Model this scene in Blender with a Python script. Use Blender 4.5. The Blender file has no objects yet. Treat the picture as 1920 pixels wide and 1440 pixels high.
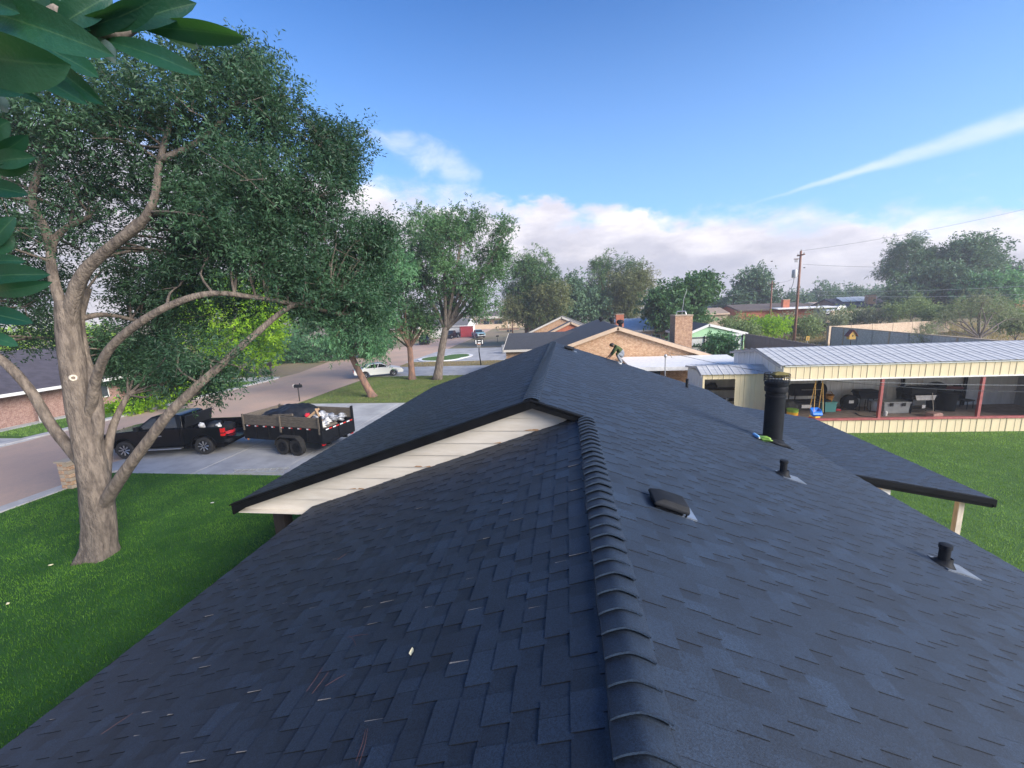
import bpy, bmesh, math, random
import numpy as np
from mathutils import Vector, Matrix
R = math.radians
sc = bpy.context.scene
col = sc.collection
rnd = random.Random(7)
RNG = np.random.default_rng(11)

# ------------------------------------------------------------------ camera
F = 770.0                      # focal length in pixels of a 1920 px wide frame
CAM = np.array([0.0, 0.0, 6.2])
_a = np.array([102/F, 142/F, 1.0]); _a /= np.linalg.norm(_a)
_z = np.array([-.04, 1.0, 0.0]); _z[2] = -(_a[0]*_z[0] + _a[1]*_z[1])/_a[2]; _z /= np.linalg.norm(_z)
_x = np.cross(_a, _z); _x = _x if _x[0] > 0 else -_x
BAS = np.array([_x, _a, _z])   # rows: world x, y, z in (right, up, forward) of the camera
def ray(px, py): return BAS @ np.array([(px-960)/F, (720-py)/F, 1.0])
def at(px, py, Y):             # the world point at distance Y down the street on a sight line
    d = ray(px, py); return CAM + d*(Y/d[1])
def atz(px, py, Z):
    d = ray(px, py); return CAM + d*((Z-CAM[2])/d[2])
def atd(px, py, D): return CAM + ray(px, py)*D
def proj(P):
    c = (np.asarray(P) - CAM) @ BAS
    w = np.maximum(c[..., 2], 1e-3)
    return 960+F*c[..., 0]/w, 720-F*c[..., 1]/w, c[..., 2]
cd = bpy.data.cameras.new('camera'); cam = bpy.data.objects.new('camera', cd); col.objects.link(cam)
cd.sensor_width = 36; cd.lens = 36*F/1920; cd.clip_start = .05; cd.clip_end = 6000
r_, u_, f_ = BAS[:, 0], BAS[:, 1], BAS[:, 2]
cam.matrix_world = Matrix(((r_[0], u_[0], -f_[0], CAM[0]), (r_[1], u_[1], -f_[1], CAM[1]), (r_[2], u_[2], -f_[2], CAM[2]), (0, 0, 0, 1)))
sc.camera = cam

# ------------------------------------------------------------------ light
SUN_EL, SUN_AZ = 25.0, 119.0      # behind the camera, to the right
HAZE = 0.0011
SUN_STRENGTH, SKY_STRENGTH, EXPOSURE = 3.7, 0.135, 1.25
sd = bpy.data.lights.new('sun', 'SUN'); sun = bpy.data.objects.new('sun', sd); col.objects.link(sun)
sd.energy = SUN_STRENGTH; sd.angle = R(40); sd.color = (1.0, .92, .82)
_s = Vector((math.sin(R(SUN_AZ))*math.cos(R(SUN_EL)), math.cos(R(SUN_AZ))*math.cos(R(SUN_EL)), math.sin(R(SUN_EL))))
sun.rotation_euler = _s.to_track_quat('Z', 'Y').to_euler(); sun.location = (20, -30, 40)
vs = sc.view_settings
vs.view_transform = 'Standard'; vs.look = 'None'; vs.gamma = 1; vs.use_curve_mapping = False; vs.exposure = EXPOSURE

# ------------------------------------------------------------------ node helper
class NT:
    def __init__(s, tree): s.t = tree; s.n = tree.nodes; s.l = tree.links
    def add(s, kind, **kw):
        n = s.n.new(kind)
        ins = kw.pop('ins', {})
        for k, v in kw.items(): setattr(n, k, v)
        for k, v in ins.items(): s.set(n.inputs[k], v)
        return n
    def set(s, sock, v):
        if isinstance(v, bpy.types.NodeSocket): s.l.new(v, sock)
        elif v is not None: sock.default_value = v
    def math(s, op, a, b=None, c=None, clamp=False):
        n = s.n.new('ShaderNodeMath'); n.operation = op; n.use_clamp = clamp
        for i, v in enumerate((a, b, c)): 
            if v is not None: s.set(n.inputs[i], v)
        return n.outputs[0]
    def vmath(s, op, a, b=None):
        n = s.n.new('ShaderNodeVectorMath'); n.operation = op
        s.set(n.inputs[0], a)
        if b is not None: s.set(n.inputs[1], b)
        return n.outputs['Value'] if op in ('DOT_PRODUCT', 'LENGTH') else n.outputs[0]
    def mix(s, fac, a, b, blend='MIX'):
        n = s.n.new('ShaderNodeMix'); n.data_type = 'RGBA'; n.blend_type = blend
        s.set(n.inputs[0], fac); s.set(n.inputs[6], a); s.set(n.inputs[7], b)
        return n.outputs[2]
    def noise(s, vec, scale, detail=4, rough=.55, dist=0.0, out=0):
        n = s.add('ShaderNodeTexNoise', ins={'Scale': scale, 'Detail': detail, 'Roughness': rough, 'Distortion': dist})
        if vec is not None: s.l.new(vec, n.inputs['Vector'])
        return n.outputs[out]
    def mapr(s, v, a, b, c=0.0, d=1.0, smooth=True):
        n = s.n.new('ShaderNodeMapRange'); n.interpolation_type = 'SMOOTHSTEP' if smooth else 'LINEAR'
        for i, q in enumerate((v, a, b, c, d)): s.set(n.inputs[i], q)
        return n.outputs[0]
def c4(c): return (c[0], c[1], c[2], 1.0)

# ------------------------------------------------------------------ sky
w = bpy.data.worlds.new('World'); sc.world = w; w.use_nodes = True
w.node_tree.nodes.clear(); T = NT(w.node_tree)
geo = T.add('ShaderNodeTexCoord').outputs['Generated']
D = T.vmath('NORMALIZE', geo)
sky = T.add('ShaderNodeTexSky', sky_type='NISHITA', sun_disc=False, sun_elevation=R(SUN_EL), sun_rotation=R(SUN_AZ), altitude=900, air_density=1.0, dust_density=.6, ozone_density=2.2)
hs = T.add('ShaderNodeHueSaturation', ins={'Hue': .497, 'Saturation': 1.22, 'Value': 1.0, 'Color': sky.outputs[0]})
sep = T.add('ShaderNodeSeparateXYZ', ins={0: D}).outputs
el = T.math('MULTIPLY', T.math('ARCSINE', sep[2]), 57.2958)              # elevation in degrees
hz_ = T.math('SQRT', T.math('ADD', T.math('MULTIPLY', sep[0], sep[0]), T.math('MULTIPLY', sep[1], sep[1])))
sinaz = T.math('DIVIDE', sep[0], T.math('MAXIMUM', hz_, .001))
# bank of low cloud: soft body, billowed top edge
warp = T.vmath('MULTIPLY', D, (1, 1, 1.9))
n1 = T.noise(warp, 3.1, 5, .52)
n2 = T.noise(warp, 13.0, 7, .60, .15)
top = T.math('ADD', T.math('MULTIPLY', sinaz, -8.0), 12.6)
top = T.math('ADD', top, T.math('MULTIPLY', T.math('SUBTRACT', n1, .5), 5.0))
top = T.math('ADD', top, T.math('MULTIPLY', T.math('SUBTRACT', n2, .5), 8.5))
soft = T.mapr(T.noise(warp, 2.0, 3), .38, .62, .8, 4.2)
bank = T.mapr(T.math('DIVIDE', T.math('SUBTRACT', top, el), soft), -.55, .75)
edge = T.mapr(T.math('SUBTRACT', top, el), 0.0, 7.5)                         # 0 at the lit rim, 1 deep in the bank
mott = T.noise(T.vmath('MULTIPLY', D, (1, 1, 3.2)), 5.5, 6, .6)
rim = T.mix(T.mapr(mott, .35, .65), c4((2.9, 2.78, 3.05)), c4((4.0, 3.8, 3.9)))
body = T.mix(T.mapr(mott, .38, .64), c4((1.95, 1.90, 2.18)), c4((2.75, 2.58, 2.72)))
body = T.mix(T.mapr(sinaz, .15, .75), body, T.mix(.5, body, c4((1.45, 1.44, 1.68))))
cloud = T.mix(edge, rim, body)
# long wisp climbing to the right
A_, B_ = ray(1385, 391), ray(1925, 222)
A_ /= np.linalg.norm(A_); B_ /= np.linalg.norm(B_)
nn = np.cross(A_, B_); nn /= np.linalg.norm(nn); tt = B_ - A_*(A_ @ B_); tt /= np.linalg.norm(tt)
wn = T.noise(T.vmath('MULTIPLY', D, (1, 1, 2.5)), 9.0, 6, .6)
dist = T.math('ADD', T.vmath('DOT_PRODUCT', D, tuple(nn)), T.math('MULTIPLY', T.math('SUBTRACT', wn, .5), .018))
tpos = T.math('ARCTAN2', T.vmath('DOT_PRODUCT', D, tuple(tt)), T.vmath('DOT_PRODUCT', D, tuple(A_)))
wid = T.math('ADD', .004, T.math('MULTIPLY', T.mapr(tpos, 0, .75), .046))
wisp = T.mapr(T.math('DIVIDE', T.math('ABSOLUTE', dist), wid), .1, 1.0, 1, 0)
wisp = T.math('MULTIPLY', wisp, T.math('MULTIPLY', T.mapr(tpos, -.03, .22), T.mapr(tpos, .75, 1.1, 1, 0)))
wisp = T.math('MULTIPLY', wisp, T.mapr(wn, .2, .6, .30, .66))
# a thin high veil patch left of centre
V_ = ray(805, 296); V_ /= np.linalg.norm(V_); V2 = ray(900, 338); V2 /= np.linalg.norm(V2)
va = V2-V_*(V_ @ V2); va /= np.linalg.norm(va); vb = np.cross(V_, va)
vu = T.math('DIVIDE', T.vmath('DOT_PRODUCT', D, tuple(va)), .115); vv = T.math('DIVIDE', T.vmath('DOT_PRODUCT', D, tuple(vb)), .040)
vn = T.noise(T.vmath('MULTIPLY', D, (1, 1, 1.6)), 11, 7, .6, .4)
vd = T.math('ADD', T.math('ADD', T.math('MULTIPLY', vu, vu), T.math('MULTIPLY', vv, vv)), T.math('MULTIPLY', T.math('SUBTRACT', vn, .5), 3.4))
front = T.math('GREATER_THAN', T.vmath('DOT_PRODUCT', D, tuple(V_)), .5)
veil = T.math('MULTIPLY', T.math('MULTIPLY', T.mapr(vd, -.3, 1.25, 1, 0), front), .55)
skyc = T.mix(1.0, hs.outputs[0], c4((.33, .52, .755)), 'MULTIPLY')
low = T.mapr(el, 0, 42, .62, 0)
skyc = T.mix(low, skyc, c4((1.75, 2.95, 4.75)))
out = T.mix(veil, skyc, c4((3.4, 3.5, 4.2)))
out = T.mix(wisp, out, c4((3.1, 3.35, 4.0)))
out = T.mix(T.math('MULTIPLY', bank, .96), out, cloud)
bg = T.add('ShaderNodeBackground', ins={'Color': out, 'Strength': SKY_STRENGTH})
T.l.new(bg.outputs[0], T.add('ShaderNodeOutputWorld').inputs[0])

# ------------------------------------------------------------------ materials
MATS = {}
def mat(name, base, rough=.8, var=.0, scale=8.0, col2=None, bump=0.0, bscale=60.0, metal=0.0, spec=.5, shade=False, coat=0.0, streak=None, detail=5, bdist=.02):
    """Principled surface: base colour with a noise-driven second colour, fine relief, optional per-face shade."""
    if name in MATS: return MATS[name]
    m = bpy.data.materials.new(name); m.use_nodes = True; N = NT(m.node_tree)
    p = m.node_tree.nodes['Principled BSDF']
    co = N.add('ShaderNodeTexCoord').outputs['Object']
    if streak: co_s = N.vmath('MULTIPLY', co, streak)
    else: co_s = co
    c = c4(base)
    if col2 is None and var: col2 = tuple(max(0, q*(1-var)) for q in base)
    if col2 is not None:
        c = N.mix(N.mapr(N.noise(co_s, scale, detail, .6), .33, .67), c4(base), c4(col2))
    if shade:
        at_ = N.add('ShaderNodeAttribute', attribute_name='shade').outputs['Fac']
        c = N.mix(1.0, c, N.add('ShaderNodeCombineColor', ins={0: at_, 1: at_, 2: at_}).outputs[0], 'MULTIPLY')
    N.set(p.inputs['Base Color'], c)
    p.inputs['Roughness'].default_value = rough; p.inputs['Metallic'].default_value = metal
    p.inputs['Specular IOR Level'].default_value = spec; p.inputs['Coat Weight'].default_value = coat
    if bump:
        b = N.add('ShaderNodeBump', ins={'Strength': bump, 'Distance': bdist, 'Height': N.noise(co_s, bscale, 4, .65)})
        N.l.new(b.outputs[0], p.inputs['Normal'])
    MATS[name] = m; return m
def leafmat(name, a, b, rough=.5, trans=.3, spec=.35):
    m = bpy.data.materials.new(name); m.use_nodes = True; N = NT(m.node_tree)
    p = m.node_tree.nodes['Principled BSDF']; o = m.node_tree.nodes['Material Output']
    sh = N.add('ShaderNodeAttribute', attribute_name='shade').outputs['Fac']
    c = N.mix(sh, c4(a), c4(b))
    N.l.new(c, p.inputs['Base Color']); p.inputs['Roughness'].default_value = rough; p.inputs['Specular IOR Level'].default_value = spec
    t = N.add('ShaderNodeBsdfTranslucent', ins={'Color': N.mix(.5, c, c4((b[0]*1.5, b[1]*1.6, b[2]*.6)))})
    mx = N.add('ShaderNodeMixShader', ins={0: trans}); N.l.new(p.outputs[0], mx.inputs[1]); N.l.new(t.outputs[0], mx.inputs[2])
    N.l.new(mx.outputs[0], o.inputs[0]); MATS[name] = m; return m
def brickmat(name, a, b, mortar, bw=.2, bh=.07, axis='xz', rough=.85):
    m = bpy.data.materials.new(name); m.use_nodes = True; N = NT(m.node_tree)
    p = m.node_tree.nodes['Principled BSDF']; co = N.add('ShaderNodeTexCoord').outputs['Object']
    s = N.add('ShaderNodeSeparateXYZ', ins={0: co}).outputs
    h = N.math('ADD', s[0], s[1])
    v = N.add('ShaderNodeCombineXYZ', ins={0: h, 1: s[2]}).outputs[0]
    bt = N.add('ShaderNodeTexBrick', ins={'Vector': v, 'Color1': c4(a), 'Color2': c4(b), 'Mortar': c4(mortar), 'Scale': 1.0, 'Mortar Size': .008, 'Bias': -.1, 'Brick Width': bw, 'Row Height': bh})
    n = N.noise(co, 7.0, 3)
    c = N.mix(N.mapr(n, .35, .7, 0, .55), bt.outputs[0], c4((b[0]*.62, b[1]*.58, b[2]*.55)))
    N.l.new(c, p.inputs['Base Color']); p.inputs['Roughness'].default_value = rough
    bp = N.add('ShaderNodeBump', ins={'Strength': .5, 'Distance': .01, 'Height': N.math('SUBTRACT', 1, bt.outputs[1])})
    N.l.new(bp.outputs[0], p.inputs['Normal']); MATS[name] = m; return m
def shinglemat(name, a, b, rough=.78, spec=.5, tint=None, blend=True):
    m = bpy.data.materials.new(name); m.use_nodes = True; N = NT(m.node_tree)
    p = m.node_tree.nodes['Principled BSDF']; co = N.add('ShaderNodeTexCoord').outputs['Object']
    sh = N.add('ShaderNodeAttribute', attribute_name='shade').outputs['Fac']
    gr = N.math('ADD', N.math('MULTIPLY', N.noise(co, 260.0, 2, .7), .55), N.math('MULTIPLY', N.noise(co, 95.0, 2, .75), .45)); pt = N.noise(co, 3.0, 4)
    c = N.mix(N.mapr(gr, .36, .66), c4(a), c4(b))
    c = N.mix(N.mapr(pt, .3, .7, 0, .35), c, c4((a[0]*.7, a[1]*.72, a[2]*.75)))
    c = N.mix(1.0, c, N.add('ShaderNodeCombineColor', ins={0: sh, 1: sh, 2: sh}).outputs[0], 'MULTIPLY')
    N.l.new(c, p.inputs['Base Color']); p.inputs['Roughness'].default_value = rough; p.inputs['Specular IOR Level'].default_value = spec
    bp = N.add('ShaderNodeBump', ins={'Strength': .55, 'Distance': .004, 'Height': gr})
    N.l.new(bp.outputs[0], p.inputs['Normal']); MATS[name] = m; return m
def groundmat(name, cols, scale=.35, fine=14.0, bump=.4, rough=.95, grit=40.0):
    m = bpy.data.materials.new(name); m.use_nodes = True; N = NT(m.node_tree)
    p = m.node_tree.nodes['Principled BSDF']; co = N.add('ShaderNodeTexCoord').outputs['Object']
    big = N.noise(co, scale, 6, .62, .3); fn = N.noise(co, fine, 5, .65)
    c = N.mix(N.mapr(big, .35, .65), c4(cols[0]), c4(cols[1]))
    c = N.mix(N.mapr(fn, .42, .72, 0, .65), c, c4(cols[2]))
    N.l.new(c, p.inputs['Base Color']); p.inputs['Roughness'].default_value = rough; p.inputs['Specular IOR Level'].default_value = .25
    bp = N.add('ShaderNodeBump', ins={'Strength': bump, 'Distance': .03, 'Height': N.noise(co, grit, 4, .7)})
    N.l.new(bp.outputs[0], p.inputs['Normal']); MATS[name] = m; return m

shinglemat('shingle', (.0036, .0080, .0172), (.0225, .0430, .0770), .64, .62)
shinglemat('shingle_far', (.035, .037, .043), (.085, .088, .098))
mat('roof_brown', (.13, .10, .085), .9, .35, 3, bump=.3)
mat('roof_grey', (.16, .155, .15), .9, .3, 3, bump=.3)
mat('roof_violet', (.085, .075, .09), .9, .3, 2.5, bump=.3)
mat('roof_tan', (.36, .27, .20), .9, .25, 3, bump=.3)
mat('black_trim', (.009, .010, .012), .6, .4, 4, bump=.15, spec=.06)
mat('dark_wood', (.045, .035, .030), .8, .4, 6, bump=.3, streak=(8, 8, 1))
mat('cream_board', (.68, .63, .55), .6, col2=(.61, .555, .47), scale=2.2, bump=.1, streak=(1, 1, 6))
mat('rot_stain', (.46, .27, .14), .9, .4, 12)
mat('white_paint', (.78, .77, .74), .55, .12, 5)
mat('pale_wood', (.66, .58, .47), .7, .25, 4, bump=.2, streak=(8, 8, 1))
mat('tan_trim', (.62, .46, .32), .65, .15, 3)
mat('black_pipe', (.016, .018, .022), .5, spec=.06, var=.3, scale=6, bump=.08)
mat('black_plastic', (.022, .024, .028), .5, .25, 8, bump=.05, spec=.06)
mat('rubber', (.022, .022, .022), .85, .2, 10, bump=.2)
mat('lead_flashing', (.34, .38, .44), .35, .3, 9, metal=.75)
mat('galvanised', (.45, .46, .47), .5, .2, 1.5, metal=.3, streak=(1, 3, 1))
mat('galvanised_roof', (.55, .55, .54), .55, .25, 1.2, metal=.08, streak=(.6, 4, 1))
mat('cream_metal', (.72, .60, .38), .55, .1, 1.5, streak=(3, 3, .5))
mat('white_metal', (.80, .80, .78), .55, .14, 1.2, streak=(3, 3, .5))
mat('grey_metal', (.34, .36, .39), .55, .2, 1.2, streak=(3, 3, .5))
mat('red_steel', (.36, .085, .08), .6, .3, 6)
mat('concrete', (.43, .43, .43), .88, col2=(.31, .31, .32), scale=.8, bump=.2)
mat('kerb_concrete', (.50, .49, .47), .9, col2=(.38, .36, .34), scale=1.1, bump=.25)
mat('shed_floor', (.36, .27, .21), .95, .35, 2.5, bump=.3)
mat('steel', (.5, .52, .54), .3, .1, 5, metal=.9)
mat('chrome', (.42, .42, .43), .35, metal=.8)
mat('car_black', (.004, .005, .007), .16, spec=.22)
mat('car_white', (.72, .72, .69), .3, coat=.5)
mat('car_teal', (.22, .42, .47), .35, coat=.4)
mat('car_red', (.30, .022, .030), .45)
mat('glass_dark', (.012, .015, .018), .08, spec=.8)
mat('window_glass', (.05, .06, .07), .1, spec=.8)
mat('lamp_red', (.62, .012, .012), .25, spec=.6)
mat('tape_red', (.60, .03, .02), .4)
mat('tape_white', (.80, .80, .80), .4)
mat('lamp_amber', (.75, .25, .04), .3)
mat('weathered_plank', (.20, .165, .125), .9, col2=(.10, .085, .07), scale=5, bump=.4, streak=(1.0, 8, 8))
mat('fence_wood', (.27, .25, .23), .95, .35, 3, bump=.3, streak=(6, 6, .8))
mat('new_wood', (.50, .33, .19), .8, .25, 5, bump=.2)
mat('tarp', (.010, .011, .014), .55, .3, 3, bump=.25, bscale=14)
mat('foil', (.50, .52, .55), .45, col2=(.22, .23, .26), scale=9, metal=.2, bump=.6, bscale=22)
mat('paper_white', (.74, .72, .68), .8, .25, 6, bump=.2)
mat('bark', (.235, .192, .155), .95, col2=(.105, .084, .07), scale=9, bump=1.0, bscale=22, bdist=.07, streak=(1, 1, .28), detail=8)
mat('bark_grey', (.22, .185, .16), .95, col2=(.12, .10, .085), scale=6, bump=.8, bscale=14, streak=(1, 1, .4))
mat('bark_red', (.27, .15, .10), .95, col2=(.13, .085, .07), scale=4, bump=.8, bscale=12, streak=(1, 1, .4))
mat('pole_wood', (.25, .125, .085), .9, .3, 4, bump=.3, streak=(6, 6, .4))
mat('wire', (.10, .105, .11), .6)
mat('wire_pale', (.34, .36, .38), .5)
mat('orange_brick_plain', (.50, .17, .095), .9, .2, 4)
mat('mint', (.40, .66, .38), .7, .08, 3)
mat('beige_wall', (.66, .50, .33), .8, .12, 2)
mat('tan_wall', (.50, .40, .29), .9, col2=(.40, .31, .22), scale=1.4, bump=.3)
mat('grey_block', (.38, .38, .39), .95, col2=(.30, .30, .31), scale=2.2, bump=.4)
mat('blue_plastic', (.012, .17, .68), .35)
mat('red_plastic', (.66, .03, .05), .4)
mat('yellow_plastic', (.80, .48, .04), .4)
mat('teal_plastic', (.09, .33, .30), .5)
mat('orange_basket', (.52, .24, .05), .7, .4, 14)
mat('grey_plastic', (.34, .34, .33), .55, .15, 6)
mat('pink_brick', (.55, .33, .27), .85, .2, 6)
mat('rope', (.62, .36, .10), .8)
mat('green_bright', (.22, .40, .06), .5)
mat('sky_blue_plastic', (.18, .42, .72), .4)
mat('yellow_house', (.55, .33, .06), .6)
mat('barn_red', (.12, .018, .02), .7)
mat('shirt_olive', (.055, .075, .022), .9, .3, 12)
mat('trousers_grey', (.20, .215, .24), .9, .2, 12)
mat('skin', (.36, .20, .13), .6)
mat('hair_dark', (.018, .013, .010), .7)
mat('boots', (.6, .58, .54), .8)
mat('dry_leaf', (.80, .72, .45), .6)
mat('needle', (.11, .045, .04), .7)
mat('scuff', (.42, .36, .29), .9, .4, 40)
mat('leaf_stalk', (.10, .14, .05), .6)
mat('address_white', (.82, .82, .80), .6)
mat('white_siding', (.70, .70, .67), .7, .1, 3)
mat('metal_blue_roof', (.50, .56, .60), .65, .15, 2)
brickmat('brick_tan', (.64, .40, .22), (.50, .26, .13), (.66, .55, .42))
brickmat('brick_chimney', (.60, .36, .20), (.40, .20, .11), (.60, .50, .40))
brickmat('brick_red', (.36, .20, .16), (.27, .13, .10), (.42, .36, .32))
brickmat('block_grey', (.55, .55, .55), (.47, .47, .47), (.6, .6, .6), .4, .2)
brickmat('block_tan', (.52, .40, .29), (.45, .34, .24), (.55, .46, .36), .4, .2)
groundmat('dirt', ((.27, .205, .14), (.20, .18, .085), (.35, .27, .17)), .12, 3.0)
groundmat('road', ((.50, .345, .26), (.40, .30, .24), (.54, .355, .26)), .22, 9.0, .35, .92, 70)
groundmat('lawn_soil', ((.022, .082, .014), (.034, .115, .018), (.014, .055, .010)), .9, 25.0, .5)
groundmat('lawn_soil_light', ((.060, .130, .028), (.080, .165, .034), (.040, .095, .022)), .9, 25.0, .5)
groundmat('rough_soil', ((.10, .145, .040), (.16, .15, .06), (.07, .115, .028)), .55, 9.0, .5)
leafmat('blade_dark', (0.027, 0.103, 0.011), (0.169, 0.356, 0.035), .55, .25)
leafmat('blade_light', (0.086, 0.180, 0.036), (0.276, 0.444, 0.090), .55, .25)
leafmat('blade_rough', (.075, .135, .030), (.24, .27, .085), .7, .2)
leafmat('blade_dry', (.20, .17, .055), (.48, .35, .16), .8, .2)
leafmat('leaf_ash', (.010, .038, .022), (.078, .165, .080), .45, .3)
leafmat('leaf_oak', (0.033, 0.091, 0.036), (0.123, 0.248, 0.091), .5, .25)
leafmat('leaf_mid', (0.048, 0.138, 0.067), (0.166, 0.350, 0.156), .5, .3)
leafmat('leaf_lime', (0.078, 0.203, 0.009), (0.437, 0.655, 0.031), .5, .42)
leafmat('leaf_pine', (0.033, 0.090, 0.027), (0.128, 0.225, 0.068), .6, .15)
leafmat('leaf_olive', (0.084, 0.112, 0.042), (0.210, 0.217, 0.091), .6, .2)
leafmat('leaf_far', (.048, .110, .066), (.150, .245, .135), .6, .2)
leafmat('leaf_broad', (.006, .040, .026), (.020, .085, .044), .4, .2)
leafmat('leaf_scrub', (0.096, 0.158, 0.053), (0.263, 0.333, 0.131), .6, .2)
leafmat('leaf_grey', (0.139, 0.171, 0.098), (0.325, 0.350, 0.220), .6, .2)

# ------------------------------------------------------------------ mesh helpers
def tag(o, label=None, cat=None, group=None, kind=None):
    if label: o['label'] = label
    if cat: o['category'] = cat
    if group: o['group'] = group
    if kind: o['kind'] = kind
    return o
def thing(name, label, cat, loc=(0, 0, 0), rz=0.0, group=None):
    o = bpy.data.objects.new(name, None); col.objects.link(o); o.empty_display_size = .2
    o.location = tuple(float(q) for q in loc); o.rotation_euler = (0, 0, rz)
    return tag(o, label, cat, group)
def link(name, me, parent=None, m=None):
    o = bpy.data.objects.new(name, me); col.objects.link(o)
    if m is not None and not me.materials: me.materials.append(MATS[m] if isinstance(m, str) else m)
    if parent is not None: o.parent = parent
    return o
def np_mesh(name, V, Fc, m, parent=None, shade=None, smooth=False, off=None):
    """One mesh object from arrays: V (n,3), Fc (k,3) or (k,4), optional per-face shade."""
    V = np.asarray(V, dtype=np.float32); Fc = np.asarray(Fc, dtype=np.int32)
    if off is not None: V = V - np.asarray(off, dtype=np.float32)
    me = bpy.data.meshes.new(name); k = Fc.shape[1]
    me.vertices.add(len(V)); me.vertices.foreach_set('co', V.ravel())
    me.loops.add(Fc.size); me.loops.foreach_set('vertex_index', Fc.ravel())
    me.polygons.add(len(Fc)); me.polygons.foreach_set('loop_start', np.arange(0, Fc.size, k, dtype=np.int32))
    me.polygons.foreach_set('use_smooth', np.full(len(Fc), bool(smooth)))
    me.update(calc_edges=True)
    if shade is not None:
        a = me.attributes.new('shade', 'FLOAT', 'FACE'); a.data.foreach_set('value', np.asarray(shade, dtype=np.float32))
    return link(name, me, parent, m)
class MB:
    """Collects boxes, prisms, tubes and lathes; build() links them as one mesh object."""
    def __init__(s): s.v = []; s.f = []
    def add(s, vs, fs):
        n = len(s.v); s.v += [tuple(float(q) for q in p) for p in vs]; s.f += [tuple(i+n for i in f) for f in fs]; return s
    def box(s, a, b):
        (x0, y0, z0), (x1, y1, z1) = a, b
        return s.add([(x0, y0, z0), (x1, y0, z0), (x1, y1, z0), (x0, y1, z0), (x0, y0, z1), (x1, y0, z1), (x1, y1, z1), (x0, y1, z1)],
                     [(0, 3, 2, 1), (4, 5, 6, 7), (0, 1, 5, 4), (1, 2, 6, 5), (2, 3, 7, 6), (3, 0, 4, 7)])
    def cbox(s, c, d, M=None):
        h = [q/2 for q in d]
        vs = [Vector((sx*h[0], sy*h[1], sz*h[2])) for sz in (-1, 1) for sx, sy in ((-1, -1), (1, -1), (1, 1), (-1, 1))]
        if M is not None: vs = [M @ q for q in vs]
        return s.add([q+Vector(c) for q in vs], [(0, 3, 2, 1), (4, 5, 6, 7), (0, 1, 5, 4), (1, 2, 6, 5), (2, 3, 7, 6), (3, 0, 4, 7)])
    def prism(s, poly, axis, a, b):
        n = len(poly)
        def P(p, t): return {'x': (t, p[0], p[1]), 'y': (p[0], t, p[1]), 'z': (p[0], p[1], t)}[axis]
        vs = [P(p, a) for p in poly] + [P(p, b) for p in poly]
        return s.add(vs, [tuple(range(n))[::-1], tuple(range(n, 2*n))] + [(i, (i+1) % n, n+(i+1) % n, n+i) for i in range(n)])
    def slab(s, q, t):
        """A plate: four corners of the top face and a thickness downwards."""
        q = [Vector(p) for p in q]; d = Vector((0, 0, -t))
        return s.add(q+[p+d for p in q], [(0, 1, 2, 3), (7, 6, 5, 4), (0, 4, 5, 1), (1, 5, 6, 2), (2, 6, 7, 3), (3, 7, 4, 0)])
    def tube(s, pts, rad, n=8, cap=True, wob=0.0, lobe=None):
        pts = [Vector(p) for p in pts]; m = len(pts)
        if not hasattr(rad, '__len__'): rad = [rad]*m
        up = Vector((0, 0, 1)); base = len(s.v); prev = None
        vs = []
        for i, p in enumerate(pts):
            d = (pts[min(i+1, m-1)] - pts[max(i-1, 0)]).normalized()
            if prev is None:
                e = d.cross(up if abs(d.z) < .9 else Vector((1, 0, 0))).normalized()
            else:
                e = (prev - d*prev.dot(d)); e = e.normalized() if e.length > 1e-6 else d.orthogonal().normalized()
            prev = e; g = d.cross(e)
            for k in range(n):
                a = 2*math.pi*k/n; r = rad[i]*(1+wob*rnd.uniform(-1, 1))*(1+(lobe[i]*(.55*math.sin(5*a+.35*i)+.45*math.sin(3*a+1.7-.22*i)) if lobe else 0))
                vs.append(p + e*math.cos(a)*r + g*math.sin(a)*r)
        fs = [(i*n+k, i*n+(k+1) % n, (i+1)*n+(k+1) % n, (i+1)*n+k) for i in range(m-1) for k in range(n)]
        if cap: fs += [tuple(range(n))[::-1], tuple((m-1)*n+k for k in range(n))]
        return s.add(vs, fs)
    def cyl(s, a, b, r, n=12, r2=None): return s.tube([a, b], [r, r if r2 is None else r2], n)
    def lathe(s, prof, n=20, M=None, c=(0, 0, 0)):
        """prof: (radius, z) pairs turned about z."""
        vs = []
        for r, z in prof:
            for k in range(n):
                a = 2*math.pi*k/n; vs.append(Vector((r*math.cos(a), r*math.sin(a), z)))
        if M is not None: vs = [M @ q for q in vs]
        m = len(prof)
        fs = [(i*n+k, i*n+(k+1) % n, (i+1)*n+(k+1) % n, (i+1)*n+k) for i in range(m-1) for k in range(n)]
        if prof[0][0] > 1e-5: fs.append(tuple(range(n))[::-1])
        if prof[-1][0] > 1e-5: fs.append(tuple((m-1)*n+k for k in range(n)))
        return s.add([q+Vector(c) for q in vs], fs)
    def blob(s, c, r, sub=2, amp=.2, seed=0, sq=(1, 1, 1)):
        bm = bmesh.new(); bmesh.ops.create_icosphere(bm, subdivisions=sub, radius=1.0); q = random.Random(seed)
        ph = [q.uniform(0, 6) for _ in range(6)]
        vs = []
        for v in bm.verts:
            p = v.co; k = 1+amp*(math.sin(3*p.x+ph[0])*math.sin(4*p.y+ph[1])+.6*math.sin(7*p.z+ph[2]+2*p.x)+.4*math.sin(11*p.y+ph[3]))
            vs.append((c[0]+p.x*r*k*sq[0], c[1]+p.y*r*k*sq[1], c[2]+p.z*r*k*sq[2]))
        fs = [tuple(v.index for v in f.verts) for f in bm.faces]; bm.free()
        return s.add(vs, fs)
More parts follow.
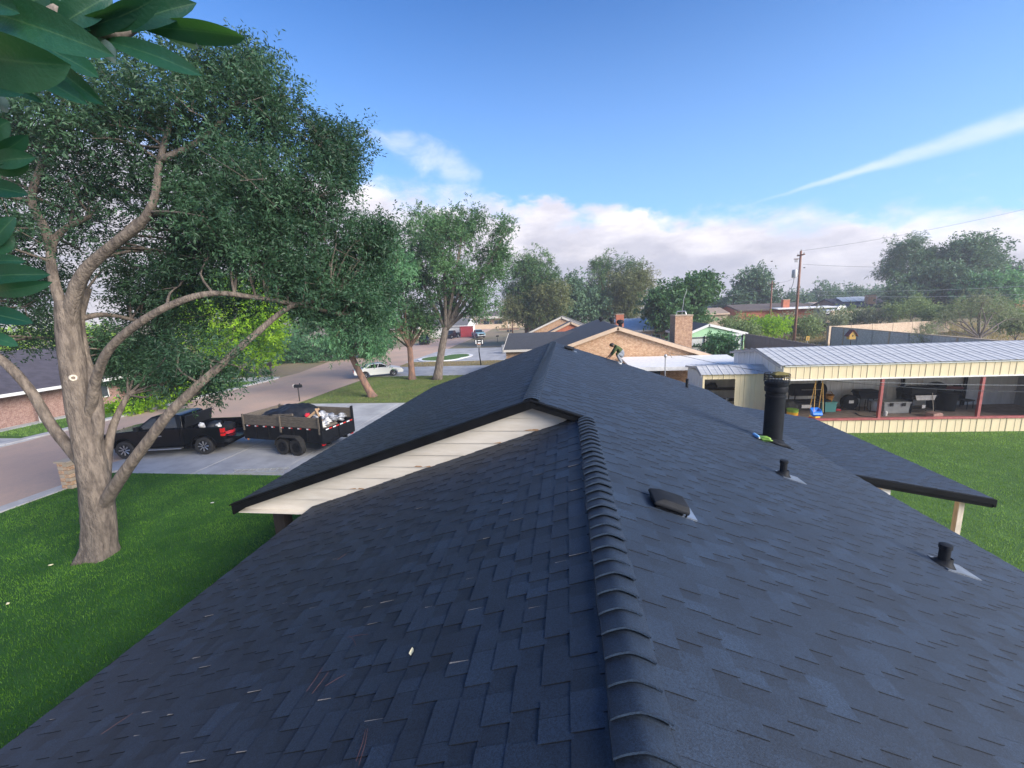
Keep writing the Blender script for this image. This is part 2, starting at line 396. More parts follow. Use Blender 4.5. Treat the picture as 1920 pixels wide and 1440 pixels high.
    def build(s, name, m, parent=None, smooth=False, bevel=0.0, off=None, seg=2):
        me = bpy.data.meshes.new(name)
        o_ = off if off is not None else (0, 0, 0)
        me.from_pydata([(v[0]-o_[0], v[1]-o_[1], v[2]-o_[2]) for v in s.v], [], s.f)
        bm = bmesh.new(); bm.from_mesh(me); bmesh.ops.recalc_face_normals(bm, faces=bm.faces); bm.to_mesh(me); bm.free()
        if smooth:
            me.polygons.foreach_set('use_smooth', [True]*len(me.polygons))
            if smooth != 'all': me.set_sharp_from_angle(angle=R(38))
        o = link(name, me, parent, m)
        if bevel:
            b = o.modifiers.new('bevel', 'BEVEL'); b.width = bevel; b.segments = seg; b.limit_method = 'ANGLE'; b.angle_limit = R(35)
        return o
def copy_tree(o, parent=None):
    c = o.copy(); col.objects.link(c); c.parent = parent
    for ch in list(o.children): copy_tree(ch, c)
    return c
def sst(a, b, x): t = np.clip((np.asarray(x, float)-a)/(b-a), 0, 1); return t*t*(3-2*t)
def terrain(x, y):
    return 3.6*sst(40, 110, y)*sst(2, 26, x) + .8*sst(110, 260, y)*sst(-10, 60, x)

# ------------------------------------------------------------------ ground
def axis_pts(lo, hi, near, far):
    p = [0.0]; s_ = near
    while p[-1] < hi: p.append(p[-1]+s_); s_ *= 1.07
    q = [0.0]; s_ = near
    while q[-1] > lo: q.append(q[-1]-s_); s_ *= 1.07
    return np.array(sorted(set(q+p)))
gx = axis_pts(-3000, 3000, 2.0, 0); gy = axis_pts(-600, 4500, 2.0, 0)
GX, GY = np.meshgrid(gx, gy); GZ = terrain(GX, GY)-.08
nx_, ny_ = len(gx), len(gy)
ii = np.arange((ny_-1)*(nx_-1)); rr, cc = ii//(nx_-1), ii % (nx_-1)
q0 = rr*nx_+cc
g = np_mesh('ground', np.stack([GX.ravel(), GY.ravel(), GZ.ravel()], 1), np.stack([q0, q0+1, q0+nx_+1, q0+nx_], 1), 'dirt', smooth=True)
tag(g, 'dry tan earth stretching out to the horizon', 'ground', kind='structure')
def sheet(name, poly, z, m, t=.06, label=None, cat=None, kind='structure', parent=None):
    b = MB(); b.prism(poly, 'z', z-t, z); o = b.build(name, m, parent)
    if parent is None: tag(o, label, cat, kind=kind)
    return o
# street running away on the left, side street joining from the far left
sheet('road', [(-30.6, -30), (-20.0, -30), (-20.0, 36), (-20.6, 60), (-22, 90), (-25, 130), (-29, 175), (-36, 175), (-33, 130), (-31.5, 90), (-32.5, 66), (-90, 74), (-90, 63), (-34, 55), (-31.2, 44), (-30.6, 30)], -.01, 'road', label='dusty pinkish grey street running away to the far houses', cat='road')
# kerbs
kb = thing('kerb', 'pale concrete kerb strip between street and front lawn', 'kerb', (-19.7, 0, 0)); kb['kind'] = 'structure'
for i in range(16):
    y0 = -9.5+i*1.5
    MB().box((-.30, y0+.012, -.06), (.32, y0+1.488, .085)).build('kerb_stone', 'kerb_concrete', kb, bevel=.02)
kb2 = thing('kerb', 'pale kerb along the far side of the street', 'kerb', (-30.9, 0, 0)); kb2['kind'] = 'structure'
for i in range(14):
    y0 = 9+i*2.2
    MB().box((-.35, y0+.012, -.06), (.25, y0+2.188, .08)).build('kerb_stone', 'kerb_concrete', kb2, bevel=.02)
# driveway of our house: slabs with open joints
dv = thing('driveway', 'grey concrete driveway slabs under the pickup and trailer', 'driveway', (0, 0, 0)); dv['kind'] = 'structure'
xs = [-20.9, -19.35, -15.6, -11.9, -8.2, -4.7]; ys = [14.25, 17.5, 20.7, 24.0, 27.35]
for i in range(len(xs)-1):
    for j in range(len(ys)-1):
        a = .018; dz = rnd.uniform(-.004, .004)
        MB().box((xs[i]+a, ys[j]+a, -.07), (xs[i+1]-a, ys[j+1]-a, .028+dz if i else .012+dz)).build('concrete_slab', 'concrete', dv, bevel=.008)
dv2 = thing('driveway', 'grey concrete drive where the white sedan is parked', 'driveway', (0, 0, 0)); dv2['kind'] = 'structure'
xs2 = [-20.9, -16.5, -12, -7.5, -3]; ys2 = [39.6, 43.2, 46.8]
for i in range(4):
    for j in range(2): MB().box((xs2[i]+.015, ys2[j]+.015, -.06), (xs2[i+1]-.015, ys2[j+1]-.015, .025+rnd.uniform(-.004, .004))).build('concrete_slab', 'concrete', dv2, bevel=.008)
dv3 = thing('driveway', 'pale concrete drive beyond the basketball hoop', 'driveway', (0, 0, 0)); dv3['kind'] = 'structure'
for (a, b_) in ((-21.2, -14.5), (-14.5, -8)):
    for (c, d) in ((51.5, 57), (57, 63), (63, 70)): MB().box((a+.02, c+.02, -.06), (b_-.02, d-.02, .025+rnd.uniform(-.004, .004))).build('concrete_slab', 'concrete', dv3, bevel=.008)
sheet('driveway', [(-38, 8), (-30.5, 8), (-30.5, 19), (-38, 19)], .022, 'concrete', label='concrete drive of the house across the street', cat='driveway')
sheet('driveway', [(-36, 38), (-31.4, 38), (-31.4, 41), (-36, 41)], .020, 'concrete', label='short concrete path beside the far kerb', cat='path')
# planted islands at the far drive: rings of white kerb with grass
for k, (px, py, rx, ry) in enumerate(((856, 668, 2.3, 3.2), (828, 672, 3.2, 3.4))):
    c = atz(px, py, .05); poly = [(c[0]+rx*math.cos(t), c[1]+ry*math.sin(t)) for t in np.linspace(0, 2*math.pi, 25)[:-1]]
    poly2 = [(c[0]+(rx-.5)*math.cos(t), c[1]+(ry-.6)*math.sin(t)) for t in np.linspace(0, 2*math.pi, 25)[:-1]]
    t_ = thing('planting_island', ('round', 'oval')[k]+' white kerbed grass island beside the far drive, '+('right', 'left')[k]+' one', 'island', (0, 0, 0)); t_['kind'] = 'structure'
    MB().prism(poly, 'z', -.05, .09+.006*k).build('kerb_ring', 'white_paint', t_); MB().prism(poly2, 'z', -.05, .115+.006*k).build('grass_bed', 'lawn_soil_light', t_)

def blades(name, xr, yr, dens, h, wd, m, label, zf=0.0, mask=None, seed=1, lean=.5, cat='grass', clump=0.0):
    q = np.random.default_rng(seed); n = int((xr[1]-xr[0])*(yr[1]-yr[0])*dens)
    x = q.uniform(*xr, n); y = q.uniform(*yr, n)
    if mask is not None: k = mask(x, y); x, y = x[k], y[k]
    if clump:
        k = (np.sin(x*1.9+1.3*np.sin(y*1.1))+np.sin(y*2.3+1.7*np.sin(x*.9))+q.normal(0, .8, len(x))) > clump; x, y = x[k], y[k]
    n = len(x); z = zf(x, y) if callable(zf) else np.full(n, zf)
    hh = h*q.uniform(.55, 1.25, n); a = q.uniform(0, 2*np.pi, n); b = q.uniform(0, 2*np.pi, n); ln = lean*hh*q.uniform(.2, 1.2, n)
    w2 = wd*q.uniform(.6, 1.3, n)/2
    B0 = np.stack([x-np.cos(a)*w2, y-np.sin(a)*w2, z-.01], 1); B1 = np.stack([x+np.cos(a)*w2, y+np.sin(a)*w2, z-.01], 1)
    Tp = np.stack([x+np.cos(b)*ln, y+np.sin(b)*ln, z+hh], 1)
    V = np.stack([B0, B1, Tp], 1).reshape(-1, 3); Fc = np.arange(3*n).reshape(-1, 3)
    def field(cell, sd):
        g_ = np.random.default_rng(sd).random((400, 400)); u, v = (x-xr[0])/cell % 398, (y-yr[0])/cell % 398; i, j = u.astype(int), v.astype(int); fu, fv = u-i, v-j
        fu, fv = fu*fu*(3-2*fu), fv*fv*(3-2*fv)
        return (g_[i, j]*(1-fu)+g_[i+1, j]*fu)*(1-fv)+(g_[i, j+1]*(1-fu)+g_[i+1, j+1]*fu)*fv
    pat = .45*field(.28, seed)+.35*field(1.1, seed+1)+.35*field(3.5, seed+2)
    Tp[:, 2] += (field(.28, seed)-.5)*h*.7
    sh = np.clip(q.normal(.30, .22, n)+1.3*(pat-.55), 0, 1)
    o = np_mesh(name, V, Fc, m, shade=sh); return tag(o, label, cat, kind='stuff')
sheet('lawn', [(-19.36, -12), (-3.6, -12), (-3.6, 14.22), (-19.36, 14.22)], .05, 'lawn_soil', .1, 'front lawn soil under the mown dark green grass', 'lawn')
sheet('lawn', [(5.0, -6), (40, -6), (40, 21.2), (9.6, 19.9), (5.0, 19.7)], .04, 'lawn_soil_light', .1, 'back lawn soil in front of the cream metal shed', 'lawn')
blades('grass', (-19.34, -3.7), (.5, 14.2), 950, .055, .014, 'blade_dark', 'dark green mown grass of the front lawn around the big tree', .05, seed=3)
blades('grass', (5.6, 27), (3, 20.5), 560, .055, .017, 'blade_light', 'lighter green mown grass of the back lawn before the shed', .04, seed=4, mask=lambda x, y: y < 19.85+.042*(x-9.75))
sheet('lawn', [(-19.9, 27.38), (-4, 27.38), (-4, 39.55), (-20.1, 39.55), (-20.1, 33)], .04, 'rough_soil', .1, 'patchy olive lawn soil next door around three trees', 'lawn')
blades('grass', (-19.8, -6), (27.5, 39.5), 260, .07, .03, 'blade_rough', 'patchy olive and yellow grass of the lawn next door', .04, seed=5)
sheet('verge', [(-20.4, 46.85), (-4, 46.85), (-4, 51.4), (-20.6, 51.4)], .03, 'dirt', .1, 'bare brown earth strip between the two far drives', 'verge')
blades('grass', (-20.2, -8), (47, 51.3), 60, .09, .05, 'blade_dry', 'sparse dry grass on the brown strip by the basketball hoop', .03, seed=6)
sheet('lawn', [(-36, 19.2), (-31.3, 19.2), (-31.3, 37.8), (-36, 37.8)], .05, 'lawn_soil_light', .1, 'small green lawn before the house across the street', 'lawn')
blades('grass', (-36, -31.4), (19.3, 37.7), 220, .09, .03, 'blade_light', 'bright grass at the house across the street', .05, seed=8)
sheet('lawn', [(-7.9, 52), (-4.5, 52), (-4.5, 62), (-7.9, 62)], .04, 'lawn_soil_light', .1, 'small bright lawn patch by the far garage', 'lawn')
blades('grass', (11, 62), (29, 74), 26, .34, .07, 'blade_dry', 'tall dry yellow grass on the vacant lot', lambda x, y: terrain(x, y)-.08, mask=lambda x, y: ~((x < 14) & (y < 50)), seed=9, clump=-.6)

# ------------------------------------------------------------------ our house
SL = .345
XR, ZR = .26, 4.6            # near ridge
XF, ZF = -.554, 4.6+SL*.814    # far, higher ridge
XE = 5.493; ZE = ZR-SL*(XE-XR)          # right eave
XL = -4.41; ZL = ZR-SL*(XR-XL)          # near left eave
XG = -5.76; ZG = ZF-SL*(XF-XG)          # far left eave
Y0, YG, YE = -5.0, 5.98, 16.9
XP, ZP, YP0, YP1 = 7.92, 2.351, 8.336, 14.09   # patio roof
SP = (ZE-ZP)/(XP-XE)
house = thing('house', 'newly shingled dark grey house whose roof fills the foreground', 'house', (0, 5, 0))
HO = (0, 5, 0)
rf = MB(); t = .10
rf.slab([(XR, Y0, ZR-.012), (XR, YG+.02, ZR-.012), (XE, YG+.02, ZE-.012), (XE, Y0, ZE-.012)][::-1], t)
rf.slab([(XF, YG+.022, ZF-.012), (XF, YE, ZF-.012), (XE, YE, ZE-.012), (XE, YG+.022, ZE-.012)][::-1], t)
rf.slab([(XL, Y0, ZL-.012), (XL, YG+.9, ZL-.012), (XR-.002, YG+.9, ZR-.013), (XR-.002, Y0, ZR-.013)][::-1], t)
rf.slab([(XG, YG, ZG-.012), (XG, YE, ZG-.012), (XF-.002, YE, ZF-.013), (XF-.002, YG, ZF-.013)][::-1], t)
rf.slab([(XE+.002, YP0, ZE-.014), (XE+.002, YP1, ZE-.014), (XP, YP1, ZP-.012), (XP, YP0, ZP-.012)][::-1], .08)
roof = rf.build('roof', 'black_trim', house, off=HO); roof['label'] = 'dark blue grey architectural shingle roof'
# shingle courses -------------------------------------------------
EXPO = .143
tabs = []     # (4 top corners, thickness, shade)
def courses(x_top, z_top, x_bot, z_bot, ya, yb, seed, skip=None, first=0.0):
    q = random.Random(seed); L = math.hypot(x_bot-x_top, z_bot-z_top); ux, uz = (x_bot-x_top)/L, (z_bot-z_top)/L
    nx, nz = (-uz, ux) if ux > 0 else (uz, -ux)
    n = int(math.ceil((L-first)/EXPO)); e = (L-first)/n; sgn = 1 if ux > 0 else -1
    for i in range(n):
        u0, u1 = first+i*e-.012, first+(i+1)*e + (.012 if i == n-1 else 0)
        y = ya - q.uniform(0, .2); hi = q.random() < .5; rowshade = q.uniform(.94, 1.06)
        while y < yb:
            wd = q.choice((.085, .105, .13, .155, .18, .21)) if hi else q.choice((.075, .09, .115, .14))
            a, b = max(y, ya), min(y+wd, yb)
            if b-a > .02:
                rz_ = .0045 if hi else 0.0
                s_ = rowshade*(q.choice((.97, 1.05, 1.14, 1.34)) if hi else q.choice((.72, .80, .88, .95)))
                g_ = .0010
                def pt(u, yy, h): return (x_top+ux*u+nx*h, yy, z_top+uz*u+nz*h)
                tp = [pt(u0, a+g_, rz_), pt(u0, b-g_, rz_), pt(u1, b-g_, .0048+rz_), pt(u1, a+g_, .0048+rz_)]
                bt = [pt(u0, a+g_, -.003), pt(u0, b-g_, -.003), pt(u1, b-g_, -.003), pt(u1, a+g_, -.003)]
                if skip is None or not skip((a+b)/2, x_top+ux*u1): tabs.append((tp, bt, s_, sgn))
            y += wd; hi = not hi if q.random() < .86 else hi
courses(XR, ZR, XE, ZE, Y0, YG, 1)
courses(XF, ZF, XE, ZE, YG, YE, 2)
courses(XR, ZR, XL, ZL, Y0, YG+.3, 3)
courses(XF, ZF, XG, ZG, YG, YE, 4)
courses(XE+.01, ZE+.002, XP, ZP, YP0, YP1, 5)
TP = np.array([t_[0] for t_ in tabs]); BT = np.array([t_[1] for t_ in tabs]); SH = np.array([t_[2] for t_ in tabs])
cen = TP.mean(1); dd = np.linalg.norm(cen-CAM, axis=1); pu, pv, pw = proj(cen)
vis = (pw > .1) & (pu > 0) & (pu < 1920) & (pv > 0) & (pv < 1440)
order = np.argsort(np.where(vis, dd, 1e6))[:300]
single = np.zeros(len(tabs), bool); single[order] = True
V8 = np.concatenate([TP, BT], 1)            # eight corners per tab
def tabmesh(idx):
    V = V8[idx].reshape(-1, 3); k = len(idx); base = (np.arange(k)*8)[:, None, None]
    quads = (np.array([(0, 1, 2, 3), (3, 2, 6, 7), (0, 3, 7, 4), (1, 5, 6, 2)])[None]+base).reshape(-1, 4)
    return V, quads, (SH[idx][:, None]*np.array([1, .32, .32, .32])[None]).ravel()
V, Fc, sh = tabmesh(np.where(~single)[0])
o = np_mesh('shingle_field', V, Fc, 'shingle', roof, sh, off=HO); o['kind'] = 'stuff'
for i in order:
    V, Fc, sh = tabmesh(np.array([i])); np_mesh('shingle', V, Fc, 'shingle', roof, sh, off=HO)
# ridge caps: bent thick shingles lapping towards the camera
def cap_mesh(half, lift, thick, rnd_r):
    n = 12; xs_ = [half*math.sin(math.pi/2*(-1+2*i/n))*.25+half*(-1+2*i/n)*.75 for i in range(n+1)]
    def zz(x, k): return -SL*(math.sqrt(x*x+(rnd_r*k)**2)-rnd_r*k)*(.96+.05*k)
    V = [(x, 0.0, zz(x, 1)+lift-.25*lift*(abs(x)/half)**4) for x in xs_] + [(x, .25, zz(x, .9)+.004) for x in xs_]
    V += [(x, .002, zz(x, 1)+lift-.25*lift*(abs(x)/half)**4-thick) for x in xs_] + [(x, .10, zz(x, 1)-.004) for x in xs_]
    m = n+1
    f = [(i, i+1, m+i+1, m+i) for i in range(n)] + [(2*m+i, 2*m+i+1, i+1, i) for i in range(n)] + [(3*m+i, 3*m+i+1, 2*m+i+1, 2*m+i) for i in range(n)]
    f += [(0, m, 3*m, 2*m), (n, 2*m+n, 3*m+n, m+n)]
    me = bpy.data.meshes.new('ridge_cap'); me.from_pydata(V, [], f); me.materials.append(MATS['shingle'])
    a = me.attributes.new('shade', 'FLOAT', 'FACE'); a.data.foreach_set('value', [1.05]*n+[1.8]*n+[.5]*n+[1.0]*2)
    me.polygons.foreach_set('use_smooth', [i < n for i in range(len(f))]); me.set_sharp_from_angle(angle=R(50))
    return me
capn = [cap_mesh(.113+.003*k, .050+.003*k, .014, .022) for k in range(3)]; capf = [cap_mesh(.125, .030, .012, .04)]
y = Y0+.1; k = 0
while y < YG-.06:
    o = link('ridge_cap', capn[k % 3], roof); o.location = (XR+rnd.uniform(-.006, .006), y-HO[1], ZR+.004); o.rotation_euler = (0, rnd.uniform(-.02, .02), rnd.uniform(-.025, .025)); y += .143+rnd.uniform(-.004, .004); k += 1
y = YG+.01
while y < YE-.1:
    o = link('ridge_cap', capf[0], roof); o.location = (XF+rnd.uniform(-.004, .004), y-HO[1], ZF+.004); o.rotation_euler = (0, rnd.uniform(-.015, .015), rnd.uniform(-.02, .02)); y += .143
# ridge-end starter plate beside the cap rows and scuffs left by the roofers
sb = MB()
qs = random.Random(21)
cand = [i for i in np.where(vis & (cen[:, 0] < XR-.15) & (cen[:, 1] < 4.5) & (cen[:, 1] > .8))[0] if qs.random() < .055]
for i in cand:
    p0, p3 = TP[i][0], TP[i][3]; w_ = p3-p0; a_ = qs.uniform(0, .35); b_ = qs.uniform(.55, 1.0); up = np.array([0, 0, .0015])
    inw = (TP[i][1]-p0); inw = inw/np.linalg.norm(inw)*qs.uniform(.003, .010)
    sb.add([p0+w_*a_+up, p0+w_*b_+up, p0+w_*b_+up+inw*1.3, p0+w_*a_+up+inw*.4], [(0, 1, 2, 3)])
o = sb.build('scuff_marks', 'scuff', roof, off=HO); o['kind'] = 'stuff'; o['label'] = 'pale scuff streaks along shingle edges'
# fascias, rakes, gable boards ------------------------------------
def beam(p, q, wd, ht, m, name, bevel=.004, parent=None, drop=0.0):
    """A board from p to q: wd thick across, ht deep, top edge on the line."""
    p, q = Vector(p), Vector(q); d = (q-p).normalized(); side = d.cross(Vector((0, 0, 1))).normalized(); up = side.cross(d)
    b = MB(); vs = []
    for e in (p, q):
        for (sa, ua) in ((-.5, -1), (.5, -1), (.5, 0), (-.5, 0)): vs.append(e+side*wd*sa+up*ht*ua)
    b.add(vs, [(3, 2, 1, 0), (4, 5, 6, 7), (0, 1, 5, 4), (1, 2, 6, 5), (2, 3, 7, 6), (3, 0, 4, 7)])
    return b.build(name, m, parent or house, bevel=bevel, off=HO if parent is None else None)
zo = -.02
beam((XG-.04, YG-.035, ZG+zo), (XF, YG-.035, ZF+zo), .04, .112, 'black_trim', 'rake_board')
beam((XF, YG-.037, ZF+zo), (XR+.03, YG-.037, ZR+zo), .04, .095, 'black_trim', 'rake_board')
beam((XG-.07, YG-.02, ZG+.004), (XF, YG-.02, ZF+.004), .11, .022, 'black_trim', 'drip_edge')
beam((XF, YG-.022, ZF+.006), (XR+.02, YG-.022, ZR+.006), .11, .022, 'black_trim', 'drip_edge')
beam((XG-.03, YG-.05, ZG-.015), (XG-.03, YE, ZG-.015), .035, .17, 'black_trim', 'fascia_board')
beam((XL-.025, Y0, ZL-.015), (XL-.025, YG+.5, ZL-.015), .035, .15, 'black_trim', 'fascia_board')
beam((XE+.025, Y0, ZE-.02), (XE+.025, YP0-.03, ZE-.02), .035, .15, 'black_trim', 'fascia_board')
beam((XE+.025, YP1+.03, ZE-.02), (XE+.025, YE, ZE-.02), .035, .15, 'black_trim', 'fascia_board')
beam((XE+.05, YP0-.022, ZE-.012), (XP+.03, YP0-.022, ZP-.008), .04, .105, 'black_trim', 'rake_board')
beam((XE+.06, YP0+.012, ZE-.115), (XP+.02, YP0+.012, ZP-.112), .05, .07, 'black_trim', 'rake_board')
beam((XP+.02, YP0-.04, ZP-.01), (XP+.02, YP1, ZP-.01), .04, .15, 'black_trim', 'fascia_board')
beam((XF, YE+.02, ZF+zo), (XE, YE+.02, ZE+zo), .04, .16, 'black_trim', 'rake_board')
beam((XG, YE+.02, ZG+zo), (XF, YE+.02, ZF+zo), .04, .16, 'black_trim', 'rake_board')
# lap boards of the little gable wall: each clipped between the two roof slopes
YW = YG+.16; bh = .205; zb = ZG-.17
k = 0
while zb < ZF-.2:
    z0, z1 = zb, min(zb+bh-.006, ZF-.16)
    def xl(z): return XF-(ZF-.10-z)/SL          # under the upper slope
    def xr(z): return min(max(XR-(ZR-z)/SL+.12, XL+.35), XF+(ZF-.13-z)/SL)   # just behind the lower slope
    a0, a1 = max(xl(z0), XG+.02), max(xl(z1), XG+.02)
    b = MB(); jx = rnd.uniform(-.003, .003)
    pts = [(a0, z0), (max(xr(z0), a0+.02), z0), (max(xr(z1), a1+.01), z1), (a1, z1)]
    b.add([(p[0], YW-.020 if i < 2 else YW-.006, p[1]) for i, p in enumerate(pts)]+[(p[0], YW+.03, p[1]) for p in pts], [(0, 1, 2, 3), (7, 6, 5, 4), (0, 4, 5, 1), (1, 5, 6, 2), (2, 6, 7, 3), (3, 7, 4, 0)])
    b.build('siding_board', 'cream_board', house, off=HO)
    if k in (2, 4, 6, 7):     # peeling, rot-stained patch at the foot of some boards
        xs_ = xr(z0)-.15; st = MB()
        for q_ in range(rnd.choice((1, 2, 2))):
            ax = xs_-.16*q_*rnd.uniform(.5, 1.1); st.add([(ax-.09, YW-.0215, z0+.003), (ax+.06, YW-.0215, z0+.003), (ax+.03, YW-.021, z0+rnd.uniform(.012, .035)), (ax-.05, YW-.021, z0+rnd.uniform(.01, .03))], [(0, 1, 2, 3)])
        st.build('rot_patch', 'rot_stain', house, off=HO)
    zb += bh; k += 1
MB().box((XG+.01, YG+.02, ZG-.185), (XL+.5, YW+.03, ZG-.172)).build('soffit_board', 'cream_board', house, off=HO)
# porch posts and walls
MB().box((-5.36, 6.3, .05), (-5.14, 6.52, ZG-.19)).build('porch_post', 'dark_wood', house, off=HO, bevel=.01)
MB().box((-5.36, 11.6, .05), (-5.14, 11.8, ZG-.12)).build('porch_post', 'dark_wood', house, off=HO, bevel=.01)
wl = MB(); wl.box((-3.75, Y0+.4, -.05), (5.05, YG+.2, ZL-.18)); wl.box((-4.4, YG+.2, -.05), (5.05, YE-.3, 2.55)); wl.build('wall', 'brick_tan', house, off=HO)
for (px_, py_) in ((7.50, 8.48), (7.50, 13.85)):
    MB().box((px_, py_, .03), (px_+.10, py_+.10, 2.24)).build('patio_post', 'pale_wood', house, off=HO, bevel=.006)
for yy in (8.55, 10.4, 12.3, 13.95):
    beam((XE-.2, yy, ZE-.06-.02), (XP-.10, yy, ZP-.12+.012), .05, .10, 'white_paint', 'patio_rafter')
MB().box((7.42, 8.40, 2.245), (7.64, 14.0, 2.33)).build('patio_beam', 'white_paint', house, off=HO)
MB().box((6.06, 8.40, 2.36), (6.22, 8.7, 2.53)).build('rafter_end', 'white_paint', house, off=HO)
# roof vents -------------------------------------------------------
def zr(x): return ZR-SL*(x-XR)
tilt = Matrix.Rotation(math.atan(SL), 3, 'Y')
def flash(name, x, y, r, skirt, m='lead_flashing'):
    z = zr(x)
    b = MB(); n = 24
    vs = []
    ring = [(r*1.02, .10), (r*1.25, .06), (r*1.9, .022), (skirt*.9, .013)]
    for (q, h) in ring:
        for i in range(n): a = 2*math.pi*i/n; vs.append(Vector((x, y, z))+tilt @ Vector((q*math.cos(a), q*math.sin(a), h)))
    b.add(vs, [(i*n+j, i*n+(j+1) % n, (i+1)*n+(j+1) % n, (i+1)*n+j) for i in range(3) for j in range(n)])
    return b.build(name, m, roof, smooth='all', off=HO)
def plate(name, x, y, sx, sy, m, dx=0, dy=0, h=.016, parent=None):
    b = MB(); q = Vector((x, y, zr(x)))
    pts = [(dx-sx/2, dy-sy/2), (dx+sx/2, dy-sy/2), (dx+sx/2, dy+sy/2), (dx-sx/2, dy+sy/2)]
    vs = [q+tilt @ Vector((a, c, h)) for a, c in pts]+[q+tilt @ Vector((a, c, .001)) for a, c in pts]
    b.add(vs, [(0, 1, 2, 3), (0, 4, 5, 1), (1, 5, 6, 2), (2, 6, 7, 3), (3, 7, 4, 0)])
    return b.build(name, m, parent or roof, off=HO)
fx, fy = 4.39, 9.22; fz = zr(fx)
fl = MB().cyl((fx, fy, fz-.15), (fx, fy, fz+1.32), .185, 28).build('flue_pipe', 'black_pipe', roof, smooth=True, off=HO)
b = MB(); b.lathe([(.186, 0), (.196, .012), (.196, .05), (.186, .062)], 28, None, (fx, fy, fz+.98)); b.build('pipe_collar', 'black_pipe', fl, True, off=HO)
b = MB(); b.lathe([(.186, 0), (.215, .02), (.22, .10), (.205, .13), (.225, .16), (.225, .21), (.18, .235)], 28, None, (fx, fy, fz+1.10)); b.build('pipe_cap', 'black_pipe', fl, True, off=HO)
b = MB(); zt = fz+1.32
for i in range(26):
    a = 2*math.pi*i/26; b.cyl((fx+0.235*math.cos(a), fy+0.235*math.sin(a), zt+.005), (fx+0.235*math.cos(a), fy+0.235*math.sin(a), zt+.17), .005, 5)
for h in (.01, .06, .115, .17): b.tube([(fx+0.235*math.cos(a), fy+0.235*math.sin(a), zt+h) for a in np.linspace(0, 2*math.pi, 27)], .006, 5, False)
b.build('spark_screen', 'black_plastic', fl, off=HO)
b = MB(); b.blob((fx+.03, fy-.02, zt+.15), .17, 2, .18, 4, (1, 1, .35)); b.build('nest_debris', 'blade_dry', fl, off=HO)
flash('flue_boot', fx, fy, .185, .33, 'black_pipe'); plate('flue_flashing', fx, fy, .62, .55, 'black_trim', .02)
for k, (x, y, lab) in enumerate(((3.204, 6.335, 'short black vent pipe nearer the flue'), (3.98, 4.57, 'short black vent pipe near the lower eave'))):
    z = zr(x); p = MB(); p.cyl((x, y, z-.1), (x, y, z+.22), .048, 18); p.lathe([(.049, 0), (.056, .008), (.056, .05), (.046, .055)], 18, None, (x, y, z+.19))
    o = p.build('vent_pipe', 'black_plastic', roof, True, off=HO); o['label'] = lab
    flash('pipe_boot', x, y, .05, .12, 'black_plastic'); plate('pipe_flashing', x, y, .34, .26, 'lead_flashing', .11)
x, y = 2.0, 16.6; p = MB().cyl((4.25, 15.2, zr(4.25)-.05), (4.25, 15.2, zr(4.25)+.32), .05, 12); o = p.build('vent_pipe', 'black_plastic', roof, True, off=HO); o['label'] = 'small black vent pipe at the far end of the roof'
# low-profile box vent
def boxvent(x, y, s, lab):
    plate('vent_flashing', x, y, .30*s, .30*s, 'lead_flashing', .17*s, h=.020)
    b = MB(); q = Vector((x, y, zr(x)))
    lo = [(-.17, -.17), (.17, -.17), (.17, .17), (-.17, .17)]; mid = [(-.185, -.18), (.21, -.18), (.21, .18), (-.185, .18)]; hi = [(-.09, -.13), (.195, -.14), (.195, .14), (-.09, .13)]
    rings = [(mid, .05), (mid, .085), (hi, .135)]
    vs = [q+tilt @ Vector((a*s, c*s, h*s)) for pts, h in rings for a, c in pts]
    b.add(vs, [(3, 2, 1, 0)]+[(i*4+j, i*4+(j+1) % 4, (i+1)*4+(j+1) % 4, (i+1)*4+j) for i in range(2) for j in range(4)]+[(8, 9, 10, 11)])
    o = b.build('box_vent', 'black_plastic', roof, True, .012*s, off=HO); o['label'] = lab
    b = MB(); vs = [q+tilt @ Vector((a*s*.9, c*s*.9, h)) for h in (.01, .06*s) for a, c in lo]
    b.add(vs, [(i, (i+1) % 4, 4+(i+1) % 4, 4+i) for i in range(4)]+[(4, 5, 6, 7)]); b.build('vent_throat', 'black_trim', o, off=HO)
    for c in (-.15, .15):
        b = MB(); m_ = q+tilt @ Vector((.19*s, c*s, .012)); n_ = q+tilt @ Vector((.195*s, c*s, .06*s)); b.cyl(m_, n_, .011*s, 6); b.build('vent_leg', 'black_plastic', o, off=HO)
boxvent(.86, 3.62, .80, 'low black box vent right of the ridge caps'); boxvent(.05, 15.5, 1.0, 'distant low box vent near the far ridge end')

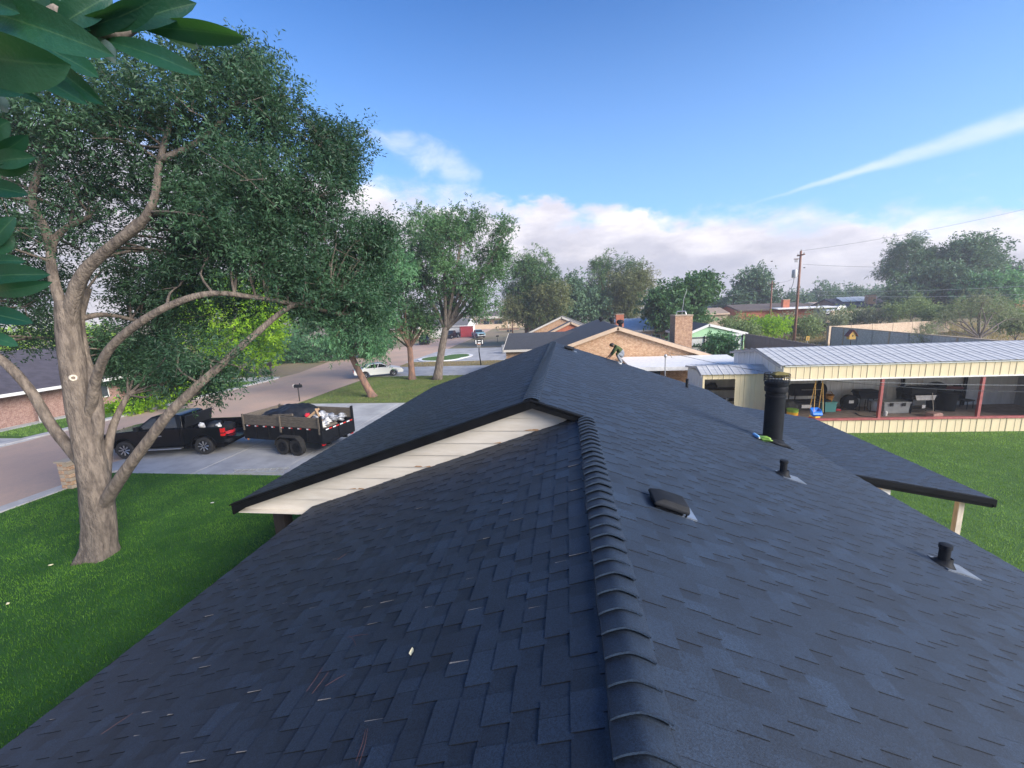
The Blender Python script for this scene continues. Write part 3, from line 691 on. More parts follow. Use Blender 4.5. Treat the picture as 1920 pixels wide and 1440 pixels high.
# ------------------------------------------------------------------ foliage
def unit(v): return v/np.maximum(np.linalg.norm(v, axis=-1, keepdims=True), 1e-9)
def leaf_quads(P, Dv, Ln, Wd, q, droop=.0):
    """Folded diamond leaves: base P, direction Dv, length and width arrays."""
    n = len(P); rv = unit(q.normal(size=(n, 3))); S = unit(np.cross(Dv, rv)); N = np.cross(S, Dv)
    L = Ln[:, None]; W = Wd[:, None]/2
    tip = P+Dv*L; tip[:, 2] -= droop*Ln
    mid = P+Dv*L*.45
    a = mid+S*W+N*W*.25; b = mid-S*W+N*W*.25
    V = np.stack([P, a, tip, b], 1).reshape(-1, 3)
    return V, np.arange(4*n).reshape(-1, 4)
def crown_leaves(clumps, n_sprig, n_leaf, sprig_len, leaf_len, leaf_w, q, up=.25, shell=.55, droop=.15, outward=.8, flat=1.0):
    VS, FS, SS = [], [], []; off = 0
    for (c, r, dens) in clumps:
        c = np.asarray(c, float); n = max(8, int(n_sprig*dens))
        d = unit(q.normal(size=(n, 3))); rad = r*(shell+(1-shell)*q.random(n))**.7*np.where(q.random(n) < .8, 1, .55)
        nt = 9; td = unit(q.normal(size=(nt, 3))+np.array([0, 0, .15])); ti = q.integers(0, nt, n); far_ = q.random(n) < .78      # most sprigs sit on a few twigs
        tl = r*q.uniform(.75, 1.3, nt)
        d = np.where(far_[:, None], unit(td[ti]+q.normal(size=(n, 3))*.22), d); rad = np.where(far_, tl[ti]*(.25+.85*q.random(n)), rad)
        P = c+d*rad[:, None]*np.array([1, 1, flat])+q.normal(size=(n, 3))*r*.07; ax = unit(d*outward+q.normal(size=(n, 3))*.55+np.array([0, 0, up]))
        t = np.linspace(.15, 1, n_leaf)
        base = (P[:, None, :]+ax[:, None, :]*(t[None, :, None]*sprig_len*q.uniform(.6, 1.3, (n, 1, 1)))).reshape(-1, 3)
        axr = np.repeat(ax, n_leaf, 0); side = unit(np.cross(axr, q.normal(size=axr.shape)))
        dv = unit(axr*.6+side*.9)
        m = len(base); ln = leaf_len*q.uniform(.65, 1.25, m); wd = leaf_w*q.uniform(.7, 1.25, m)
        V, Fc = leaf_quads(base, dv, ln, wd, q, droop)
        sprigshade = np.repeat(q.normal(0, .16, n), n_leaf)
        s = np.clip(.40+.22*q.normal()+sprigshade+q.normal(0, .13, m), 0, 1)
        VS.append(V); FS.append(Fc+off); SS.append(s); off += len(V)
    return np.concatenate(VS), np.concatenate(FS), np.concatenate(SS)
def smooth_path(pts, n=5):
    pts = [Vector(p) for p in pts]; out = []
    for i in range(len(pts)-1):
        p0, p1, p2, p3 = pts[max(i-1, 0)], pts[i], pts[i+1], pts[min(i+2, len(pts)-1)]
        for k in range(n):
            t = k/n; out.append(.5*((2*p1)+(-p0+p2)*t+(2*p0-5*p1+4*p2-p3)*t*t+(-p0+3*p1-3*p2+p3)*t**3))
    return out+[pts[-1]]
def fill(c, rad, n, r, q, dens=1.0, lo=.3):
    """Clump centres spread through an ellipsoid."""
    out = []
    for i in range(n):
        d = unit(q.normal(size=3)); k = lo+(1-lo)*q.random()**.5
        out.append((np.asarray(c)+d*np.asarray(rad)*k, r*q.uniform(.7, 1.25), dens))
    return out
def tree(name, label, base, trunk, limbs, clumps, bark, leaf, seed=1, n_sprig=40, n_leaf=6, sprig=.25, ll=.1, lw=.04, twig=True, group=None, cat='tree', nseg=10, **kw):
    q = np.random.default_rng(seed); base = np.asarray(base, float); root = thing(name, label, cat, base, group=group)
    nodes = []
    def limb(nm, pts, r0, r1, n):
        path = smooth_path(pts, 4); m = len(path); rr_ = [r0+(r1-r0)*(i/(m-1))**.8 for i in range(m)]
        if nm == 'trunk': rr_[0] *= 1.35; rr_[1] *= 1.15
        lb = [(.07+.16*math.exp(-i/1.6) if nm == 'trunk' else .06) for i in range(m)]
        o = MB().tube(path, rr_, n, wob=.03, lobe=lb).build(nm, bark, root, smooth='all', off=base); nodes.extend(zip(path, rr_)); return o
    limb('trunk', trunk[0], trunk[1], trunk[2], nseg)
    for (pts, r0, r1) in limbs: limb('limb', pts, r0, r1, max(6, nseg-2))
    if twig and clumps:
        tw = MB(); NP = np.array([list(n_[0]) for n_ in nodes]); NR = np.array([n_[1] for n_ in nodes])
        for (c, r, dn) in clumps:
            c = np.asarray(c); dist_ = np.linalg.norm(NP-c, axis=1)+np.where(NP[:, 2] > c[2]+.3, 2.0, 0); j = int(dist_.argmin())
            mid = (NP[j]+c)/2+q.normal(size=3)*.08*dist_[j]+np.array([0, 0, .06*dist_[j]])
            r0 = min(NR[j]*.6, .02+.012*dist_[j])
            tw.tube(smooth_path([NP[j], mid, c], 3), list(np.linspace(r0, r0*.3, 7)), 5, False)
            for _ in range(3):
                e = c+unit(q.normal(size=3)+np.array([0, 0, .3]))*r*.8; tw.tube([mid*.3+c*.7, e], [r0*.35, r0*.12], 4, False)
        o = tw.build('branches', bark, root, smooth='all', off=base); o['kind'] = 'stuff'
    V, Fc, s = crown_leaves(clumps, n_sprig, n_leaf, sprig, ll, lw, q, **kw)
    o = np_mesh('crown', V, Fc, leaf, root, s, off=base); o['kind'] = 'stuff'
    return root
# --- the big tree on the front lawn
TB = atz(185, 1040, .05)
def tp(px, py, Y): return at(px, py, Y)
qb = np.random.default_rng(5)
trunk = ([TB+np.array([0, 0, -.1]), tp(188, 985, 8.78), tp(180, 915, 8.8), tp(168, 850, 8.85), tp(152, 770, 8.9), tp(138, 690, 8.95), tp(128, 620, 9.0), tp(126, 565, 9.05)], .40, .22)
limbs = [
 ([tp(165, 880, 8.8), tp(135, 845, 8.8), tp(95, 795, 8.75), tp(62, 740, 8.7), tp(20, 690, 8.6), tp(-40, 640, 8.5), tp(-110, 560, 8.4)], .145, .08),
 ([tp(180, 1000, 8.85), tp(196, 945, 8.78), tp(228, 893, 8.72), tp(275, 830, 8.75), tp(330, 762, 8.9), tp(420, 680, 9.3), tp(475, 630, 9.7), tp(545, 575, 10.2), tp(620, 560, 10.8)], .19, .05),
 ([tp(160, 810, 8.95), tp(172, 755, 8.88), tp(180, 710, 8.82), tp(205, 655, 8.75), tp(262, 605, 8.8), tp(330, 568, 9.0), tp(400, 550, 9.3), tp(480, 558, 9.8), tp(560, 572, 10.4), tp(640, 590, 11.0)], .135, .045),
 ([tp(195, 930, 8.85), tp(200, 870, 9.1), tp(212, 800, 9.3), tp(240, 740, 9.6)], .16, .06),
 ([tp(172, 860, 8.9), tp(184, 790, 8.98), tp(178, 730, 9.1), tp(160, 670, 9.2), tp(150, 600, 9.4), tp(165, 540, 9.6)], .16, .08),
 ([tp(131, 650, 9.0), tp(132, 590, 9.0), tp(152, 520, 9.0), tp(205, 465, 9.05), tp(262, 420, 9.1), tp(290, 370, 9.2), tp(300, 300, 9.4), tp(330, 200, 9.7), tp(360, 120, 9.9)], .19, .03),
 ([tp(134, 630, 9.02), tp(142, 565, 9.08), tp(170, 500, 9.3), tp(230, 440, 9.5), tp(285, 400, 9.8), tp(370, 400, 10.2)], .14, .05),
 ([tp(130, 650, 9.0), tp(119, 585, 9.02), tp(100, 520, 9.1), tp(96, 465, 9.3), tp(120, 430, 9.5), tp(170, 405, 9.8)], .15, .05),
 ([tp(96, 470, 9.3), tp(85, 430, 9.2), tp(60, 380, 9.2), tp(70, 330, 9.3), tp(105, 240, 9.6), tp(120, 180, 9.8)], .12, .04),
 ([tp(105, 245, 9.6), tp(150, 235, 9.6), tp(200, 235, 9.8)], .05, .025),
 ([tp(150, 598, 9.4), tp(190, 590, 9.8), tp(230, 595, 10.3), tp(290, 610, 10.9)], .08, .04),
 ([tp(300, 300, 9.4), tp(380, 260, 9.8), tp(450, 180, 10.2), tp(462, 110, 10.4)], .08, .025),
 ([tp(370, 400, 10.2), tp(470, 380, 10.6), tp(560, 340, 11.0), tp(605, 260, 11.2)], .07, .02),
]
cl = []
def cluster(px, py, Y, r, n=1, sp=0, dens=1.0):
    for _ in range(n): cl.append((tp(px+qb.normal()*sp, py+qb.normal()*sp*.8, Y+qb.normal()*sp/90.0), r*qb.uniform(.8, 1.2), dens))
for (px, py, Y, r, n, sp, dn) in (
 (330, 170, 9.8, .75, 7, 55, .75), (445, 170, 10.3, .6, 6, 30, .6), (470, 130, 10.5, .45, 3, 18, .5), (250, 230, 9.6, .9, 7, 55, .9), (120, 220, 9.6, .8, 6, 50, .7), (30, 250, 9.3, .8, 6, 45, .7),
 (400, 280, 10.2, .9, 9, 55, 1.0), (510, 260, 10.8, .75, 7, 38, .9), (600, 280, 11.3, .55, 5, 25, .7), (625, 330, 11.4, .55, 4, 22, .8), (480, 370, 10.6, .95, 9, 50, 1.1), (580, 390, 11.2, .8, 8, 40, 1.0), (640, 430, 11.6, .6, 5, 26, .9),
 (400, 420, 9.9, .85, 7, 40, 1.0), (470, 470, 10.2, .9, 8, 50, 1.1), (560, 480, 10.8, .9, 8, 45, 1.1), (640, 520, 11.3, .75, 7, 36, 1.0), (690, 470, 11.9, .6, 4, 24, .8), (680, 560, 11.6, .6, 4, 25, .9),
 (230, 330, 10.6, 1.0, 8, 60, .6), (110, 330, 10.4, 1.0, 8, 60, .55), (20, 380, 10.0, 1.0, 7, 55, .55), (200, 430, 11.3, .95, 6, 55, .5), (60, 470, 10.8, .9, 6, 50, .5), (-20, 480, 9.6, .9, 5, 40, .8), (330, 470, 11.0, .9, 7, 45, .9),
 (360, 500, 10.6, .7, 4, 35, .9), (240, 550, 11.2, .9, 6, 45, .8), (330, 560, 11.6, .9, 6, 45, .9), (60, 570, 10.6, .8, 5, 45, .7), (20, 620, 9.9, .6, 3, 30, .5), (300, 640, 11.8, .7, 6, 40, .9),
 (400, 700, 9.4, .50, 5, 32, .55), (320, 690, 9.8, .55, 5, 40, .6), (250, 690, 10.3, .5, 5, 30, .6), (200, 680, 9.9, .4, 3, 25, .7),
 (600, 560, 10.8, .6, 5, 30, 1.0), (-90, 420, 9.0, 1.0, 6, 60, .8), (-80, 250, 9.2, 1.0, 5, 60, .7), (160, 150, 10.4, .9, 4, 50, .6)):
    cluster(px, py, Y, r, n, sp, dn)
# upright leader shoots along the outline
for (px, py, Y, n) in ((460, 95, 10.4, 6), (420, 120, 10.2, 5), (490, 150, 10.6, 5), (540, 165, 10.8, 4), (605, 235, 11.3, 6), (640, 250, 11.4, 5), (655, 310, 11.5, 4), (370, 95, 10.0, 5), (700, 420, 11.8, 5), (530, 200, 10.8, 4)):
    for k in range(n):
        e = tp(px+qb.normal()*7, py+k*16, Y); cl.append((e, .20+.02*k, .16))
bt = tree('lawn_tree', 'big spreading tree with thick forked trunk on the front lawn', TB, trunk, limbs, cl, 'bark', 'leaf_ash', 21, n_sprig=190, n_leaf=7, sprig=.34, ll=.115, lw=.036, nseg=18, up=.3, droop=.12, shell=.25)
tr_o = [c for c in bt.children if c.name.startswith('trunk')][0]
for (px, py, r) in ((137, 707, .07), (149, 767, .065)):
    p = Vector(tp(px, py, 8.92)); d = (Vector(CAM)-p); d.z = 0; d.normalize(); M = d.to_track_quat('Z', 'Y').to_matrix(); p = p+d*(.275 if py < 740 else .30)
    MB().lathe([(r*1.4, -.12), (r*1.25, 0), (r, .03), (r*.6, .03), (r*.55, .0), (.001, -.01)], 14, M, p).build('pruning_knot', 'pale_wood', tr_o, smooth=True, off=TB)
# --- generic trees: crown blobs given as (px, py, Y, rx px, ry px)
def auto_tree(name, label, basepx, Y, blobs, bark, leaf, seed, ncl=16, cr=.9, r0=.2, zb=None, fork=3, lean=None, group=None, **kw):
    q = np.random.default_rng(seed+100)
    b = at(basepx[0], basepx[1], Y); b[2] = float(terrain(b[0], b[1])) if zb is None else zb
    cls = []; cents = []
    for (px, py, rx, ry, dn) in blobs:
        c = at(px, py, Y+q.normal()*rx/F*Y*.25); s_ = Y/F*1.03; c_r = np.array([rx*s_, rx*s_*.85, ry*s_])
        cents.append(c); cls += fill(c, c_r*.78, max(3, int(ncl*dn)), cr, q, 1.0)
    allc = np.mean(cents, 0); topc = max(cents, key=lambda p: p[2])
    tt_ = b+(allc-b)*.42; tt_[2] = b[2]+(allc[2]-b[2])*.45
    if lean is not None: tt_[0] += lean
    mid = b+(tt_-b)*.5+q.normal(size=3)*.06
    lm = []
    for c in cents: lm.append(([tt_-np.array([0, 0, .2]), (tt_+c)/2+q.normal(size=3)*.25, c], r0*.55, r0*.14))
    for k in range(fork):
        c = cls[q.integers(len(cls))][0]; lm.append(([tt_-np.array([0, 0, .3]), tt_*.4+c*.6+q.normal(size=3)*.3, c], r0*.4, r0*.08))
    return tree(name, label, b, ([b-np.array([0, 0, .1]), mid, tt_], r0, r0*.68), lm, cls, bark, leaf, seed, group=group, **kw)
near = dict(n_sprig=75, n_leaf=6, sprig=.4, ll=.21, lw=.085, nseg=12)
auto_tree('street_tree', 'leaning tree with red scarred trunk on the patchy lawn next door', (700, 745), 29.5, [(620, 520, 60, 60, 1.2), (690, 560, 65, 70, 1.6), (640, 610, 55, 55, 1.2), (700, 640, 45, 40, .8), (730, 500, 40, 60, .9), (590, 590, 40, 45, .7), (560, 560, 40, 40, .6)], 'bark_red', 'leaf_mid', 31, ncl=15, cr=.95, r0=.3, zb=.02, lean=-.8, droop=.35, up=.0, **near)
auto_tree('street_tree', 'vase shaped multi stemmed tree behind the white sedan', (773, 712), 37.5, [(770, 560, 50, 70, 1.2), (740, 500, 40, 60, .9), (800, 600, 35, 45, .7), (735, 600, 35, 50, .8)], 'bark_red', 'leaf_oak', 32, ncl=14, cr=1.05, r0=.34, zb=.02, fork=8, droop=.2, up=.2, **near)
auto_tree('street_tree', 'tall dark tree with pale swollen trunk beside the roof edge', (820, 712), 37.2, [(830, 470, 75, 70, 2.2), (800, 430, 55, 50, 1.2), (870, 420, 50, 45, 1.1), (905, 490, 55, 60, 1.4), (860, 550, 70, 45, 1.4), (780, 500, 45, 60, 1.1), (940, 450, 30, 35, .6), (900, 570, 40, 25, .6)], 'bark', 'leaf_oak', 33, ncl=14, cr=1.0, r0=.42, zb=.02, fork=4, droop=.15, up=.25, **near)
mid_ = dict(n_sprig=48, n_leaf=6, sprig=.6, ll=.34, lw=.17, nseg=8)
auto_tree('lime_tree', 'bright yellow green tree glowing behind the arching limb', (430, 700), 42, [(420, 600, 70, 60, 1.5), (480, 610, 55, 60, 1.2), (350, 580, 55, 45, 1.0), (500, 560, 50, 40, .8), (440, 540, 60, 40, .9), (380, 650, 45, 40, .8), (470, 655, 50, 38, 1.0), (410, 680, 40, 22, .8)], 'bark_grey', 'leaf_lime', 34, ncl=14, cr=1.4, r0=.3, up=.1, **mid_)
auto_tree('shade_tree', 'dark green bushy tree in front of the house across the street', (230, 770), 29, [(235, 710, 60, 45, 1.4), (280, 690, 40, 30, .8), (180, 690, 45, 30, .7)], 'bark_grey', 'leaf_mid', 35, ncl=14, cr=.9, r0=.18, **mid_)
auto_tree('yard_bush', 'low bright green hedge beside the far kerb behind the truck', (245, 775), 25.5, [(270, 758, 45, 14, 1.2), (330, 738, 40, 16, 1.0), (220, 770, 30, 14, .8)], 'bark_grey', 'leaf_lime', 36, ncl=10, cr=.55, r0=.06, cat='hedge', n_sprig=36, n_leaf=6, sprig=.3, ll=.2, lw=.1)
auto_tree('yard_bush', 'dense mixed hedge where the side street joins', (600, 690), 58, [(600, 662, 55, 32, 1.5), (540, 655, 45, 40, 1.2), (655, 650, 40, 35, 1.0), (510, 640, 40, 40, 1.0), (700, 640, 40, 35, .8)], 'bark_grey', 'leaf_mid', 37, ncl=14, cr=1.5, r0=.15, cat='hedge', **mid_)
auto_tree('shade_tree', 'tall tree standing behind the hedge on the side street', (560, 680), 70, [(560, 590, 60, 50, 1.3), (620, 560, 60, 55, 1.3), (500, 570, 60, 55, 1.2), (680, 590, 45, 50, 1.0)], 'bark_grey', 'leaf_oak', 38, ncl=13, cr=2.1, r0=.4, **mid_)
auto_tree('shade_tree', 'pale green tree behind the house across the street', (60, 690), 62, [(40, 640, 60, 30, 1.0), (110, 630, 60, 35, 1.0), (-30, 630, 60, 35, .8), (170, 640, 50, 30, .8)], 'bark_grey', 'leaf_lime', 39, ncl=12, cr=1.8, r0=.3, **mid_)
far = dict(n_sprig=42, n_leaf=6, sprig=.75, ll=.50, lw=.26, nseg=8)
pine = dict(n_sprig=46, n_leaf=8, sprig=.8, ll=.55, lw=.11, nseg=8)
auto_tree('pine_tree', 'round topped pine rising behind the tall dark tree', (985, 618), 74, [(1000, 515, 52, 42, 2.0), (1010, 545, 50, 35, 1.2), (975, 560, 40, 35, 1.0), (990, 585, 40, 22, .8)], 'bark_red', 'leaf_pine', 41, ncl=16, cr=1.9, r0=.45, zb=0, **pine)
auto_tree('pine_tree', 'olive lower pine leaning right of the round topped pine', (995, 615), 70, [(1040, 560, 40, 30, 1.2), (1010, 590, 40, 22, .9), (960, 585, 30, 22, .7)], 'bark_red', 'leaf_olive', 42, ncl=14, cr=1.6, r0=.3, zb=0, **pine)
auto_tree('shade_tree', 'wide dark rounded bush tree behind the far roof ridge', (1050, 612), 78, [(1045, 590, 45, 22, 1.5), (1090, 575, 40, 28, 1.2), (1120, 580, 35, 25, 1.0), (1010, 600, 25, 16, .6), (1070, 545, 18, 22, .5)], 'bark_grey', 'leaf_far', 43, ncl=14, cr=1.9, r0=.3, zb=0, **far)
auto_tree('pine_tree', 'tall tufted pine left of the olive cypress', (1138, 610), 88, [(1140, 505, 32, 24, 1.1), (1120, 540, 25, 25, .7), (1175, 515, 25, 22, .7), (1110, 560, 22, 25, .6), (1150, 545, 30, 25, .7)], 'bark_red', 'leaf_pine', 44, ncl=13, cr=2.0, r0=.4, zb=.4, **pine)
auto_tree('pine_tree', 'broad olive brown cypress in the row of distant trees', (1172, 612), 80, [(1180, 540, 42, 38, 2.0), (1170, 575, 40, 28, 1.3), (1210, 530, 22, 22, .7)], 'bark_grey', 'leaf_olive', 45, ncl=14, cr=1.7, r0=.35, zb=.4, **pine)
auto_tree('shade_tree', 'dark tree left of the brick chimney', (1252, 622), 58, [(1250, 570, 26, 40, 1.5), (1265, 600, 26, 22, .9), (1228, 580, 20, 25, .6)], 'bark_grey', 'leaf_oak', 46, ncl=14, cr=1.25, r0=.25, zb=.2, **far)
auto_tree('shade_tree', 'dark tree with ragged top right of the brick chimney', (1298, 622), 60, [(1300, 548, 30, 28, 1.4), (1292, 590, 28, 30, 1.2), (1318, 540, 18, 18, .6)], 'bark_grey', 'leaf_oak', 47, ncl=14, cr=1.25, r0=.25, zb=.4, **far)
auto_tree('shade_tree', 'dense dark tree behind the tan hipped house', (1405, 600), 96, [(1408, 545, 32, 30, 1.8), (1430, 560, 28, 25, 1.0), (1385, 565, 24, 22, .9), (1412, 520, 20, 14, .6)], 'bark_grey', 'leaf_far', 48, ncl=14, cr=1.8, r0=.4, **far)
auto_tree('shade_tree', 'small round tree beside the far utility mast', (1360, 598), 104, [(1360, 580, 20, 18, 1.2), (1340, 575, 16, 12, .6)], 'bark_grey', 'leaf_far', 49, ncl=12, cr=1.5, r0=.25, **far)
for k, (px, py, rx, ry, sd) in enumerate(((1495, 568, 26, 15, 51), (1545, 558, 28, 22, 52), (1585, 555, 30, 18, 53), (1625, 558, 30, 16, 54), (1660, 555, 28, 20, 55))):
    auto_tree('shade_tree', ('first', 'second', 'third', 'fourth', 'fifth')[k]+' tree from the left in the far hilltop row behind the roofs', (px, 585), 135+k*3, [(px, py, rx, ry, 1.6), (px+rx*.7, py+4, rx*.6, ry*.7, .7)], 'bark_grey', 'leaf_far', sd, ncl=13, cr=2.1, r0=.35, group='far row of hilltop trees', **far)
auto_tree('pine_tree', 'open layered pine standing above the right hand trees', (1706, 592), 92, [(1710, 465, 30, 16, 1.0), (1690, 490, 28, 12, .8), (1722, 490, 24, 12, .7), (1675, 515, 24, 14, .8), (1700, 520, 26, 10, .6)], 'bark_grey', 'leaf_far', 56, ncl=11, cr=1.7, r0=.35, **pine)
auto_tree('shade_tree', 'tallest broad dark tree at the right skyline', (1800, 592), 90, [(1800, 480, 45, 24, 1.7), (1840, 475, 28, 20, .9), (1760, 500, 40, 25, 1.2), (1820, 510, 45, 28, 1.4)], 'bark_grey', 'leaf_far', 57, ncl=14, cr=2.0, r0=.5, **far)
auto_tree('shade_tree', 'wide grey green tree in front of the skyline pine', (1735, 596), 84, [(1740, 545, 50, 35, 2.0), (1690, 560, 35, 28, 1.1), (1780, 560, 35, 30, 1.1), (1760, 520, 40, 25, 1.0)], 'bark_grey', 'leaf_far', 58, ncl=14, cr=1.8, r0=.4, **far)
auto_tree('shade_tree', 'mid green tree before the red house at the right edge', (1860, 590), 80, [(1865, 545, 38, 32, 1.7), (1835, 565, 28, 24, .9), (1890, 555, 25, 26, .8)], 'bark_grey', 'leaf_mid', 59, ncl=14, cr=1.7, r0=.35, **far)
auto_tree('shade_tree', 'dark tree cut by the right frame edge', (1915, 590), 100, [(1905, 520, 26, 20, 1.1), (1925, 530, 35, 30, 1.3)], 'bark_grey', 'leaf_far', 60, ncl=14, cr=2.0, r0=.4, **far)
scr = dict(n_sprig=34, n_leaf=6, sprig=.45, ll=.26, lw=.12, nseg=6, cat='bush')
for k, (px, py, rx, ry, Y, lf, lab) in enumerate((
 (1392, 606, 40, 12, 62, 'leaf_scrub', 'green scrub bush behind the mint gable'), (1440, 612, 34, 16, 57, 'leaf_lime', 'yellow green bush left of the utility pole'), (1395, 622, 22, 10, 52, 'leaf_scrub', 'small bush just above the dark fence'),
 (1545, 600, 45, 20, 64, 'leaf_grey', 'grey green brush right of the utility pole'), (1505, 610, 30, 14, 60, 'leaf_scrub', 'low scrub around the foot of the utility pole'), (1600, 592, 40, 12, 74, 'leaf_scrub', 'low scrub below the brown roofed brick house'), (1650, 590, 40, 12, 72, 'leaf_grey', 'pale scrub above the tan block wall'),
 (1710, 578, 45, 18, 68, 'leaf_scrub', 'rounded green scrub on the slope at right'), (1765, 584, 35, 18, 64, 'leaf_scrub', 'bushy scrub behind the mesquite'), (1880, 585, 45, 16, 60, 'leaf_scrub', 'bright scrub at the right edge above the wall'), (1908, 605, 22, 12, 50, 'leaf_scrub', 'green shrub at the right end of the wall'),
 (1350, 652, 16, 12, 38, 'leaf_mid', 'small leafy plant behind the brick gable end'), (1470, 604, 24, 10, 70, 'leaf_grey', 'grey brush below the orange brick house'))):
    auto_tree('scrub_bush', lab, (px, py+ry), Y, [(px, py, rx, ry, 1.2), (px+rx*.5, py+ry*.25, rx*.5, ry*.6, .6), (px-rx*.5, py+ry*.25, rx*.5, ry*.6, .6)], 'bark_grey', lf, 70+k, ncl=10, cr=.9, r0=.07, group='scrub on the vacant lot', **scr)
auto_tree('mesquite_tree', 'sprawling grey mesquite with crooked stems over the block wall', (1838, 622), 46, [(1840, 575, 42, 20, 1.3), (1800, 595, 35, 16, .9), (1885, 600, 35, 16, .8), (1850, 560, 30, 14, .6)], 'bark_grey', 'leaf_grey', 90, ncl=12, cr=.85, r0=.22, fork=9, n_sprig=26, n_leaf=6, sprig=.4, ll=.16, lw=.05, nseg=8)
auto_tree('scrub_bush', 'small thin sapling in front of the grey block wall', (1738, 640), 40, [(1740, 618, 16, 14, 1.0), (1725, 630, 14, 8, .5)], 'bark_grey', 'leaf_grey', 91, ncl=8, cr=.45, r0=.05, n_sprig=26, n_leaf=6, sprig=.3, ll=.14, lw=.05, nseg=6, cat='bush')

# ------------------------------------------------------------------ vehicles (local x forward, y left, z up)
def tprism(b, poly, yf):
    n = len(poly); vs = [(x, yf(z), z) for x, z in poly]+[(x, -yf(z), z) for x, z in poly]
    return b.add(vs, [tuple(range(n)), tuple(range(n, 2*n))[::-1]]+[(i, n+i, n+(i+1) % n, (i+1) % n) for i in range(n)])
def arch(cx, cz, r, z0, n=9):
    """Points of a wheel opening from front to rear, where the arc meets height z0."""
    a0 = math.asin(max(-1, min(1, (z0-cz)/r)))
    return [(cx+r*math.cos(a0+(math.pi-2*a0)*k/n), cz+r*math.sin(a0+(math.pi-2*a0)*k/n)) for k in range(n+1)]
AX = Matrix.Rotation(-math.pi/2, 3, 'X')     # lathe axis z -> +y
def wheel(parent, x, y, r, wd, side, spokes=8, rim='chrome', hub_r=.6, name='wheel'):
    M = AX if side > 0 else Matrix.Rotation(math.pi/2, 3, 'X')
    t = MB().lathe([(r*hub_r, -wd*.5), (r*.9, -wd*.5), (r, -wd*.36), (r, wd*.36), (r*.92, wd*.5), (r*.66, wd*.52), (r*hub_r, wd*.42)], 26, M, (x, y, r)).build(name, 'rubber', parent, True)
    d = MB(); d.lathe([(.001, wd*.10), (r*hub_r*.92, wd*.12), (r*hub_r*.98, wd*.46), (r*hub_r*1.02, wd*.46)], 22, M, (x, y, r)); d.build('rim_barrel', 'black_pipe', t, True)
    b = MB(); b.lathe([(.001, wd*.42), (r*.14, wd*.42), (r*.15, wd*.34), (.001, wd*.33)], 12, M, (x, y, r))
    for k in range(spokes):
        a = 2*math.pi*k/spokes; p0 = M @ Vector((math.cos(a)*r*.1, math.sin(a)*r*.1, wd*.38)); p1 = M @ Vector((math.cos(a)*r*hub_r*.97, math.sin(a)*r*hub_r*.97, wd*.44)); c = Vector((x, y, r))
        b.tube([c+p0, c+p1], [r*.07, r*.09], 5)
    b.build('rim', rim, t)
    return t
def quadplate(pts, t, m, name, parent, bevel=0.0):
    """A thin plate on four or more 3D points."""
    P = [Vector(p) for p in pts]; n = (P[1]-P[0]).cross(P[2]-P[0]).normalized(); k = len(P)
    b = MB(); b.add([p+n*t/2 for p in P]+[p-n*t/2 for p in P], [tuple(range(k)), tuple(range(k, 2*k))[::-1]]+[(i, k+i, k+(i+1) % k, (i+1) % k) for i in range(k)])
    return b.build(name, m, parent, bevel=bevel)
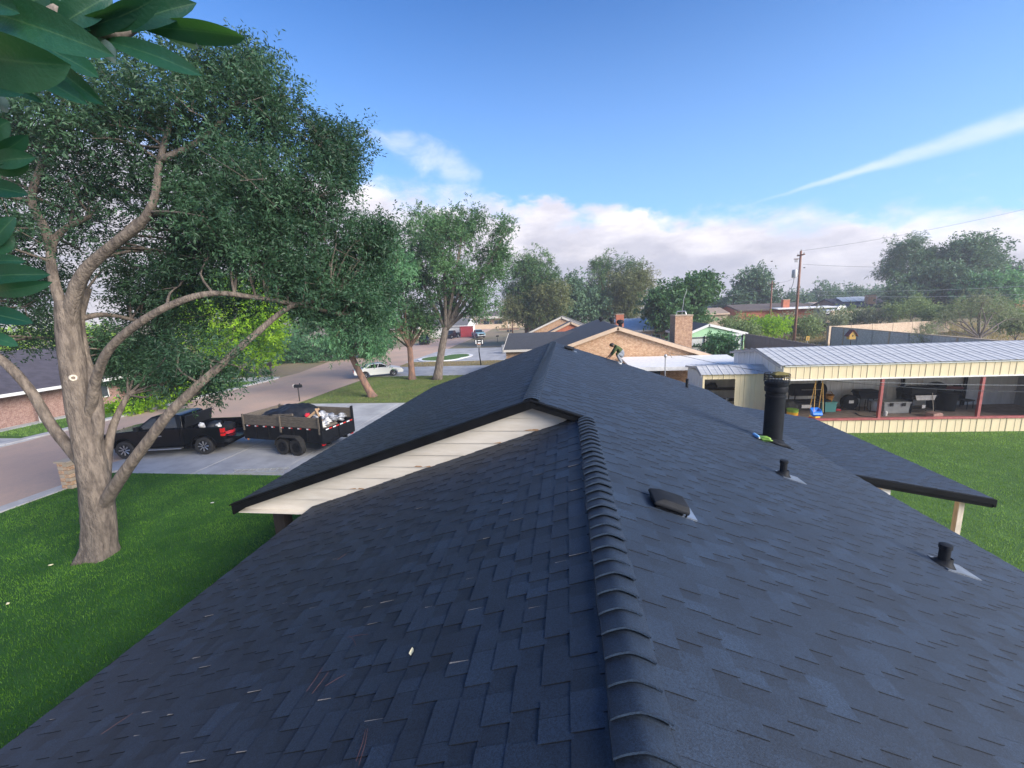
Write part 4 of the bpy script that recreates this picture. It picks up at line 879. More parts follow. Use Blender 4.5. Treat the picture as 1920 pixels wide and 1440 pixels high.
def pickup(name, label, loc, rz, paint, detail=True, group=None):
    t = thing(name, label, 'pickup truck', loc, rz, group); W = 1.0; xf, xr, rw = 1.80, -1.78, .42
    body = [(-.93, .50), (xf-.60, .50)]
    fr = arch(xf, .42, .55, .50)[::-1]
    poly = [(-.93, .50)]+fr+[(2.78, .52), (2.86, .66), (2.88, 1.02), (2.80, 1.17), (2.4, 1.24), (1.32, 1.32), (-.93, 1.33)]
    b = MB(); tprism(b, poly, lambda z: W-.05*max(0, z-.9)-.04*max(0, .7-z)); body = b.build('body', paint, t, True, .03)
    yb = lambda z: .945-(z-1.3)*.30
    cab = [(1.30, 1.32), (.52, 1.90), (.30, 1.95), (-.62, 1.95), (-.80, 1.90), (-.93, 1.32)]
    b = MB(); tprism(b, cab, yb); cabo = b.build('cab', paint, t, True, .035)
    for s in (1, -1):
        for pl_ in ([(1.08, 1.37), (.50, 1.82), (.30, 1.84), (.22, 1.37)], [(.16, 1.37), (.20, 1.84), (-.56, 1.84), (-.70, 1.37)]):
            quadplate([(x, s*(yb(z)+.004), z) for x, z in (pl_ if s > 0 else pl_[::-1])], .012, 'glass_dark', 'side_window', t)
        quadplate([(x, s*(W+.018), z) for x, z in ([(.19, 1.0), (.19, 1.04), (.03, 1.04), (.03, 1.0)] if s > 0 else [(.03, 1.0), (.03, 1.04), (.19, 1.04), (.19, 1.0)])], .03, 'chrome', 'door_handle', t)
        b = MB(); b.box((1.02, s*1.03-.09, 1.30), (1.16, s*1.03+.09, 1.52)); b.build('mirror', 'black_plastic', t, bevel=.03)
        for xx in (.20, 1.10, -.78):
            MB().box((xx-.006, s*(W-.012)-.004, .60), (xx+.006, s*(W-.012)+.006, 1.30)).build('door_seam', 'black_trim', t)
        MB().box((-.8, s*1.0-.10, .36), (1.1, s*1.0+.10, .42)).build('running_board', 'chrome' if detail else 'black_trim', t, bevel=.015)
        # bed sides
        rr = arch(xr, .42, .56, .52)[::-1]
        ply = [(-2.78, .56)]+rr+[(-.95, .52), (-.95, 1.33), (-2.78, 1.30)]
        b = MB(); b.prism(ply, 'y', min(s*.90, s*.995), max(s*.90, s*.995)); b.build('bed_side', paint, t, True, .02)
        for (cx, rad) in ((xf, .55), (xr, .56)):
            pts = [(cx+rad*1.03*math.cos(a), s*(W-.005), .42+rad*1.03*math.sin(a)) for a in np.linspace(.05, math.pi-.05, 15)]
            b = MB(); b.tube(pts, .035, 6); b.build('wheel_arch_trim', 'black_trim', t, 'all')
        b = MB(); b.box((-2.80, min(s*.86, s*1.0), .86), (-2.62, max(s*.86, s*1.003), 1.24)); o = b.build('tail_light', 'lamp_red', t, bevel=.02)
        MB().box((-2.805, s*.93-.05, .99), (-2.615, s*.93+.076, 1.04)).build('lamp_band', 'black_pipe', o)
        MB().box((2.70, min(s*.62, s*.99), .90), (2.88, max(s*.62, s*.985), 1.08)).build('headlight', 'window_glass', t, bevel=.03)
        wheel(t, xf, s*.88, rw, .28, s, 8); wheel(t, xr, s*.88, rw, .28, s, 8)
    quadplate([(1.24, yb(1.37)-.05, 1.37), (1.24, -yb(1.37)+.05, 1.37), (.56, -yb(1.86)+.05, 1.875), (.56, yb(1.86)-.05, 1.875)][::-1], .012, 'glass_dark', 'windscreen', t)
    quadplate([(-.925, .70, 1.42), (-.925, -.70, 1.42), (-.835, -.62, 1.86), (-.835, .62, 1.86)], .012, 'glass_dark', 'rear_window', t)
    MB().box((-2.76, -.9, .72), (-.95, .9, .78)).build('bed_floor', 'black_plastic', t); MB().box((-1.0, -.9, .78), (-.955, .9, 1.32)).build('bed_front', paint, t)
    MB().box((2.80, -.98, .46), (2.98, .98, .68)).build('front_bumper', 'black_plastic' if paint == 'car_black' else 'chrome', t, bevel=.04)
    g_ = MB(); g_.box((2.86, -.60, .70), (2.905, .60, 1.08)); g_.build('grille', 'black_trim', t, bevel=.01)
    MB().box((-2.95, -.97, .52), (-2.76, .97, .70)).build('rear_bumper', 'black_plastic' if paint == 'car_black' else 'chrome', t, bevel=.03)
    MB().box((-2.6, -.82, .28), (2.4, .82, .50)).build('chassis', 'black_trim', t)
    return t
c_, s_ = -.982, -.187
TR = (-19.06, 17.20, .03); TRZ = math.atan2(s_, c_)
truck = pickup('pickup_truck', 'black pickup truck on the driveway with its tailgate down', TR, TRZ, 'car_black')
quadplate([(-2.80, .86, .80), (-3.42, .86, .76), (-3.42, -.86, .76), (-2.80, -.86, .80)], .07, 'car_black', 'tailgate', truck, .015)
b = MB(); b.tube([(2.98, .55, .45), (3.08, .55, .6), (3.08, .55, 1.0), (2.98, .55, 1.14)], .03, 8); b.tube([(2.98, -.55, .45), (3.08, -.55, .6), (3.08, -.55, 1.0), (2.98, -.55, 1.14)], .03, 8); b.tube([(3.08, -.9, .72), (3.08, .9, .72)], .03, 8); b.tube([(3.08, -.7, .98), (3.08, .7, .98)], .03, 8)
b.build('brush_guard', 'black_plastic', truck, True)
cv = quadplate([(-1.02, .93, 1.34), (-1.16, .93, 1.90), (-1.16, -.93, 1.90), (-1.02, -.93, 1.34)], .06, 'black_plastic', 'folded_bed_cover', truck, .015)
def tw_(lx, ly, lz, o=TR, a=TRZ): return (o[0]+lx*math.cos(a)-ly*math.sin(a), o[1]+lx*math.sin(a)+ly*math.cos(a), o[2]+lz)
# load in the truck bed
def sack(name, label, cat, p, r, m, seed, sq=(1, 1, .7), amp=.16, group=None, sub=3):
    o = MB().blob((0, 0, r*sq[2]*.85), r, sub, amp, seed, sq).build(name, m, None, 'all'); o.location = tuple(p); o.rotation_euler = (0, 0, seed); return tag(o, label, cat, group)
for k, (x, y, r, m, lab) in enumerate(((-1.35, .45, .30, 'black_plastic', 'black tool bag in the truck bed right behind the cab'), (-1.7, .1, .34, 'tarp', 'black sack in the middle of the truck bed'), (-2.1, .5, .28, 'tarp', 'black bag on the near side of the truck bed'), (-2.3, -.2, .32, 'black_plastic', 'dark bag near the open tailgate'), (-1.5, -.45, .33, 'tarp', 'dark bundle on the far side of the truck bed'))):
    sack('work_bag', lab, 'bag', tw_(x, y, .79), r, m, 31+k, (1.1, .9, .85))
for k, (x, y, r, lab) in enumerate(((-1.62, .62, .12, 'white plastic jug among the bags in the truck bed'), (-2.0, .20, .13, 'pale jug lying between black bags in the truck bed'))):
    b = MB(); b.lathe([(.001, 0), (r, .01), (r*1.02, r*1.8), (r*.4, r*2.3), (r*.35, r*2.7), (.001, r*2.7)], 14); o = b.build('jug', 'paper_white', None, True); o.location = tw_(x, y, .80 if k else 1.02); o.location.z += .22; o.rotation_euler = (0.5, .3, k); tag(o, lab, 'jug')
b = MB()
for k in range(4): b.tube([(.22*math.cos(a)*(1+.05*k), .30*math.sin(a), .03+.035*k+.01*math.sin(3*a+k)) for a in np.linspace(0, 2*math.pi, 25)], .017, 6, False)
o = b.build('air_hose', 'red_plastic', None, 'all'); o.location = tw_(-2.55, .25, .82); tag(o, 'coiled red hose lying at the open tailgate of the pickup', 'hose')
b = MB(); b.box((-.22, -.3, 0), (.22, .3, .3)); b.box((-.1, -.25, .3), (.1, .25, .34)); o = b.build('toolbox', 'black_plastic', None, bevel=.02); o.location = tw_(-2.35, .55, .79); o.rotation_euler = (0, 0, TRZ); tag(o, 'black plastic toolbox near the tail light of the pickup', 'toolbox')

# --- dump trailer
TL = (-13.10, 17.95, .03); TLZ = math.atan2(.182, -.983); LH, WH = 2.32, 1.03
trl = thing('dump_trailer', 'black tandem axle dump trailer with plank sides full of debris', 'trailer', TL, TLZ)
MB().box((-LH, -WH+.05, .62), (LH, WH-.05, .70)).build('floor', 'black_pipe', trl)
for s in (1, -1):
    side = MB().box((-LH, s*WH-.03, .62), (LH, s*WH+.03, 1.24)).build('steel_side', 'black_pipe', trl, bevel=.01)
    b = MB(); b.box((-LH-.02, s*WH-.05, 1.20), (LH+.02, s*WH+.05, 1.27)); b.box((-LH, s*WH-.05, .58), (LH, s*WH+.05, .66)); b.build('side_rail', 'black_pipe', side, bevel=.01)
    for k in range(7):
        x = -LH+.03+k*(2*LH-.06)/6; MB().box((x-.035, min(s*(WH+.025), s*(WH+.065)), .66), (x+.035, max(s*(WH+.025), s*(WH+.065)), 1.2)).build('side_stake', 'black_pipe', side)
    for k in range(8):       # reflective tape dashes
        x = LH-.35-k*(2*LH-.5)/8
        MB().box((x-.11, min(s*(WH+.045), s*(WH+.054)), 1.205), (x, max(s*(WH+.045), s*(WH+.054)), 1.26)).build('reflector_strip', 'tape_red', side)
        MB().box((x, min(s*(WH+.045), s*(WH+.054)), 1.205), (x+.11, max(s*(WH+.045), s*(WH+.054)), 1.26)).build('reflector_strip', 'tape_white', side)
    for j in range(3):       # stacked side planks
        for (x0, x1) in ((-LH, -.02), (.0, LH)):
            MB().box((x0+.005, s*WH-.025+rnd.uniform(-.006, .006), 1.275+j*.165), (x1-.005, s*WH+.02+rnd.uniform(-.006, .006), 1.275+j*.165+.158)).build('side_plank', 'weathered_plank', trl, bevel=.006)
    for x in (-LH+.06, -.01, LH-.06): MB().box((x-.04, min(s*(WH+.028), s*(WH+.075)), 1.0), (x+.04, max(s*(WH+.028), s*(WH+.075)), 1.80)).build('plank_stake', 'weathered_plank', trl)
    # fender
    pts = [(.16, .50), (.10, .72), (-.12, .90), (-1.10, .90), (-1.32, .72), (-1.38, .50)]
    b = MB()
    for i in range(5):
        (xa, za), (xb, zb_) = pts[i], pts[i+1]; y0, y1 = s*(WH+.05), s*(WH+.34); b.add([(xa, y0, za), (xa, y1, za), (xb, y1, zb_), (xb, y0, zb_), (xa, y0, za-.02), (xa, y1, za-.05), (xb, y1, zb_-.05), (xb, y0, zb_-.02)], [(0, 1, 2, 3), (4, 5, 6, 7), (1, 5, 6, 2), (0, 4, 7, 3)])
    b.build('fender', 'weathered_plank' if False else 'rubber', trl)
    for x in (-.20, -1.03): wheel(trl, x, s*(WH+.17), .385, .24, s, 6, 'black_pipe', .55)
    MB().box((-LH-.015, min(s*.86, s*1.02), .46), (-LH+.08, max(s*.86, s*1.02), .60)).build('tail_light', 'lamp_red', trl, bevel=.01)
    MB().box((LH-.25, min(s*(WH+.03), s*(WH+.06)), .52), (LH-.17, max(s*(WH+.03), s*(WH+.06)), .58)).build('marker_light', 'lamp_amber', trl)
    MB().box((-LH, s*.55-.05, .40), (LH, s*.55+.05, .58)).build('frame_rail', 'black_pipe', trl)
gate = MB().box((-LH-.07, -WH, .60), (-LH-.01, WH, 1.20)).build('rear_gate', 'black_pipe', trl, bevel=.01)
b = MB(); b.box((-LH-.11, -WH, 1.16), (-LH-.01, WH, 1.24)); b.box((-LH-.11, -.04, .6), (-LH-.07, .04, 1.16)); b.box((-LH-.10, -WH, .56), (-LH-.01, WH, .64)); b.build('gate_frame', 'black_pipe', gate)
for k in range(4):
    for q_, m in ((0, 'tape_red'), (.2, 'tape_white')): MB().box((-LH-.119, -.9+k*.46+q_, 1.17), (-LH-.111, -.9+k*.46+q_+.19, 1.225)).build('reflector_strip', m, gate)
MB().box((LH-.02, -WH, 1.275), (LH+.03, WH, 1.74)).build('front_plank', 'weathered_plank', trl, bevel=.008)
MB().box((LH-.03, -WH, .62), (LH+.03, WH, 1.26)).build('front_wall', 'black_pipe', trl, bevel=.01)
for s in (1, -1): MB().box((-LH-.08, s*WH-.05, .6), (-LH, s*WH+.05, 1.86)).build('corner_post', 'black_pipe', trl, bevel=.01)
b = MB(); b.tube([(LH, .6, .5), (LH+1.05, .03, .5)], .05, 8); b.tube([(LH, -.6, .5), (LH+1.05, -.03, .5)], .05, 8); b.tube([(LH+1.0, 0, .5), (LH+1.25, 0, .52)], .06, 8); b.build('tongue', 'black_pipe', trl)
b = MB(); b.cyl((LH+.85, .2, .15), (LH+.85, .2, .95), .04, 10); b.build('jack_stand', 'steel', trl)
b = MB(); b.tube(smooth_path([(LH+.02, .9, 1.2), (LH+.1, .95, .8), (LH+.35, .8, .42), (LH+1.0, .15, .45)], 5), .016, 6); b.build('light_cable', 'paper_white', trl, 'all')
# tarp over the front two thirds
def lw(lx, ly, lz): return tw_(lx, ly, lz, TL, TLZ)
n, m = 30, 20; V = []
qn = random.Random(3)
for i in range(n+1):
    for j in range(m+1):
        u = -.75+i/n*3.0; v = -1.02+j/m*2.04
        hgt = 1.62+.42*math.exp(-((u-.05)/.75)**2)*(1-.45*v*v)+.20*math.exp(-((u-.9)/.5)**2)-.10*(u-.8)*(u > .8)
        hgt += .055*math.sin(5*u+2*v+1)*math.sin(4*v-u)+.03*math.sin(11*u-5*v)+.02*math.sin(17*v+6*u)
        edge_ = max(0, abs(v)-.8); hgt -= edge_*1.0*(1+.5*math.sin(7*u))
        if u < -.55: hgt -= (-.55-u)*1.6
        V.append((u, v, hgt))
Fq = [(i*(m+1)+j, (i+1)*(m+1)+j, (i+1)*(m+1)+j+1, i*(m+1)+j+1) for i in range(n) for j in range(m)]
o = np_mesh('tarp', V, Fq, 'tarp', smooth=True); o.location = TL; o.rotation_euler = (0, 0, TLZ); so = o.modifiers.new('thickness', 'SOLIDIFY'); so.thickness = .012
tag(o, 'crumpled black tarp heaped over the front of the dump trailer', 'tarp')
# debris under and behind the tarp
MB_ = MB(); MB_.blob((0, 0, .42), 1.0, 3, .1, 5, (2.0, .93, .50)); o = MB_.build('debris_heap', 'weathered_plank', None, 'all'); o.location = lw(-.1, 0, .70); o.rotation_euler = (0, 0, TLZ); tag(o, 'brown heap of torn roofing filling the trailer under the tarp', 'debris')
qd = random.Random(12)
for k in range(13):
    x = qd.uniform(-2.1, -.7); y = qd.uniform(-.75, .75); h = 1.22+.26*(1-(abs(y)))*(1 if x > -1.9 else .5)
    sack('insulation_scrap', 'crumpled silver white insulation scrap heaped at the rear of the trailer', 'scrap', lw(x, y, h), qd.uniform(.14, .25), 'foil' if k % 3 else 'paper_white', 50+k, (1.3, .9, .7), .45, 'insulation scraps in the trailer', 3)
for k, (a, b_, lab) in enumerate((((-.85, .55, 1.45), (-1.45, .15, 2.0), 'weathered stud leaning up out of the trailer load'), ((-1.35, .2, 1.98), (-1.95, .55, 1.5), 'second stud forming a peak above the trailer debris'), ((.5, .93, 1.80), (-.6, .85, 1.86), 'long pale board lying along the trailer edge by the tarp'))):
    o = beam(lw(*a), lw(*b_), .09, .10, 'new_wood' if k < 2 else 'weathered_plank', 'scrap_board', 0.0, parent=trl); o.parent = None; tag(o, lab, 'board')
o = sack('red_wrapper', 'red and white wrapper among the silver trailer scraps', 'wrapper', lw(-.95, .35, 1.62), .13, 'red_plastic', 77, (1.2, .7, .6), .3)

# --- sedan
def sedan(name, label, loc, rz, paint):
    t = thing(name, label, 'car', loc, rz); rw = .325; xf, xr = 1.40, -1.38
    poly = [(-2.42, .42), (-2.46, .62), (-2.40, .86), (-2.25, .93), (-1.5, .96), (.95, .97), (1.75, .88), (2.28, .74), (2.40, .58), (2.38, .36)]+[(xf+.44, .30)]+arch(xf, .325, .40, .32)+[(xf-.44, .27), (xr+.44, .27)]+arch(xr, .325, .40, .32)+[(xr-.44, .32)]
    b = MB(); tprism(b, poly, lambda z: .90-.10*max(0, z-.7)-.12*max(0, .45-z)); b.build('body', paint, t, True, .045, seg=3)
    yb = lambda z: .855-(z-.95)*.42
    b = MB(); tprism(b, [(-1.62, .95), (-1.05, 1.33), (-.75, 1.40), (.05, 1.42), (.35, 1.37), (1.15, .96)], yb); b.build('cabin', paint, t, True, .04, seg=3)
    for s in (1, -1):
        for pl_ in ([(.98, 1.0), (.32, 1.31), (.02, 1.35), (-.10, 1.0)], [(-.16, 1.0), (-.06, 1.35), (-.72, 1.33), (-1.30, 1.02)]):
            quadplate([(x, s*(yb(z)+.004), z) for x, z in (pl_ if s > 0 else pl_[::-1])], .012, 'glass_dark', 'side_window', t)
        wheel(t, xf, s*.80, rw, .2, s, 7, 'chrome', .62); wheel(t, xr, s*.80, rw, .2, s, 7, 'chrome', .62)
        MB().box((2.18, min(s*.45, s*.84), .60), (2.40, max(s*.45, s*.84), .72)).build('headlight', 'window_glass', t, bevel=.03)
        MB().box((-2.47, min(s*.5, s*.86), .66), (-2.36, max(s*.5, s*.86), .82)).build('tail_light', 'lamp_red', t, bevel=.02)
        MB().box((-.14, s*.872-.004, .42), (-.125, s*.872+.008, .93)).build('door_seam', 'black_trim', t)
        MB().box((.68, s*.98-.09, .98), (.80, s*.98+.05, 1.08)).build('mirror', paint, t, bevel=.03)
    quadplate([(1.10, .72, 1.0), (.42, .58, 1.345), (.42, -.58, 1.345), (1.10, -.72, 1.0)], .012, 'glass_dark', 'windscreen', t)
    quadplate([(-1.55, .70, 1.0), (-1.55, -.70, 1.0), (-1.06, -.58, 1.31), (-1.06, .58, 1.31)], .012, 'glass_dark', 'rear_window', t)
    return t
pf, pr = atz(738, 705, 0), atz(686, 710, 0); ang = math.atan2(pf[1]-pr[1], pf[0]-pr[0]); cc_ = (pf+pr)/2+np.array([-math.sin(ang), math.cos(ang), 0])*.8
sedan('sedan_car', 'white sedan parked nose in behind the leaning tree trunk', (cc_[0], cc_[1], .02), ang, 'car_white')
p = atz(897, 633, 0); pickup('pickup_truck', 'light teal pickup truck parked far up the street', (p[0], p[1], 0), R(-62), 'car_teal', False)
p = atz(797, 645, 0); pickup('pickup_truck', 'dark pickup truck half hidden behind the multi stemmed tree', (p[0], p[1], 0), R(-75), 'car_black', False)
p = atz(845, 636, 0)+np.array([0, 3, 0]); pickup('pickup_truck', 'dark pickup truck in the shade left of the red bin far up the street', (p[0]-.6, p[1], 0), R(-100), 'car_black', False)
p = at(1572, 583, 88); pz = float(terrain(p[0], p[1])); pickup('pickup_truck', 'white topped pickup beside the brown roofed hillside house', (p[0], p[1], pz-.08), R(185), 'car_white', False)
# red roll-off bin far up the street
p = atz(875, 632, 0); t = thing('roll_off_bin', 'dark red ribbed steel bin standing up the street', 'bin', (p[0], p[1], 0), R(20))
bd = MB(); bd.box((-1.6, -1.1, .15), (1.6, -1.02, 2.6)); bd.box((-1.6, 1.02, .15), (1.6, 1.1, 2.6)); bd.box((-1.6, -1.02, .15), (-1.52, 1.02, 2.6)); bd.box((1.52, -1.02, .15), (1.6, 1.02, 2.6)); bd.box((-1.6, -1.1, .08), (1.6, 1.1, .15)); bd.build('body', 'car_red', t)
for k in range(6): MB().box((-1.5+k*.58, -1.18, .15), (-1.38+k*.58, -1.102, 2.6)).build('rib', 'car_red', t)
MB().box((-1.66, -1.19, 2.602), (1.66, 1.16, 2.70)).build('top_rail', 'car_red', t)
# flat boat-like utility trailer further up
p = atz(955, 622, 0); t = thing('utility_trailer', 'low rusty utility trailer parked at the far curb', 'trailer', (p[0], p[1], 0), R(8))
MB().box((-3, -1, .55), (3, 1, .66)).build('deck', 'new_wood', t); b = MB(); b.tube([(3, 0, .55), (4.4, 0, .5)], .06, 6); b.build('tongue', 'rubber', t)
for s in (1, -1):
    for x in (-.4, .45): MB().lathe([(.001, -.1), (.33, -.1), (.35, 0), (.33, .1), (.001, .1)], 14, AX, (x, s*1.1, .35)).build('wheel', 'rubber', t)
    MB().box((-3, s*1.0-.03, .662), (3, s*1.0+.03, .95)).build('side_rail', 'bark_red', t)

# ------------------------------------------------------------------ metal sheds (local x along the front, y to the back)
def rib_panel(name, wd, h, m, t=.012):
    """A sheet panel standing in x-z, front at y=0, with a raised rib at its right edge."""
    key = (name, round(wd, 3), round(h, 3), m)
    if key in PANELS: return PANELS[key]
    b = MB(); x0, x1 = 0, wd
    prof = [(0, 0), (wd*.46, 0), (wd*.48, -.010), (wd*.52, -.010), (wd*.54, 0), (wd-.075, 0), (wd-.055, -.018), (wd-.022, -.018), (wd-.003, 0), (wd-.003, t), (0, t)]
    b.prism(prof, 'z', 0, h); o = b.build(name, m); me = o.data; bpy.data.objects.remove(o); PANELS[key] = me; return me
PANELS = {}
def wall_run(parent, name, p0, d, n, wd, h, m, z0=0.0, inside=False):
    """n panels side by side from p0 along direction d (angle), facing its right hand side."""
    me = rib_panel(name, wd, h, m)
    for i in range(n):
        o = link(name, me, parent); o.location = (p0[0]+math.cos(d)*wd*i, p0[1]+math.sin(d)*wd*i, z0); o.rotation_euler = (0, 0, d)
shed = thing('metal_shed', 'long open fronted cream metal shed behind the back lawn', 'shed', (9.75, 19.92, 0), R(2.4))
LS, DS, PW = 14.98, 5.1, .60; NP_ = 25
ZFt, ZRd, ZBk, YRd = 3.30, 3.83, 3.42, 2.3
MB().box((0.02, .1, -.05), (LS, DS, .02)).build('floor', 'shed_floor', shed)
wall_run(shed, 'fascia_panel', (0, 0), 0, NP_, PW, .70, 'cream_metal', 2.60)
wall_run(shed, 'low_wall_panel', (0, 0), 0, NP_, PW, .64, 'cream_metal', 0)
wall_run(shed, 'back_wall_panel', (0, DS-.05), 0, NP_, PW, 3.3, 'white_metal', 0)
for i in range(8): # left end wall, seen from outside
    wd = DS/8; yy = wd*i; zt = ZFt+(ZRd-ZFt)*min(1, yy/YRd) if yy < YRd else ZRd-(ZRd-ZBk)*(yy-YRd)/(DS-YRd)
    me = rib_panel('end_wall_panel', wd, round(zt-.03, 3), 'white_metal'); o = link('end_wall_panel', me, shed); o.location = (-.01, DS-yy, 0); o.rotation_euler = (0, 0, -math.pi/2)
    # the run goes front to back; heights follow the roof
    o.location = (-.01, yy+wd, 0)
for i in range(8):
    wd = DS/8; me = rib_panel('end_wall_panel', wd, 3.28, 'grey_metal'); o = link('end_wall_panel', me, shed); o.location = (LS-.04, wd*(i+1), 0); o.rotation_euler = (0, 0, -math.pi/2)
for z in (.75, 1.55, 2.35):
    MB().box((LS-.16, .1, z), (LS-.082, DS-.1, z+.05)).build('wall_girt', 'galvanised', shed)
for x in (4.6, 9.0, 12.2): MB().box((x, DS-.20, 0), (x+.12, DS-.095, 3.3)).build('back_post', 'black_pipe', shed)
def bent_roof(parent, n, wd, x0, pts, m, name, t=.02):
    b = MB(); k = len(pts)
    prof = [(0, 0), (wd*.47, 0), (wd*.5, .012), (wd*.53, 0), (wd-.08, 0), (wd-.05, .020), (wd-.03, .020), (wd+.004, -.001)]
    vs = [(px_, y, z+h) for (y, z) in pts for (px_, h) in prof]; q = len(prof)
    b.add(vs, [(i*q+j, i*q+j+1, (i+1)*q+j+1, (i+1)*q+j) for i in range(k-1) for j in range(q-1)])
    o = b.build(name, m); me = o.data; bpy.data.objects.remove(o)
    for i in range(n): o = link(name, me, parent); o.location = (x0+wd*i, 0, 0)
bent_roof(shed, NP_+1, PW, -.18, [(-.14, ZFt-.02), (YRd, ZRd), (DS+.1, ZBk)], 'galvanised_roof', 'roof_panel')
rs = MB(); rs.prism([(-.06, ZFt-.06), (YRd, ZRd-.05), (DS+.05, ZBk-.05), (DS+.05, ZBk-.1), (YRd, ZRd-.1), (-.06, ZFt-.11)], 'x', .03, LS-.05); rs.build('roof_liner', 'white_metal', shed)
b = MB(); b.prism([(-.15, ZFt-.06), (YRd, ZRd-.03), (DS+.1, ZBk-.04), (DS+.1, ZBk-.15), (YRd, ZRd-.15), (-.15, ZFt-.18)], 'x', -.22, -.185); b.build('gable_trim', 'galvanised', shed)
MB().box((-.02, -.05, 2.55), (LS, .12, 2.598)).build('header_beam', 'white_paint', shed)
MB().box((0, -.06, .645), (LS, .14, .73)).build('sill_rail', 'red_steel', shed, bevel=.01)
for x in (4.25, 8.35): MB().box((x-.055, -.02, .73), (x+.055, .09, 2.55)).build('front_post', 'red_steel', shed)
MB().box((-.04, -.05, 0), (.06, .06, 2.6)).build('corner_post', 'white_paint', shed)
SR = R(2.4)
def sw(x, y, z): return (9.75+x*math.cos(SR)-y*math.sin(SR), 19.92+x*math.sin(SR)+y*math.cos(SR), z)
def shx(px, y): 
    Y = 19.92+y+.042*((px-1062)/770*(20+y)-9.75); p = at(px, 750, Y); dx, dy = p[0]-9.75, p[1]-19.92; return dx*math.cos(SR)+dy*math.sin(SR)
# small storage shed on the left
sm = thing('storage_shed', 'small cream metal storage shed with a dark open doorway', 'shed', (6.62, 21.0, 0))
LW = 2.95; D2 = 2.5
wall_run(sm, 'front_panel', (1.50, 0), 0, 3, .483, 2.74, 'cream_metal', 0); wall_run(sm, 'header_panel', (0, 0), 0, 3, .50, .26, 'cream_metal', 2.48); MB().box((-.02, -.03, 0), (.07, .03, 2.74)).build('door_jamb', 'cream_metal', sm)
for i in range(5):
    me = rib_panel('side_panel', .5, 2.78, 'white_metal'); o = link('side_panel', me, sm); o.location = (-.03, .5*(i+1), 0); o.rotation_euler = (0, 0, -math.pi/2)
MB().box((0, D2-.03, 0), (LW, D2, 2.8)).build('back_wall', 'white_metal', sm); MB().box((LW-.02, 0.02, 0), (LW+.01, D2, 2.7)).build('side_wall', 'white_metal', sm)
MB().box((0, 0.02, -.04), (LW, D2, .02)).build('floor', 'shed_floor', sm)
bent_roof(sm, 6, .53, -.12, [(-.12, 2.73), (.75, 3.06), (D2+.1, 2.86)], 'galvanised_roof', 'roof_panel')
b = MB(); b.prism([(-.12, 2.70), (.75, 3.03), (D2+.1, 2.83), (D2+.1, 2.73), (.75, 2.92), (-.12, 2.6)], 'x', -.15, -.125); b.build('gable_trim', 'galvanised', sm)
b = MB(); b.box((-.085, .05, 1.9), (-.066, D2, 1.96)); b.build('side_rail', 'white_paint', sm)
# things stored in the small shed
b = MB(); b.box((.3, D2-.65, 1.55), (LW-.15, D2-.08, 1.60)); b.box((.3, D2-.65, .95), (LW-.15, D2-.08, 1.0))
for x in (.32, LW-.2): b.box((x, D2-.65, .02), (x+.05, D2-.6, 2.0))
o = b.build('storage_shelf', 'dark_wood', None); o.location = (6.62, 21.0, 0); tag(o, 'dark shelf rack inside the small storage shed', 'shelf')
for k, (x, z, r, lab) in enumerate(((.7, 1.6, .22, 'dark bundle on the top shelf of the small shed, left'), (1.15, 1.6, .26, 'dark bundle on the top shelf of the small shed, right'), (.8, 1.0, .24, 'dark sack on the middle shelf of the small shed, left'), (1.3, 1.0, .22, 'grey sack on the middle shelf of the small shed, right'))):
    sack('stored_bundle', lab, 'bundle', (6.62+x, 21+D2-.4, z), r, 'rubber' if k < 3 else 'grey_plastic', 90+k, (1, .8, .7))
b = MB(); b.cyl((0, 0, .45), (.75, .1, 1.35), .07, 8); b.box((-.12, -.1, .0), (.12, .1, .45)); o = b.build('leaf_blower', 'grey_plastic', None); o.location = (7.35, 21.6, .02); tag(o, 'grey machine with a slanted handle in the small shed doorway', 'machine')
b = MB(); b.tube([(0, 0, .0), (.05, .05, 1.1), (0, .12, 1.5), (.12, .1, 1.55)], .03, 8); b.tube([(-.2, 0, 1.3), (.2, .1, 1.42)], .025, 8); b.lathe([(.28, -.03), (.31, 0), (.28, .03)], 16, AX, (.1, .0, .31)); o = b.build('child_bicycle', 'rubber', None); o.location = (6.95, 21.5, .02); tag(o, 'dark bicycle handlebars at the left of the small shed doorway', 'bicycle')
b = MB(); b.box((-.35, -.3, 0), (.35, .3, .5)); b.build; o = b.build('storage_tote', 'paper_white', None, bevel=.05); o.location = (9.25, 20.4, .03); tag(o, 'white tote standing between the two sheds', 'tote')
b = MB(); b.box((-.36, -.31, 0), (.36, .31, .22)); o = b.build('tote_bag', 'red_plastic', None, bevel=.06); o.location = (9.25, 20.4, .535); tag(o, 'red bag on the white tote between the two sheds', 'bag')
# ---- things in the long shed
def leg4(t, x, y, h, r, m, z=0.0):
    for sx in (-1, 1):
        for sy in (-1, 1): MB().cyl((sx*x, sy*y, z), (sx*x*.95, sy*y*.95, h), r, 7).build('leg', m, t)
t = thing('smoker_grill', 'long black barrel smoker at the left end of the open shed', 'smoker', sw(shx(1511, 3.9), 3.9, .02), SR)
MB().lathe([(.001, -.85), (.30, -.85), (.34, -.8), (.34, .8), (.30, .85), (.001, .85)], 22, Matrix.Rotation(math.pi/2, 3, 'Y'), (0, 0, 1.28)).build('barrel', 'black_pipe', t, True)
MB().box((-.95, -.55, .72), (.95, -.1, .78)).build('shelf', 'black_pipe', t); MB().box((-.7, -.2, .2), (.7, .2, .55)).build('firebox', 'rubber', t, bevel=.02); MB().box((-.35, -.24, .30), (.15, -.205, .48)).build('label_plate', 'paper_white', t)
